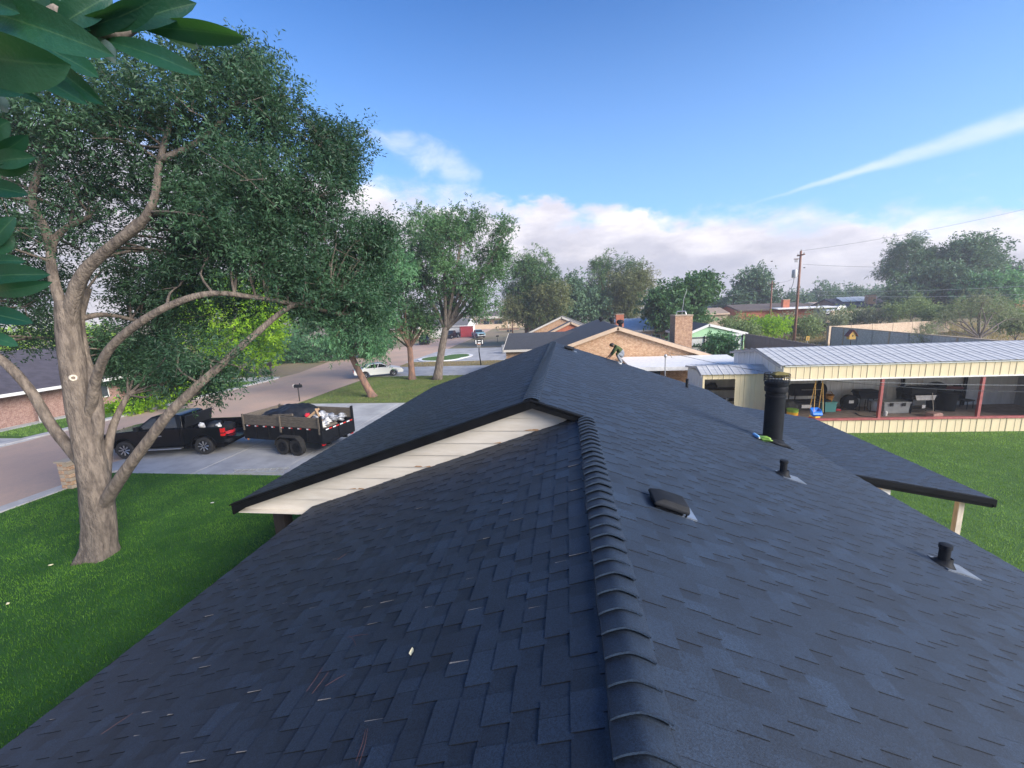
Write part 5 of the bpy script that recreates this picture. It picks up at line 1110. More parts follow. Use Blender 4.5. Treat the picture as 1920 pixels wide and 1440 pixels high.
MB().cyl((.6, 0, 1.55), (.6, 0, 2.15), .06, 10).build('chimney', 'black_pipe', t); MB().tube([(-.5, -.36, 1.35), (-.4, -.4, 1.35), (.4, -.4, 1.35), (.5, -.36, 1.35)], .018, 6).build('handle', 'steel', t); leg4(t, .8, .3, 1.1, .03, 'black_pipe')
t = thing('toy_swing', 'blue plastic child swing hanging on yellow ropes in the shed opening', 'swing', sw(shx(1533, .25), .25, .8), SR)
b = MB(); seat = [(-.22, -.02, .22), (-.22, -.10, .06), (-.20, 0, -.03), (-.18, .18, .0), (-.2, .24, .35)]
vs = [(x_, y_, z_) for s_x in (1, -1) for (x_, y_, z_) in [(q_[0]*s_x, q_[1], q_[2]) for q_ in seat]]
b.add(vs, [(0, 1, 6, 5), (1, 2, 7, 6), (2, 3, 8, 7), (3, 4, 9, 8), (0, 1, 2, 3, 4), (5, 6, 7, 8, 9)]); o = b.build('seat', 'blue_plastic', t, True, .03); so = o.modifiers.new('thickness', 'SOLIDIFY'); so.thickness = .03
for x in (-.2, .2):
    for y in (-.1, .22): MB().tube([(x, y, .2 if y < 0 else .3), (x*.75, .04, 1.72)], .012, 6).build('rope', 'rope', t)
t = thing('wash_basket', 'orange brown wicker basket on a teal bin in the shed', 'basket', sw(shx(1549, 4.1), 4.1, .60), SR); MB().lathe([(.001, 0), (.24, 0), (.32, .34), (.34, .36), (.30, .35), (.22, .04), (.001, .03)], 16).build('bowl', 'orange_basket', t, True); MB().tube([(-.3, 0, .34), (-.2, 0, .5), (.2, 0, .5), (.3, 0, .34)], .02, 6).build('handle', 'orange_basket', t)
t = thing('storage_bin', 'teal plastic bin under the wicker basket', 'bin', sw(shx(1549, 4.1), 4.1, .02), SR); MB().prism([(-.36, 0), (.36, 0), (.40, .5), (-.40, .5)], 'y', -.26, .26).build('tub', 'teal_plastic', t, bevel=.03); MB().box((-.43, -.29, .505), (.43, .29, .57)).build('lid', 'teal_plastic', t, bevel=.02)
t = thing('drum_fan', 'round black drum fan standing against the shed back wall', 'fan', sw(shx(1591, 4.25), 4.25, .02), SR)
MB().lathe([(.38, -.14), (.41, -.12), (.41, .12), (.38, .14), (.36, .12), (.36, -.12)], 26, AX, (0, 0, .46)).build('housing', 'black_pipe', t, True)
for k in range(4):
    a = k*math.pi/2+.4; quadplate([(0.04*math.cos(a), -.02, .46+.04*math.sin(a)), (.32*math.cos(a-.3), -.06, .46+.32*math.sin(a-.3)), (.32*math.cos(a+.35), .05, .46+.32*math.sin(a+.35))], .01, 'steel', 'blade', t)
b = MB()
for k in range(10): a = math.pi*k/10; b.tube([(.4*math.cos(a), -.14, .46+.4*math.sin(a)), (-.4*math.cos(a), -.14, .46-.4*math.sin(a))], .006, 4)
b.build('guard', 'rubber', t); MB().box((-.1, -.16, .42), (.14, -.145, .58)).build('label_card', 'paper_white', t); b = MB(); b.tube([(-.38, 0, .46), (-.4, 0, .03), (.4, 0, .03), (.38, 0, .46)], .02, 6); b.build('stand', 'black_pipe', t)
t = thing('griddle_stand', 'black griddle bowl on thin legs beside the drum fan', 'griddle', sw(shx(1619, 4.2), 4.2, .02), SR); MB().prism([(-.55, .98), (.55, .98), (.5, 1.12), (.55, 1.14), (-.55, 1.14), (-.45, 1.12)], 'y', -.3, .3).build('lid', 'black_pipe', t, bevel=.03); MB().prism([(-.38, .68), (.5, .68), (.55, .975), (-.5, .975)], 'y', -.28, .28).build('pan', 'black_pipe', t, bevel=.04); leg4(t, .35, .2, .7, .018, 'black_pipe')
t = thing('pressure_canister', 'round grey tank in a wire frame left of the grey crate', 'tank', sw(shx(1640, 3.9), 3.9, .02), SR); MB().lathe([(.001, .04), (.25, .06), (.3, .15), (.3, .45), (.24, .56), (.1, .6), (.001, .6)], 18).build('tank', 'galvanised', t, True)
b = MB()
for s in (-1, 1): b.tube([(s*.36, -.2, 0), (s*.36, -.2, .6), (s*.36, .2, .6), (s*.36, .2, 0)], .015, 6)
b.build('frame', 'black_pipe', t)
t = thing('tool_crate', 'long grey plastic crate behind the left red post', 'crate', sw(shx(1672, 3.7), 3.7, .02), SR); MB().prism([(-.6, 0), (.6, 0), (.66, .52), (-.66, .52)], 'y', -.33, .33).build('tub', 'grey_plastic', t, bevel=.03); MB().box((-.69, -.36, .525), (.69, .36, .62)).build('lid', 'grey_plastic', t, bevel=.025)
for x in (-.3, .3): MB().box((x-.07, -.39, .40), (x+.07, -.361, .58)).build('latch', 'rubber', t)
t = thing('gas_grill', 'black gas grill with a white front shelf in the shed', 'grill', sw(shx(1722, 3.6), 3.6, .02), SR)
MB().prism([(-.2, .98), (.38, .98), (.34, 1.25), (.18, 1.42), (-.06, 1.42), (-.2, 1.2)], 'x', -.62, .62).build('hood', 'black_pipe', t, True, .03); MB().box((-.65, -.3, .75), (.65, .36, .975)).build('firebox', 'black_pipe', t, bevel=.02); MB().prism([(-.42, .72), (.42, .72), (.5, .98), (-.5, .98)], 'y', -.34, -.305).build('front_shelf', 'paper_white', t); MB().box((-.6, -.25, .15), (.6, .3, .2)).build('lower_shelf', 'dark_wood', t); MB().box((-.1, -.32, .28), (.06, -.30, .46)).build('hanging_tag', 'paper_white', t); leg4(t, .58, .25, .76, .03, 'black_pipe')
def bin_(name, label, loc, r, h, m, lid=True):
    t = thing(name, label, 'trash bin', loc, SR); b = MB(); b.lathe([(.001, .02), (r*.82, .02), (r*.98, h*.9), (r*1.05, h*.9), (r*1.05, h*.96), (r*.96, h*.96)], 20); b.build('barrel', m, t, True)
    if lid: MB().lathe([(r*1.06, h*.965), (r*1.06, h), (r*.5, h*1.08), (.001, h*1.09)], 20).build('lid', m, t, True)
    return t
bin_('trash_bin', 'black trash can left of the gas grill', sw(shx(1694, 4.2), 4.2, .02), .38, 1.15, 'black_pipe'); bin_('trash_bin', 'large round black barrel right of the gas grill', sw(shx(1772, 3.9), 3.9, .02), .45, 1.05, 'black_plastic', False); bin_('trash_bin', 'black bin tucked behind the right end of the gas grill', sw(shx(1750, 4.3), 4.3, .02), .36, 1.35, 'black_pipe')
b = MB(); b.blob((0, 0, 0), .5, 3, .1, 4, (1.1, .4, .2)); o = b.build('folded_tarp', 'barn_red', None, 'all'); o.location = sw(shx(1778, 4.2), 4.2, 1.17); tag(o, 'dark red folded cover lying on the large black barrel', 'cover')
o = MB().prism([(-.28, 0), (.28, 0), (.26, .2), (.1, .26), (-.26, .2)], 'y', -.2, .2).build('paver_stack', 'pink_brick', None, bevel=.02); o.location = sw(shx(1753, 2.6), 2.6, .02); o.rotation_euler = (0, 0, .2); tag(o, 'pinkish block on the shed floor before the gas grill', 'block')
b = MB(); b.tube([(0, 0, 0), (.04, .3, 1.1)], .015, 6); b.box((-.15, -.04, 0), (.15, .06, .06)); o = b.build('push_broom', 'pale_wood', None); o.location = sw(shx(1752, 3.0), 3.0, .02); tag(o, 'upright broom handle near the pinkish block', 'broom')
t = thing('lawn_chair', 'dark folded chair in the shadowy right back corner of the shed', 'chair', sw(shx(1805, 4.3), 4.3, .02), SR+.4); MB().box((-.3, -.3, .42), (.3, .3, .48)).build('seat', 'rubber', t); MB().cbox((0, .3, .85), (.6, .05, .8), Matrix.Rotation(-.2, 3, 'X')).build('backrest', 'black_pipe', t); leg4(t, .26, .26, .43, .02, 'black_pipe')
t = thing('feed_bucket', 'stacked red, yellow and green buckets beside the smoker', 'bucket', sw(shx(1487, 2.7), 2.7, .02), SR)
for k, (m, z) in enumerate((('red_plastic', 0), ('yellow_plastic', .16), ('green_bright', .30))): MB().lathe([(.001, z), (.24, z), (.27, z+.2), (.28, z+.21), (.001, z+.205)], 16).build('bucket', m, t, True)
sack('black_sack', 'black filled sack at the far left shed corner', 'sack', sw(shx(1476, 3.4), 3.4, .02), .42, 'rubber', 97, (1, .9, 1.1))
t = thing('toy_car', 'red and yellow toy on the shed floor under the swing', 'toy', sw(shx(1534, .95), .95, .02), .4); MB().prism([(-.35, .1), (.35, .1), (.38, .3), (.1, .34), (-.05, .55), (-.3, .55), (-.38, .3)], 'y', -.2, .2).build('body', 'red_plastic', t, bevel=.03); MB().box((-.3, -.16, .56), (.0, .16, .62)).build('roof', 'yellow_plastic', t)
for sx in (-.22, .24):
    for sy in (-.2, .2): MB().lathe([(.001, -.03), (.11, -.03), (.11, .03), (.001, .03)], 12, AX, (sx, sy, .11)).build('wheel', 'yellow_plastic', t)
o = MB().prism([(-.2, 0), (.2, 0), (.1, .12), (-.14, .1)], 'y', -.12, .12).build('toy_scoop', 'yellow_plastic', None, bevel=.02); o.location = sw(shx(1548, 1.0), 1.0, .02); tag(o, 'yellow plastic toy piece right of the red toy', 'toy')
b = MB(); b.lathe([(.001, 0), (.09, 0), (.1, .2), (.04, .26), (.001, .26)], 12); o = b.build('bottle', 'paper_white', None, True); o.location = sw(shx(1661, 3.0), 3.0, .02); tag(o, 'small white jug in front of the grey crate', 'jug')
o = MB().prism([(-.15, 0), (.15, 0), (.1, .1), (-.1, .1)], 'y', -.1, .1).build('toy_block', 'red_plastic', None, bevel=.02); o.location = sw(shx(1571, 4.2), 4.2, .02); tag(o, 'small red toy left of the drum fan', 'toy')
b = MB(); b.tube(smooth_path([sw(shx(1605, 3.6), 3.6, .03), sw(shx(1615, 3), 3.0, .03), sw(shx(1635, 2.8), 2.8, .03), sw(shx(1650, 3.2), 3.2, .03)], 6), .02, 6); o = b.build('garden_hose', 'rubber', None, 'all'); tag(o, 'dark hose lying on the shed floor below the griddle', 'hose')

# ------------------------------------------------------------------ neighbouring houses
def gable_house(name, label, x0, x1, y0, y1, ze, zr_, axis='y', wall='brick_tan', roofm='shingle_far', trim='tan_trim', over=.35, zb=-.05, windows=(), gable=None, rz=0.0, cen=None, ridge=None):
    """Ridge along y or x, given by footprint, eave and ridge heights."""
    c = ((x0+x1)/2, (y0+y1)/2) if cen is None else cen
    t = thing(name, label, 'house', (c[0], c[1], 0), rz); O = (c[0], c[1], 0)
    if axis == 'y': a0, a1, b0, b1 = x0, x1, y0, y1
    else: a0, a1, b0, b1 = y0, y1, x0, x1
    mid = (a0+a1)/2 if ridge is None else ridge
    def P(a, b, z): return (a, b, z) if axis == 'y' else (b, a, z)
    sl = (zr_-ze)/(mid-a0); slr = (zr_-ze)/(a1-mid)
    b = MB(); i = over
    poly = [(a0+i, zb), (a1-i, zb), (a1-i, ze+slr*i-.12), (mid, zr_-.12), (a0+i, ze+sl*i-.12)]
    b.prism(poly, 'y' if axis == 'y' else 'x', b0+i*.5, b1-i*.5); b.build('wall', wall, t, off=O)
    for s in (0, 1):
        ea = a0 if s == 0 else a1
        b = MB(); q = [P(ea, b0, ze), P(ea, b1, ze), P(mid, b1, zr_), P(mid, b0, zr_)]
        if (s == 0) == (axis == 'y'): q = q[::-1]
        b.slab(q, .1); o = b.build('roof', roofm, t, off=O)
        if roofm in ('shingle_far',):
            at_ = o.data.attributes.new('shade', 'FLOAT', 'FACE'); at_.data.foreach_set('value', [1.0]*len(o.data.polygons))
        for (bb, nm) in ((b0-.03, 'rake_board'), (b1+.03, 'rake_board')):
            oo = beam(P(ea, bb, ze-.0), P(mid, bb, zr_-.0), .05, .24, trim, nm, 0, parent=t); oo.location = (-O[0], -O[1], 0)
        oo = beam(P(ea+(-.03 if s == 0 else .03), b0, ze-.01), P(ea+(-.03 if s == 0 else .03), b1, ze-.01), .05, .2, trim, 'fascia_board', 0, parent=t); oo.location = (-O[0], -O[1], 0)
    for (face, u0, u1, z0, z1) in windows:      # face: 'f' near end, 'l' left long side, 'r' right
        if face == 'f': bx = ((u0, y0+i*.5-.04, z0), (u1, y0+i*.5-.005, z1)) if axis == 'y' else ((u0, y0+i-.04, z0), (u1, y0+i-.005, z1))
        elif face == 'r': bx = ((x1-i+.005, u0, z0), (x1-i+.04, u1, z1))
        else: bx = ((x0+i-.04, u0, z0), (x0+i-.005, u1, z1))
        f_ = MB().box(*bx).build('window', 'window_glass', t, off=O)
        lo, hi = Vector(bx[0]), Vector(bx[1]); fr = MB(); e = .06
        if face == 'f':
            for (p_, q_) in (((lo.x-e, lo.z-e), (hi.x+e, lo.z)), ((lo.x-e, hi.z), (hi.x+e, hi.z+e)), ((lo.x-e, lo.z), (lo.x, hi.z)), ((hi.x, lo.z), (hi.x+e, hi.z)), (((lo.x+hi.x)/2-.02, lo.z), ((lo.x+hi.x)/2+.02, hi.z))): fr.box((p_[0], lo.y-.02, p_[1]), (q_[0], hi.y-.006, q_[1]))
        else:
            sg = -1 if face == 'l' else 1; xa, xb = (lo.x-.02, hi.x-.006) if sg < 0 else (lo.x+.006, hi.x+.02)
            for (p_, q_) in (((lo.y-e, lo.z-e), (hi.y+e, lo.z)), ((lo.y-e, hi.z), (hi.y+e, hi.z+e)), ((lo.y-e, lo.z), (lo.y, hi.z)), ((hi.y, lo.z), (hi.y+e, hi.z)), (((lo.y+hi.y)/2-.02, lo.z), ((lo.y+hi.y)/2+.02, hi.z))): fr.box((xa, p_[0], p_[1]), (xb, q_[0], q_[1]))
        fr.build('frame', 'white_paint', f_, off=O)
    return t, O
def chimney(t, O, x, y, z0, z1, wx, wy, m='brick_chimney', pots=1, name='chimney'):
    c = MB().box((x-wx/2, y-wy/2, z0), (x+wx/2, y+wy/2, z1)).build(name, m, t, off=O)
    MB().box((x-wx/2-.04, y-wy/2-.04, z1+.002), (x+wx/2+.04, y+wy/2+.04, z1+.08)).build('crown', 'tan_wall', c, off=O)
    for k in range(pots): MB().cyl((x+(k-.5*(pots-1))*.35, y, z1+.08), (x+(k-.5*(pots-1))*.35, y, z1+.28), .09, 8).build('chimney_pot', 'galvanised', c, off=O)
    return c
# the house beyond ours
nb, NO = gable_house('house', 'tan brick gabled house just beyond our roof', -3.6, 10.3, 28, 46, 2.52, 4.89, 'y', windows=(('r', 31, 33, 1, 2.2),))
for p_ in ((3.38, 27.93, 4.95),): pass
for (px, py, r) in ((1127, 598, .22), (1147, 600, .24), (1163, 604, .27)):       # turbine vents on the far slope
    p = at(px, py, 33.5 if px > 1150 else (37 if px > 1140 else 40)); zz = 4.89-.341*abs(p[0]-3.35)
    v = MB().cyl((p[0], p[1], zz-.05), (p[0], p[1], p[2]-.1), r*.5, 12).build('turbine_vent', 'black_pipe', nb, True, off=NO)
    MB().lathe([(r*.5, -.16), (r, -.08), (r*1.05, .05), (r*.8, .16), (.001, .2)], 14, None, p).build('turbine_head', 'black_pipe', v, True, off=NO)
chimney(nb, NO, *at(1277, 600, 33.5)[:2], 2.0, at(1277, 592, 33.5)[2], 1.25, 1.6, pots=0)
p = at(1277, 590, 33.5); b = MB(); b.tube([(p[0]-.35, p[1], p[2]), (p[0]-.3, p[1], p[2]+.25), (p[0]+.3, p[1], p[2]+.25), (p[0]+.35, p[1], p[2])], .05, 6); b.build('chimney_damper', 'steel', nb, off=NO)
b = MB(); b.tube([(p[0]+.1, p[1]+.3, p[2]-.5), (p[0]+.25, p[1]+.3, p[2]+1.2), (p[0]+.45, p[1]+.3, p[2]+1.9)], .02, 5); b.build('antenna', 'galvanised', nb, off=NO)
# garage wing of that house
wg, WO = gable_house('garage_wing', 'low dark roofed garage wing with cream eave left of the tan gable', -5.6, 2.4, 36.0, 44.0, 2.78, 4.02, 'x', 'brick_tan', 'shingle_far', 'cream_board')
wg['category'] = 'garage'
# flat white carport in front of the gable
cp = thing('carport', 'flat white carport roof in front of the tan brick gable', 'carport', (7.0, 26, 0))
MB().slab([(3.7, 24.4, 2.62), (10.3, 24.4, 2.62), (10.2, 27.95, 2.86), (3.5, 27.95, 2.86)], .10).build('roof', 'white_paint', cp, off=(7.0, 26, 0))
MB().box((3.7, 24.34, 2.44), (10.3, 24.395, 2.66)).build('fascia', 'white_paint', cp, off=(7.0, 26, 0))
for x in (3.8, 6.9, 10.05): MB().box((x, 24.5, 0), (x+.12, 24.62, 2.5)).build('post', 'white_paint', cp, off=(7.0, 26, 0))
MB().box((5.1, 27.9, 0.0), (6.1, 27.98, 2.1)).build('sliding_door', 'window_glass', cp, off=(7.0, 26, 0))
# far roofs up the block
gable_house('house', 'grey roofed house with cream rake boards beyond the garage wing', -6.5, 5.0, 62, 76, 2.5, 5.05, 'y', 'brick_tan', 'roof_grey', 'cream_board')
gable_house('house', 'low brown roofed house with orange brick left of the dark far roof', -3.5, 4.5, 52, 58, 2.7, 4.55, 'y', 'orange_brick_plain', 'roof_grey', 'tan_trim')
h_, O_ = gable_house('house', 'long pale blue metal roofed house behind the orange chimney', 7.0, 16.0, 58, 68, 2.9, 4.35, 'x', 'tan_wall', 'metal_blue_roof', 'white_paint', windows=(('f', 11.5, 12.6, 1, 2.2),))
p = at(1176, 600, 50); chimney(h_, O_, p[0], 57.0, 0, float(at(1176, 589, 57)[2]), 1.0, 1.0, 'orange_brick_plain', 0)
h_, O_ = gable_house('house', 'small grey roofed house with red chimney under the olive cypress', 5.5, 16, 86, 96, 2.9, 5.0, 'x', 'white_siding', 'roof_grey', 'white_paint'); p = at(1144, 590, 87); chimney(h_, O_, p[0], 90, 2, float(at(1144, 580, 88)[2]), .9, .9, 'orange_brick_plain', 0)
gable_house('house', 'brown roofed house with pale wall below the two dark trees', 17.5, 27, 84, 94, 3.2, 5.1, 'x', 'tan_wall', 'roof_grey', 'tan_trim', windows=(('f', 22, 23.4, 1.6, 2.6),), zb=.3)
# mint green gable
p0, p1, pa = at(1283, 632, 44), at(1398, 622, 44), at(1330, 607, 44)
mg, MO = gable_house('house', 'mint green gabled outbuilding with white rake trim', p0[0], p1[0]+.2, 44, 52, (p0[2]+p1[2])/2+.1, pa[2], 'y', 'mint', 'shingle_far', 'white_paint', .25, ridge=pa[0]); mg['category'] = 'outbuilding'
# white fence with dark rail in front of it
fa, fb = at(1285, 640, 40), at(1393, 624, 40); wf = thing('yard_fence', 'white board fence with dark rails before the mint gable', 'fence', (fa[0], 40, 0))
n = 26
for k in range(n):
    x = fa[0]+(fb[0]-fa[0])*k/n; wd = (fb[0]-fa[0])/n
    MB().box((x-fa[0]+.01, 0, .55), (x-fa[0]+wd-.01, .03, 3.05+.012*k)).build('fence_board', 'white_siding', wf)
for x in np.linspace(0, fb[0]-fa[0], 4): MB().box((x-.04, -.08, 0), (x+.04, -.005, 3.2)).build('fence_post', 'black_pipe', wf)
b = MB(); b.box((0, -.06, 3.0), (fb[0]-fa[0], -.002, 3.08)); b.box((0, -.06, 2.2), (fb[0]-fa[0], -.002, 2.28)); b.build('fence_rail', 'black_pipe', wf)
MB().box((0, .04, 0), (fb[0]-fa[0]+.6, .2, 1.9)).build('base_wall', 'tan_wall', wf)
# weathered board fence
A0, A1 = at(1398, 625, 37.0), at(1545, 648, 27.0); fl_ = thing('board_fence', 'weathered dark grey board fence rising behind the long shed', 'fence', (A0[0], A0[1], 0)); d = A1-A0; L = math.hypot(d[0], d[1]); ang = math.atan2(d[1], d[0]); fl_.rotation_euler = (0, 0, ang)
nbd = int(L/.15); me = None
for k in range(nbd):
    h = A0[2]+(A1[2]-A0[2])*k/nbd+rnd.uniform(-.03, .03); b = MB(); b.prism([(.004, 0), (.144, 0), (.144, h-.04), (.11, h), (.04, h), (.004, h-.04)], 'y', -.012, .012); o = b.build('fence_board', 'fence_wood', fl_); o.location = (k*.15, rnd.uniform(-.008, .008), 0)
for z in (.6, 1.6): MB().box((0, .014, z), (L, .06, z+.09)).build('fence_rail', 'fence_wood', fl_)
# block walls on the vacant lot
c0, c1 = at(1562, 612, 55), at(1925, 642, 31); gw = thing('block_wall', 'long grey concrete block wall running toward the shed', 'wall', (c0[0], c0[1], 0)); d = c1-c0; L = math.hypot(d[0], d[1]); gw.rotation_euler = (0, 0, math.atan2(d[1], d[0]))
np_ = 9
for k in range(np_):
    za, zb_ = c0[2]+(c1[2]-c0[2])*k/np_, c0[2]+(c1[2]-c0[2])*(k+1)/np_; x0, x1 = L*k/np_, L*(k+1)/np_
    MB().prism([(x0+.1, -1.0), (x1-.1, -1.0), (x1-.1, zb_-.06), (x0+.1, za-.06)], 'y', -.1, .1).build('wall_bay', 'block_grey', gw)
    MB().prism([(x0, za-.055), (x1-.004, zb_-.055), (x1-.004, zb_), (x0, za)], 'y', -.13, .13).build('coping', 'tan_wall', gw)
    MB().box((x0-.1, -.135, -1.0), (x0+.095, .135, za-.05)).build('pilaster', 'tan_wall' if k % 3 == 1 else 'grey_block', gw)
d1 = at(1790, 600, 64); tw2 = thing('block_wall', 'tan block wall going back from the grey wall corner', 'wall', (c0[0], c0[1]+.3, 0)); d = d1-c0; L = math.hypot(d[0], d[1]); tw2.rotation_euler = (0, 0, math.atan2(d[1], d[0]))
for k in range(6):
    za, zb_ = c0[2]+(d1[2]-c0[2])*k/6, c0[2]+(d1[2]-c0[2])*(k+1)/6; x0, x1 = L*k/6, L*(k+1)/6
    MB().prism([(x0+.1, -.8), (x1-.1, -.8), (x1-.1, zb_), (x0+.1, za)], 'y', .2, .4).build('wall_bay', 'block_tan', tw2); MB().box((x0-.1, .17, -.8), (x0+.095, .43, za+.03)).build('pilaster', 'tan_wall', tw2)
e0, e1 = at(1560, 584, 82), at(1695, 576, 86); tw3 = thing('retaining_wall', 'long low tan wall below the hillside house', 'wall', (e0[0], e0[1], 0)); d = e1-e0; L = math.hypot(d[0], d[1]); tw3.rotation_euler = (0, 0, math.atan2(d[1], d[0]))
MB().prism([(0, 0), (L, 0), (L, e1[2]), (0, e0[2])], 'y', 0, .3).build('wall_face', 'block_tan', tw3); MB().prism([(-.1, e0[2]+.002), (L+.1, e1[2]+.002), (L+.1, e1[2]+.1), (-.1, e0[2]+.1)], 'y', -.05, .35).build('coping', 'tan_wall', tw3)
# hillside houses
def hill(px0, px1, Y, dep, ez, rz_, lab, **kw):
    a, b_ = at(px0, ez, Y), at(px1, ez, Y); r = at(px0, rz_, Y+dep/2)
    return gable_house('house', lab, a[0], b_[0], Y, Y+dep, float(a[2]), float(r[2]), 'x', zb=float(terrain((a[0]+b_[0])/2, Y))-.9, **kw)
h1, O1 = hill(1385, 1530, 76, 11, 582, 571, 'long brown roofed house with orange brick end behind the pole', wall='orange_brick_plain', roofm='roof_brown', trim='roof_brown')
p = at(1475, 580, 76); chimney(h1, O1, p[0], 76.6, 2, float(at(1475, 562, 76)[2]), 1.0, .8, 'orange_brick_plain', 0)
pq = at(1528, 580, 75); MB().slab([(pq[0]-6, 74.4, pq[2]+.35), (pq[0]+3, 74.4, pq[2]+.35), (pq[0]+3, 77, pq[2]+.5), (pq[0]-6, 77, pq[2]+.5)], .15).build('porch_roof', 'white_paint', h1, off=O1)
h2, O2 = hill(1580, 1690, 96, 13, 576, 559, 'dark brown roofed brick house on the hill with pale metal roof sheets', wall='brick_red', roofm='roof_violet', trim='roof_violet', windows=())
p = at(1644, 565, 96); chimney(h2, O2, p[0], 98, 3, float(at(1644, 553, 97)[2]), 1.5, 1.1, 'brick_chimney', 0)
a, b_ = at(1592, 569, 97), at(1638, 559, 103)
for k in range(4): quadplate([(a[0]+1.4*k, 99, a[2]+.0+.35), (a[0]+1.4*k+1.3, 99, a[2]+.35), (a[0]+1.4*k+1.3, 101.6, a[2]+1.35), (a[0]+1.4*k, 101.6, a[2]+1.35)], .05, 'metal_blue_roof', 'roof_sheet', h2).location = (-O2[0], -O2[1], 0)
hill(1310, 1368, 70, 9, 589, 578, 'small tan hipped roof house left of the orange brick house', wall='tan_wall', roofm='roof_tan', trim='tan_trim', windows=(('f', 31.2, 32.0, 2.0, 2.9),))
hill(1535, 1575, 118, 10, 572, 566, 'tiny cream house between the two hillside roofs', wall='beige_wall', roofm='roof_tan', trim='cream_board')
hill(1310, 1350, 100, 9, 580, 573, 'pale blue metal roof behind the small tan house', wall='white_siding', roofm='metal_blue_roof', trim='white_paint')
hill(1912, 1990, 88, 10, 552, 538, 'red brick house cut off by the right edge', wall='orange_brick_plain', roofm='roof_brown', trim='white_paint')
# house across the street on the left
L0 = atz(0, 741, 2.35)
lh, LO = gable_house('house', 'brick ranch house with violet grey roof across the street', -47.5, -34.6, 12, 35.0, 2.35, 4.75, 'y', 'brick_red', 'roof_violet', 'white_paint', .9, windows=(('r', 25.3, 27.0, .9, 2.0), ('r', 30, 31.6, .9, 2.0)))
for k, y in enumerate((17.2, 22.2, 24.3, 29.2)):
    MB().box((-34.95, y, 0), (-34.78, y+.17, 2.3)).build('porch_column', 'white_paint', lh, off=LO)
MB().box((-35.5, 12.5, -.02), (-34.7, 34.5, .12)).build('porch_step', 'concrete', lh, off=LO)
# beige house far up the street, white house wall behind the tree
p = atz(935, 613, 0); h_, O_ = gable_house('house', 'beige flat fronted house with wide porch at the street end', p[0]-11, p[0]+10, 152, 166, 4.4, 6.2, 'x', 'beige_wall', 'roof_brown', 'cream_board', windows=(('f', p[0]-4, p[0]-2, 1.2, 2.8), ('f', p[0], p[0]+3, 1.2, 2.8)))
MB().box((p[0]-6, 148.5, 3.6), (p[0]+6, 152.2, 4.0)).build('porch_roof', 'cream_board', h_, off=O_); MB().box((p[0]-9, 147, 0), (p[0]+4, 147.3, 1.6)).build('yard_wall', 'yellow_house' if False else 'beige_wall', h_, off=O_)
for x in (-5.8, 5.6): MB().box((p[0]+x, 148.6, 0), (p[0]+x+.3, 148.9, 3.6)).build('porch_post', 'cream_board', h_, off=O_)
p = atz(845, 634, 0); gable_house('house', 'white walled house half hidden by the tall dark tree', p[0]-9, p[0]+3.5, 104, 114, 2.9, 4.6, 'x', 'white_siding', 'roof_grey', 'white_paint')
p = atz(700, 650, 0); gable_house('house', 'low house deep behind the street trees', p[0]-14, p[0]+4, 96, 106, 2.9, 4.8, 'x', 'tan_wall', 'roof_brown', 'white_paint')

# ------------------------------------------------------------------ poles and wires
def upole(label, px, py_base, py_top, Y, r, arm=True, gear=False):
    b0 = at(px, py_base, Y); tpz = at(px, py_top, Y)[2]; gz = float(terrain(b0[0], b0[1]))-.15
    t = thing('utility_pole', label, 'utility pole', (b0[0], b0[1], gz)); H_ = tpz-gz
    MB().tube([(0, 0, 0), (0.02, 0, H_*.5), (-.03, 0, H_)], [r, r*.85, r*.68], 12).build('shaft', 'pole_wood', t, 'all')
    if arm:
        MB().box((-.08, -.75, H_-.55), (.08, .75, H_-.43)).build('crossarm', 'pole_wood', t)
        for y in (-.65, .0, .65): MB().lathe([(.001, 0), (.05, 0), (.07, .05), (.04, .09), (.06, .13), (.001, .18)], 10, None, (0, y, H_-.42 if y else H_)).build('insulator', 'grey_plastic', t, True)
    if gear:
        MB().lathe([(.001, -.5), (.26, -.48), (.28, -.4), (.28, .35), (.22, .45), (.001, .48)], 16, None, (-.55, 0, H_-2.6)).build('transformer', 'galvanised', t, True)
        MB().box((-.4, -.06, H_-2.7), (-.08, .06, H_-2.6)).build('bracket', 'steel', t)
        for k in range(3): MB().cyl((-.35-.12*k, 0, H_-1.3), (-.35-.12*k, .05, H_-.85), .04, 7).build('fuse', 'grey_plastic', t)
        MB().box((-.75, -.04, H_-.95), (-.05, .04, H_-.88)).build('fuse_arm', 'pole_wood', t)
        MB().tube(smooth_path([(-.55, 0, H_-3.1), (-.75, 0, H_-4.2), (-1.6, 0, H_-4.9), (-2.6, .1, H_-5.3)], 5), .03, 6).build('drop_cable', 'wire', t, 'all')
    return t, np.array([b0[0], b0[1], tpz])
P1, top1 = upole('tall brown utility pole with transformer on the vacant lot', 1489, 635, 471, 55, .17, True, True)
P2, top2 = upole('thinner utility pole left of the tall one near the brick house', 1443, 600, 527, 70, .14)
P3, top3 = upole('distant utility pole on the street beside the round pine', 961, 618, 545, 95, .14)
P4, top4 = upole('small distant pole between the far trees and roofs', 1346, 590, 547, 120, .13)
def wire(label, a, b, sag, r=.014, m='wire', n=20):
    a, b = np.asarray(a, float), np.asarray(b, float)
    pts = [a+(b-a)*t-np.array([0, 0, sag*4*t*(1-t)]) for t in np.linspace(0, 1, n)]
    o = MB().tube(pts, r, 5, False).build('power_line', m, None, 'all'); return tag(o, label, 'power line')
wire('upper power line rising right from the tall pole', top1, at(2150, 335, 46), .6, .011)
wire('middle power line right of the tall pole over the skyline trees', top1-np.array([0, .6, 1.6]), at(2150, 470, 46), .8, .011)
wire('pale cable crossing in front of the right hand trees', at(1489, 545, 55), at(2150, 520, 46), .5, .014, 'wire_pale')
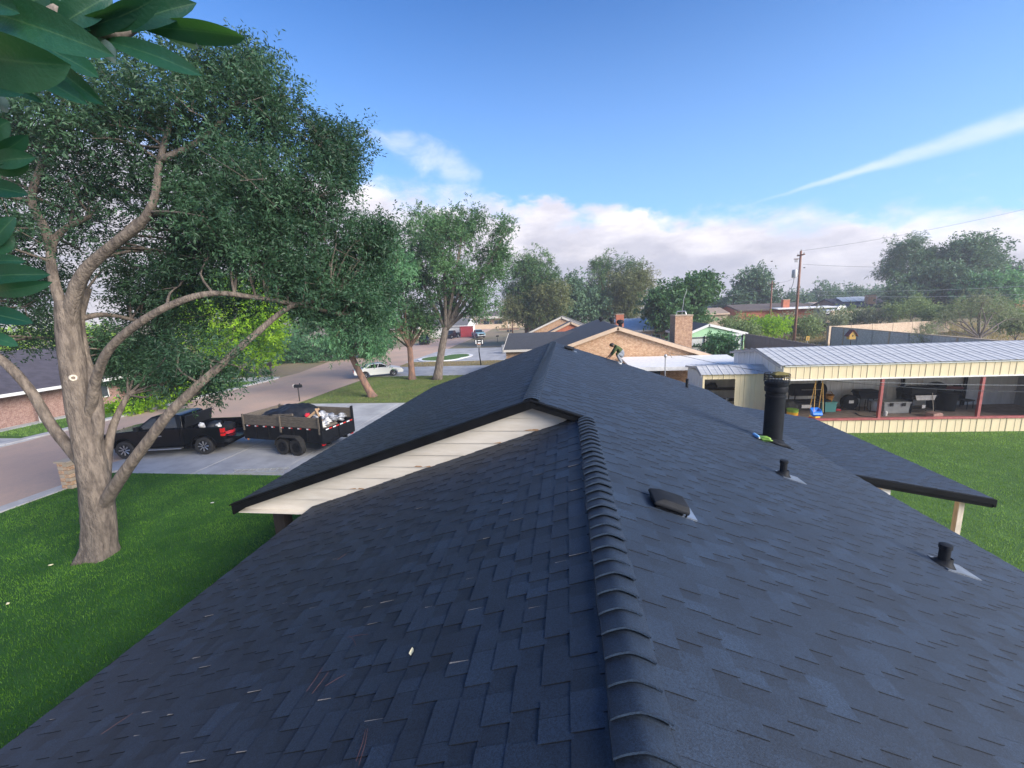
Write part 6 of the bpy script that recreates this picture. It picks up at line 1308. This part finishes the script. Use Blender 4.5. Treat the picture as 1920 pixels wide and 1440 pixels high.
wire('second pale cable just below the first before the right hand trees', at(1489, 551, 55), at(2150, 538, 46), .6, .014, 'wire_pale')
wire('line from the tall pole to the thinner pole', top1-np.array([0, 0, 2.8]), top2, .5, .012)
wire('line from the thinner pole off to the far small pole', top2, top4, .8, .013)
wire('pale line passing the trees left of the thinner pole', at(1443, 541, 70), at(1120, 572, 92), .8, .018, 'wire_pale')
wire('lower pale line over the far roofs', at(1443, 560, 70), at(1090, 588, 92), .6, .018, 'wire_pale')
wire('line from the street pole across the pine', top3, at(1180, 540, 92), .6, .016)
wire('service cable sagging in front of the long shed', at(1250, 660, 22.5), at(1990, 735, 18.0), .55, .011)
wire('thin pale cable across the shed opening', at(1452, 706, 18.9), at(1990, 722, 18.6), .12, .007, 'wire_pale')
# service mast with weatherhead beside the carport
p = at(1247, 700, 23.9); ms = thing('service_mast', 'thin grey electrical mast rising at the carport', 'mast', (p[0], p[1], 0)); zt_ = float(at(1247, 668, 23.9)[2])
MB().cyl((0, 0, 0), (0, 0, zt_), .035, 8).build('pipe', 'galvanised', ms); MB().lathe([(.001, -.06), (.07, -.06), (.09, .02), (.05, .1), (.001, .12)], 12, None, (0, -.03, zt_)).build('weatherhead', 'galvanised', ms, True); MB().tube([(0, 0, zt_), (.2, 0, zt_+.15), (.35, 0, zt_-.1)], .015, 5).build('drip_loop', 'wire', ms)
# birds
for k, (px, py) in enumerate(((1447, 490), (1508, 502), (1344, 519))):
    p = at(px, py, 60); b = MB(); b.lathe([(.001, -.16), (.05, -.08), (.06, .02), (.03, .12), (.001, .16)], 8, Matrix.Rotation(math.pi/2, 3, 'Y')); b.add([(-.04, .02, .02), (.06, .02, .02), (-.05, .34, .10)], [(0, 1, 2)]); b.add([(-.04, -.02, .02), (.06, -.02, .02), (-.05, -.34, .10)], [(0, 1, 2)])
    o = b.build('bird', 'rubber', None); o.location = tuple(p); tag(o, ('dark bird flying left of the tall pole top', 'dark bird flying right of the tall pole', 'dark bird flying above the dark trees')[k], 'bird')
# ------------------------------------------------------------------ street furniture
def mailbox(label, p, rz=0.0):
    t = thing('mailbox', label, 'mailbox', (p[0], p[1], 0), rz); MB().cyl((0, 0, -.1), (0, 0, 1.05), .045, 8).build('post', 'dark_wood', t)
    MB().prism([(-.11, 1.06), (.11, 1.06), (.11, 1.20), (.07, 1.28), (0, 1.30), (-.07, 1.28), (-.11, 1.20)], 'x', -.28, .28).build('box', 'black_pipe', t, bevel=.01)
    MB().box((.13, -.02, 1.22), (.20, .0, 1.38)).build('flag', 'black_pipe', t); MB().box((-.31, -.12, 1.08), (-.285, .12, 1.30)).build('door', 'paper_white', t); return t
mailbox('black mailbox with pale door on a thin post by the street', atz(562, 752, 0), R(8)); mailbox('mailbox on a post by the far drive right of the hoop', atz(933, 641, 0), R(10))
p = at(902, 687, 47); t = thing('basketball_hoop', 'basketball hoop with white backboard on a dark pole', 'basketball hoop', (p[0], p[1], .02), R(0)); zb_ = float(at(902, 641, 47)[2])
MB().tube([(0, 0, 0), (-.15, 0, zb_*.6), (-.05, -.1, zb_)], [.07, .06, .06], 10).build('pole', 'black_pipe', t, 'all'); bd = MB().box((-.55, -.22, zb_-.32), (.5, -.18, zb_+.32)).build('backboard', 'black_pipe', t)
for (a, b_, c, d) in ((-.47, -.34, -.24, .24), (.29, .42, -.24, .24), (-.2, .15, -.22, -.05), (-.2, .15, .1, .2)): MB().box((a, -.226, zb_+c), (b_, -.221, zb_+d)).build('board_panel', 'address_white', bd)
b = MB(); b.tube([(.23*math.cos(a)-.02, -.48+.23*math.sin(a), zb_-.25) for a in np.linspace(0, 2*math.pi, 17)], .012, 5, False); b.build('rim', 'lamp_amber', t)
for q_ in range(10):
    a = q_*.628; MB().tube([(.23*math.cos(a)-.02, -.48+.23*math.sin(a), zb_-.25), (.13*math.cos(a+.3)-.02, -.48+.13*math.sin(a+.3), zb_-.62)], .006, 4).build('net_cord', 'paper_white', t)
p = at(952, 664, 60); t = thing('utility_box', 'pale grey utility cabinet at the far garage corner', 'cabinet', (p[0], p[1], 0)); MB().box((-.8, -.5, 0), (.8, .5, 1.25)).build('cabinet', 'grey_plastic', t, bevel=.03); MB().box((-.75, -.52, .1), (-.02, -.503, 1.15)).build('door', 'galvanised', t)
p = atz(510, 712, 0); t = thing('sign_post', 'short wooden post on the grassy corner across the street', 'post', (p[0], p[1], 0)); MB().cyl((0, 0, -.1), (0, 0, 1.9), .09, 8).build('post', 'dark_wood', t); MB().box((-.3, -.05, 1.5), (.3, -.095, 1.85)).build('board', 'dark_wood', t)
# ladder flat on the drive
p = atz(485, 884, .05); t = thing('ladder', 'aluminium ladder lying flat on the driveway edge', 'ladder', (p[0], p[1], .034), R(8)); 
for y in (-.22, .22): MB().box((-1.15, y-.02, .0), (1.15, y+.02, .08)).build('rail', 'galvanised', t)
for k in range(8): MB().cyl((-1.0+k*.285, -.2, .04), (-1.0+k*.285, .2, .04), .018, 6).build('rung', 'galvanised', t)
# small white litter and a stone pier behind the trunk
for k, (px, py) in enumerate(((398, 943), (560, 930), (15, 1132), (95, 1060))):
    o = sack('litter', ('white scrap of litter in the middle of the front lawn', 'pale scrap on the lawn near the gable corner', 'tan leaf scrap on the lawn at the left edge', 'pale leaf scrap on the lawn left of the trunk')[k], 'litter', atz(px, py, .07), .04, 'paper_white' if k < 2 else 'dry_leaf', 120+k, (1.3, .7, .35), .3, None, 2)
p = atz(136, 916, 0); t = thing('stone_pier', 'short tan stone pier standing behind the tree trunk', 'pier', (p[0], p[1], 0))
for k in range(7):
    for j in range(2): MB().box((-.24+j*.245, -.16, k*.15+.05), (-.005+j*.245, .16, k*.15+.192)).build('stone', 'tan_wall' if (k+j) % 2 else 'brick_tan', t, bevel=.02)
MB().box((-.3, -.2, 1.105), (.3, .2, 1.17)).build('cap', 'tan_wall', t)
# bird house and yard sign on the vacant lot
p = at(1594, 650, 44); t = thing('birdhouse', 'yellow birdhouse with dark red roof on a thin post', 'birdhouse', (p[0], p[1], float(terrain(p[0], p[1]))-.1)); zz = float(at(1594, 636, 44)[2])-t.location.z
t.scale = (.62, .62, 1); MB().cyl((0, 0, 0), (0, 0, zz), .05, 8).build('post', 'dark_wood', t); MB().prism([(-.45, zz), (.45, zz), (.45, zz+.45), (0, zz+.85), (-.45, zz+.45)], 'y', -.35, .35).build('box', 'yellow_house', t)
for s in (1, -1): quadplate([(0, -.5, zz+.92), (0, .5, zz+.92), (s*.72, .5, zz+.30), (s*.72, -.5, zz+.30)] if s > 0 else [(0, .5, zz+.92), (0, -.5, zz+.92), (s*.72, -.5, zz+.30), (s*.72, .5, zz+.30)], .06, 'barn_red', 'roof_slope', t)
MB().lathe([(.001, 0), (.09, 0), (.09, .02)], 12, Matrix.Rotation(math.pi/2, 3, 'X'), (0, -.352, zz+.35)).build('entry_hole', 'rubber', t)
p = at(1514, 640, 46); t = thing('yard_sign', 'small yellow sign on a stake right of the tall pole', 'sign', (p[0], p[1], float(terrain(p[0], p[1]))-.1)); zz = float(at(1514, 634, 46)[2])-t.location.z; MB().cyl((0, 0, 0), (0, 0, zz), .03, 6).build('stake', 'galvanised', t); sg = MB().box((-.16, -.03, zz-.25), (.16, .0, zz+.2)).build('panel', 'yellow_house', t); MB().box((-.03, -.036, zz-.15), (.03, -.031, zz+.1)).build('mark', 'rubber', sg)
# glove and bottle left at the flue foot
gz_ = lambda x: ZR-SL*(x-XR)
t = thing('water_bottle', 'blue plastic bottle lying at the foot of the flue pipe', 'bottle', (3.96, 8.98, gz_(3.96)+.05), 0); M = Matrix.Rotation(math.pi/2, 3, 'X'); MB().lathe([(.001, -.12), (.035, -.12), (.038, .06), (.015, .1), (.015, .13), (.001, .13)], 12, M).build('bottle_body', 'sky_blue_plastic', t, True); MB().lathe([(.017, .115), (.017, .14), (.001, .14)], 10, M).build('cap', 'paper_white', t)
o = sack('work_glove', 'lime green and white work glove beside the flue pipe', 'glove', (4.08, 8.92, gz_(4.08)+.012), .10, 'green_bright', 131, (1.3, .8, .5), .3)
# leaf and pine needles on the near slope
gl = lambda x: ZR-SL*(XR-x)
def on_l(px, py):
    d = ray(px, py); n_ = np.array([-SL, 0, 1.0]); k = n_ @ (np.array([XR, 0, ZR])-CAM)/(n_ @ d); return CAM+d*k
p = on_l(773, 1227); b = MB(); vs = [(0, -.024, .004), (.016, -.006, .010), (.012, .012, .012), (0, .026, .016), (-.012, .012, .010), (-.016, -.008, .008), (0, 0, .004)]; b.add(vs, [(0, 1, 6), (1, 2, 6), (2, 3, 6), (3, 4, 6), (4, 5, 6), (5, 0, 6)]); o = b.build('fallen_leaf', 'dry_leaf', None); o.location = tuple(p+np.array([0, 0, .012])); o.rotation_euler = (0, -math.atan(SL), .1); tag(o, 'small pale yellow fallen leaf on the near roof slope', 'leaf')
for k, (a, b_) in enumerate((((655, 1195), (668, 1214)), ((652, 1198), (690, 1193)), ((585, 1305), (617, 1262)), ((575, 1300), (605, 1255)), ((610, 1290), (648, 1268)), ((673, 1440), (690, 1370)), ((668, 1432), (686, 1372)), ((190, 1380), (250, 1340)), ((632, 1052), (650, 1040)))):
    A, B = on_l(*a), on_l(*b_); up = np.array([0, 0, .014]); m_ = (A+B)/2+np.array([.006, .004, .004]); o = MB().tube([A+up, m_+up, B+up], [.0010, .0013, .0006], 5).build('pine_needle', 'needle', None); tag(o, 'thin reddish pine needle lying on the near roof slope', 'pine needle', 'pine needles on the roof')
# ------------------------------------------------------------------ person on the far roof edge (bending forward, reaching left)
pp = at(1165, 672, 16.4); pp[2] = gz_(pp[0])+.01
per = thing('person', 'person in olive shirt and grey trousers crouching at the far roof edge', 'person', pp, 0)
per.scale = (.86, .86, .86)
J = {'pelvis': (0, 0, .42), 'waist': (-.04, -.02, .58), 'chest': (-.16, -.05, .74), 'neck': (-.30, -.07, .84), 'headb': (-.36, -.08, .86), 'head': (-.44, -.09, .84),
     'shl': (-.24, -.22, .78), 'ell': (-.36, -.26, .56), 'wrl': (-.50, -.18, .36), 'hal': (-.56, -.16, .30), 'shr': (-.22, .14, .78), 'elr': (-.36, .18, .56), 'wrr': (-.52, .10, .38), 'har': (-.58, .08, .33),
     'hil': (0.02, -.12, .40), 'knl': (-.24, -.22, .48), 'anl': (-.02, -.2, .08), 'fol': (-.18, -.22, .05), 'hir': (.02, .12, .40), 'knr': (-.20, .22, .46), 'anr': (.06, .18, .05), 'for': (-.10, .2, .05)}
ED = [('pelvis', 'waist'), ('waist', 'chest'), ('chest', 'neck'), ('neck', 'headb'), ('headb', 'head'), ('chest', 'shl'), ('shl', 'ell'), ('ell', 'wrl'), ('wrl', 'hal'), ('chest', 'shr'), ('shr', 'elr'), ('elr', 'wrr'), ('wrr', 'har'), ('pelvis', 'hil'), ('hil', 'knl'), ('knl', 'anl'), ('anl', 'fol'), ('pelvis', 'hir'), ('hir', 'knr'), ('knr', 'anr'), ('anr', 'for')]
RD = dict(pelvis=.16, waist=.15, chest=.18, neck=.06, headb=.09, head=.10, shl=.085, ell=.055, wrl=.035, hal=.04, shr=.085, elr=.055, wrr=.035, har=.04, hil=.12, knl=.08, anl=.05, fol=.045, hir=.12, knr=.08, anr=.05, **{'for': .045})
keys = list(J); me = bpy.data.meshes.new('body'); me.from_pydata([J[k] for k in keys], [(keys.index(a), keys.index(b_)) for a, b_ in ED], [])
o = link('body', me, per); sk = o.modifiers.new('skin', 'SKIN')
if not me.skin_vertices: bpy.context.view_layer.objects.active = o
for i, k in enumerate(keys):
    v = me.skin_vertices[0].data[i]; v.radius = (RD[k], RD[k]); v.use_root = (k == 'pelvis')
o.modifiers.new('smooth', 'SUBSURF').levels = 1; o.modifiers['smooth'].render_levels = 2
bm_ = bpy.data.materials.new('clothed_body'); bm_.use_nodes = True; N = NT(bm_.node_tree); pb = bm_.node_tree.nodes['Principled BSDF']; co = N.add('ShaderNodeTexCoord').outputs['Object']; sp_ = N.add('ShaderNodeSeparateXYZ', ins={0: co}).outputs
upper = N.math('GREATER_THAN', N.math('SUBTRACT', sp_[2], N.math('MULTIPLY', sp_[0], .9)), .62)       # shirt above the waist line
headm = N.math('LESS_THAN', sp_[0], -.335); headm = N.math('MULTIPLY', headm, N.math('GREATER_THAN', sp_[2], .70)); hand = N.math('LESS_THAN', sp_[0], -.46)
sleeve = N.math('MULTIPLY', N.math('LESS_THAN', sp_[0], -.27), N.math('GREATER_THAN', sp_[2], .28))
c = N.mix(upper, c4((.20, .215, .24)), c4((.05, .075, .022))); c = N.mix(sleeve, c, c4((.05, .075, .022))); c = N.mix(N.math('MAXIMUM', hand, headm), c, c4((.36, .20, .13))); N.l.new(c, pb.inputs['Base Color']); pb.inputs['Roughness'].default_value = .9; me.materials.append(bm_)
MB().blob((-.43, -.09, .88), .115, 2, .05, 3, (1.0, .95, .75)).build('hair', 'hair_dark', per, 'all')
for (x, y, z) in ((-.12, -.21, .03), (-.04, .19, .035)): MB().blob((x, y, z), .12, 2, .03, 2, (1.0, .42, .4)).build('shoe', 'boots', per, 'all')
for (x, y, z, s) in ((-.58, -.155, .28, 1), (-.60, .075, .31, 1)):
    b = MB()
    for k in range(4): b.tube([(x+.01, y-.03+.02*k, z+.02), (x-.04, y-.032+.021*k, z-.01), (x-.06, y-.03+.02*k, z-.05+.005*k)], [.011, .010, .008], 6)
    b.tube([(x+.03, y+.04, z+.01), (x, y+.065, z-.02), (x-.03, y+.06, z-.05)], [.012, .011, .009], 6); b.build('fingers', 'skin', per, 'all')
# ------------------------------------------------------------------ broad leaved tree beside the camera
big = bpy.data.materials.new('broad_leaf'); big.use_nodes = True; N = NT(big.node_tree); pb = big.node_tree.nodes['Principled BSDF']; ou = big.node_tree.nodes['Material Output']
uv = N.add('ShaderNodeAttribute', attribute_name='rib').outputs['Fac']; oi = N.add('ShaderNodeObjectInfo').outputs['Random']
base = N.mix(oi, c4((.006, .040, .026)), c4((.020, .080, .044))); ve = N.mapr(N.math('ABSOLUTE', uv), .0, .07, 1, 0); tex = N.add('ShaderNodeTexCoord').outputs['Object']
vq = N.add('ShaderNodeAttribute', attribute_name='vein').outputs['Fac']; vl = N.mapr(N.math('ABSOLUTE', N.math('SINE', N.math('MULTIPLY', vq, math.pi))), .0, .16, 1, 0)
c = N.mix(N.math('MAXIMUM', N.math('MULTIPLY', ve, .35), N.math('MULTIPLY', vl, .13)), base, c4((.12, .22, .10))); c = N.mix(N.mapr(N.noise(tex, 45, 4, .6), .35, .7, 0, .4), c, c4((.008, .045, .022)))
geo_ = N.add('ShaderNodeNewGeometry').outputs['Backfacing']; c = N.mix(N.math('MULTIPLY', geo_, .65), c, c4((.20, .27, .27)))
N.l.new(c, pb.inputs['Base Color']); pb.inputs['Roughness'].default_value = .38; pb.inputs['Specular IOR Level'].default_value = .55; bmp = N.add('ShaderNodeBump', ins={'Strength': .25, 'Distance': .004, 'Height': N.noise(tex, 140, 3, .6)}); N.l.new(bmp.outputs[0], pb.inputs['Normal'])
tr = N.add('ShaderNodeBsdfTranslucent', ins={'Color': c4((.10, .30, .04))}); mx = N.add('ShaderNodeMixShader', ins={0: .22}); N.l.new(pb.outputs[0], mx.inputs[1]); N.l.new(tr.outputs[0], mx.inputs[2]); N.l.new(mx.outputs[0], ou.inputs[0]); MATS['broad_leaf'] = big
bl = thing('broad_leaved_tree', 'broad leaved tree whose large glossy leaves hang in at upper left', 'tree', (-5.0, -.9, 0)); BO = (-5.0, -.9, 0)
stems = [[(-5.0, -.9, -.05), (-4.95, -.8, 2.5), (-4.6, -.5, 4.8), (-3.9, -.1, 6.3)]]
MB().tube(smooth_path(stems[0], 5), list(np.linspace(.14, .06, 16)), 10).build('trunk', 'bark_grey', bl, 'all', off=BO)
qc = np.random.default_rng(77); shade_clumps = []
for (c, r, dn) in fill((-5.2, -1.9, 8.0), (2.7, 3.0, 2.3), 60, .75, qc, 1.0, .25):
    pu_, pv_2, pw_ = proj(c)                 # unseen crown, added out of frame to shade the left roof slope
    d_ = np.asarray(c)-CAM; far_ = np.linalg.norm(d_)
    if pw_ < -.3 or (pw_ > .3 and pu_ < -F*(r+.45)/max(pw_, .3)): shade_clumps.append((c, r, dn))
tw = MB()
for (c, r, dn) in shade_clumps: tw.tube(smooth_path([(-4.6, -.5, 4.8), tuple((np.array([-4.6, -.6, 6.0])+c)/2), tuple(c)], 4), list(np.linspace(.035, .008, 9)), 5, False)
o = tw.build('branches', 'bark_grey', bl, 'all', off=BO); o['kind'] = 'stuff'
V, Fc, s_ = crown_leaves(shade_clumps, 60, 7, .28, .15, .055, qc, up=.2, shell=.3)
o = np_mesh('crown', V, Fc, 'leaf_broad', bl, s_, off=BO); o['kind'] = 'stuff'  # added canopy, kept out of view, blocks sky light from the left slope
def twig(pts, r0, r1): return MB().tube(smooth_path(pts, 5), list(np.linspace(r0, r1, (len(pts)-1)*5+1)), 7).build('twig', 'bark_grey', bl, 'all', off=BO)
h1_ = atd(215, 62, .74); h2_ = atd(20, 90, .66); h3_ = atd(-30, 300, .92); h4_ = atd(-25, 500, .92); h5_ = atd(120, 30, .72); h6_ = atd(265, 45, .76)
twig([(-3.9, -.1, 6.3), (-2.6, .1, 6.9), (-1.5, .35, 7.0), tuple(atd(-60, 20, .76)), tuple(h5_), tuple(h1_), tuple(h6_)], .05, .004)
twig([(-2.6, .1, 6.9), (-1.9, .3, 6.75), tuple(atd(-90, 240, .95)), tuple(h3_)], .03, .006); twig([(-3.9, -.1, 6.3), (-2.5, .25, 6.3), tuple(atd(-110, 520, .98)), tuple(h4_), tuple(atd(-20, 600, .9))], .03, .005); twig([tuple(atd(-60, 20, .76)), tuple(atd(-20, 70, .7)), tuple(h2_)], .012, .004)
LEAVES = [  # base px, tip px, depth at base, depth at tip, width in px, roll, curl
 ((-45, 18), (172, 82), .66, .60, 74, .5, .10), ((-70, 95), (108, 126), .60, .57, 96, -.5, .14), ((196, 76), (362, 126), .74, .72, 36, .9, .06), ((262, 52), (447, 79), .76, .74, 40, -.7, -.16), ((150, 66), (232, 114), .74, .72, 32, 2.6, .1), ((285, 56), (380, 86), .78, .78, 24, 2.7, .1),
 ((110, 52), (205, -12), .70, .70, 48, .6, .1), ((165, 52), (300, 0), .72, .70, 40, -.6, .1), ((215, 58), (360, 2), .75, .74, 40, .5, .12), ((60, 5), (155, 46), .72, .70, 40, .6, .1), ((120, 62), (262, 20), .73, .70, 34, -.4, .1), ((-20, 0), (24, 18), .62, .6, 40, .3, .1), ((30, 20), (110, -25), .70, .7, 50, .3, .1),
 ((78, 88), (172, 132), .70, .68, 40, .9, .08), ((100, 118), (176, 186), .70, .67, 36, -.6, .1), ((50, 138), (148, 182), .69, .66, 32, .8, .1), ((60, 150), (90, 175), .69, .68, 16, 2.6, .1), ((-25, 158), (32, 172), .68, .66, 34, .4, .1), ((-30, 178), (24, 206), .7, .7, 26, 2.3, .1), ((20, 165), (70, 186), .72, .70, 16, .4, .1),
 ((-30, 262), (11, 228), .92, .90, 40, .5, .1), ((-8, 290), (49, 258), .92, .90, 28, -.5, .12), ((-12, 306), (55, 294), .92, .90, 34, .6, .12), ((-10, 322), (50, 312), .93, .92, 24, -.6, .1), ((-30, 350), (41, 360), .92, .90, 34, .5, .1), ((-25, 470), (22, 408), .92, .90, 30, .6, .1), ((-20, 480), (22, 440), .92, .92, 28, -.4, .1), ((-20, 490), (40, 488), .92, .91, 22, .7, .1),
 ((-35, 522), (76, 512), .92, .89, 40, .6, .12), ((-25, 545), (83, 536), .92, .88, 28, -.7, .12), ((-30, 588), (50, 601), .90, .88, 34, .6, .12), ((-30, 628), (27, 645), .90, .89, 24, .5, .1)]
NL, NW = 14, 8
for k, (a, b_, d0, d1_, wpx, roll, curl) in enumerate(LEAVES):
    A, B = atd(*a, d0), atd(*b_, d1_); ax = B-A; L = np.linalg.norm(ax); ax /= L
    view = unit(((A+B)/2-CAM)[None])[0]; S = np.cross(ax, -view); S /= np.linalg.norm(S); Nn = np.cross(S, ax)
    if Nn @ view > 0: Nn = -Nn
    wd = wpx*(d0+d1_)/2/F/2; ce, se = math.cos(roll*.55), math.sin(roll*.55)
    if abs(roll) > 2: ce, se = -.96, .28
    S2 = S*ce+Nn*se; N2 = -S*se+Nn*ce; wd /= max(.75, abs(ce))
    V, Rb, Vn = [], [], []
    for i in range(NL+1):
        t = i/NL; wv = max(.015, (math.sin(math.pi*t**1.05)**.62)*(.82+.25*t)) if 0 < t < 1 else .02
        cpt = A+ax*L*t+N2*(curl*L*4*t*(1-t)*.5)-N2*L*.10*t*t
        for j in range(NW+1):
            s = -1+2*j/NW; V.append(cpt+S2*wd*wv*s+N2*wd*wv*(.30*abs(s)**1.3+.05*math.sin(9*t+s*2+k))); Rb.append(s); Vn.append(t*11-abs(s)*2.2)
    Fq = [(i*(NW+1)+j, i*(NW+1)+j+1, (i+1)*(NW+1)+j+1, (i+1)*(NW+1)+j) for i in range(NL) for j in range(NW)]
    o = np_mesh('leaf', V, Fq, 'broad_leaf', bl, None, True, off=BO); at_ = o.data.attributes.new('rib', 'FLOAT', 'POINT'); at_.data.foreach_set('value', np.array(Rb, dtype=np.float32)); at_ = o.data.attributes.new('vein', 'FLOAT', 'POINT'); at_.data.foreach_set('value', np.array(Vn, dtype=np.float32))
    b = MB(); hub = min((h1_, h2_, h3_, h4_, h5_, h6_), key=lambda h: np.linalg.norm(h-A)); b.tube([tuple(A+ax*L*.04), tuple((A+hub)/2-np.array([0, 0, .004])), tuple(hub)], [.0022, .0026, .003], 5); b.build('leaf_stalk', 'leaf_stalk', bl, off=BO)
# ------------------------------------------------------------------ haze
HZ = bpy.data.materials.new('haze_air'); HZ.use_nodes = True; HZ.node_tree.nodes.clear(); N = NT(HZ.node_tree)
pv_ = N.add('ShaderNodeVolumePrincipled', ins={'Color': c4((.86, .90, 1.0)), 'Density': HAZE, 'Anisotropy': .2}); N.l.new(pv_.outputs[0], N.add('ShaderNodeOutputMaterial').inputs['Volume']); MATS['haze_air'] = HZ
if HAZE > 0:
    o = MB().box((-140, -60, -1.3), (170, 420, 30)).build('haze', 'haze_air'); tag(o, 'thin pale morning haze over the neighbourhood', 'haze', kind='stuff')
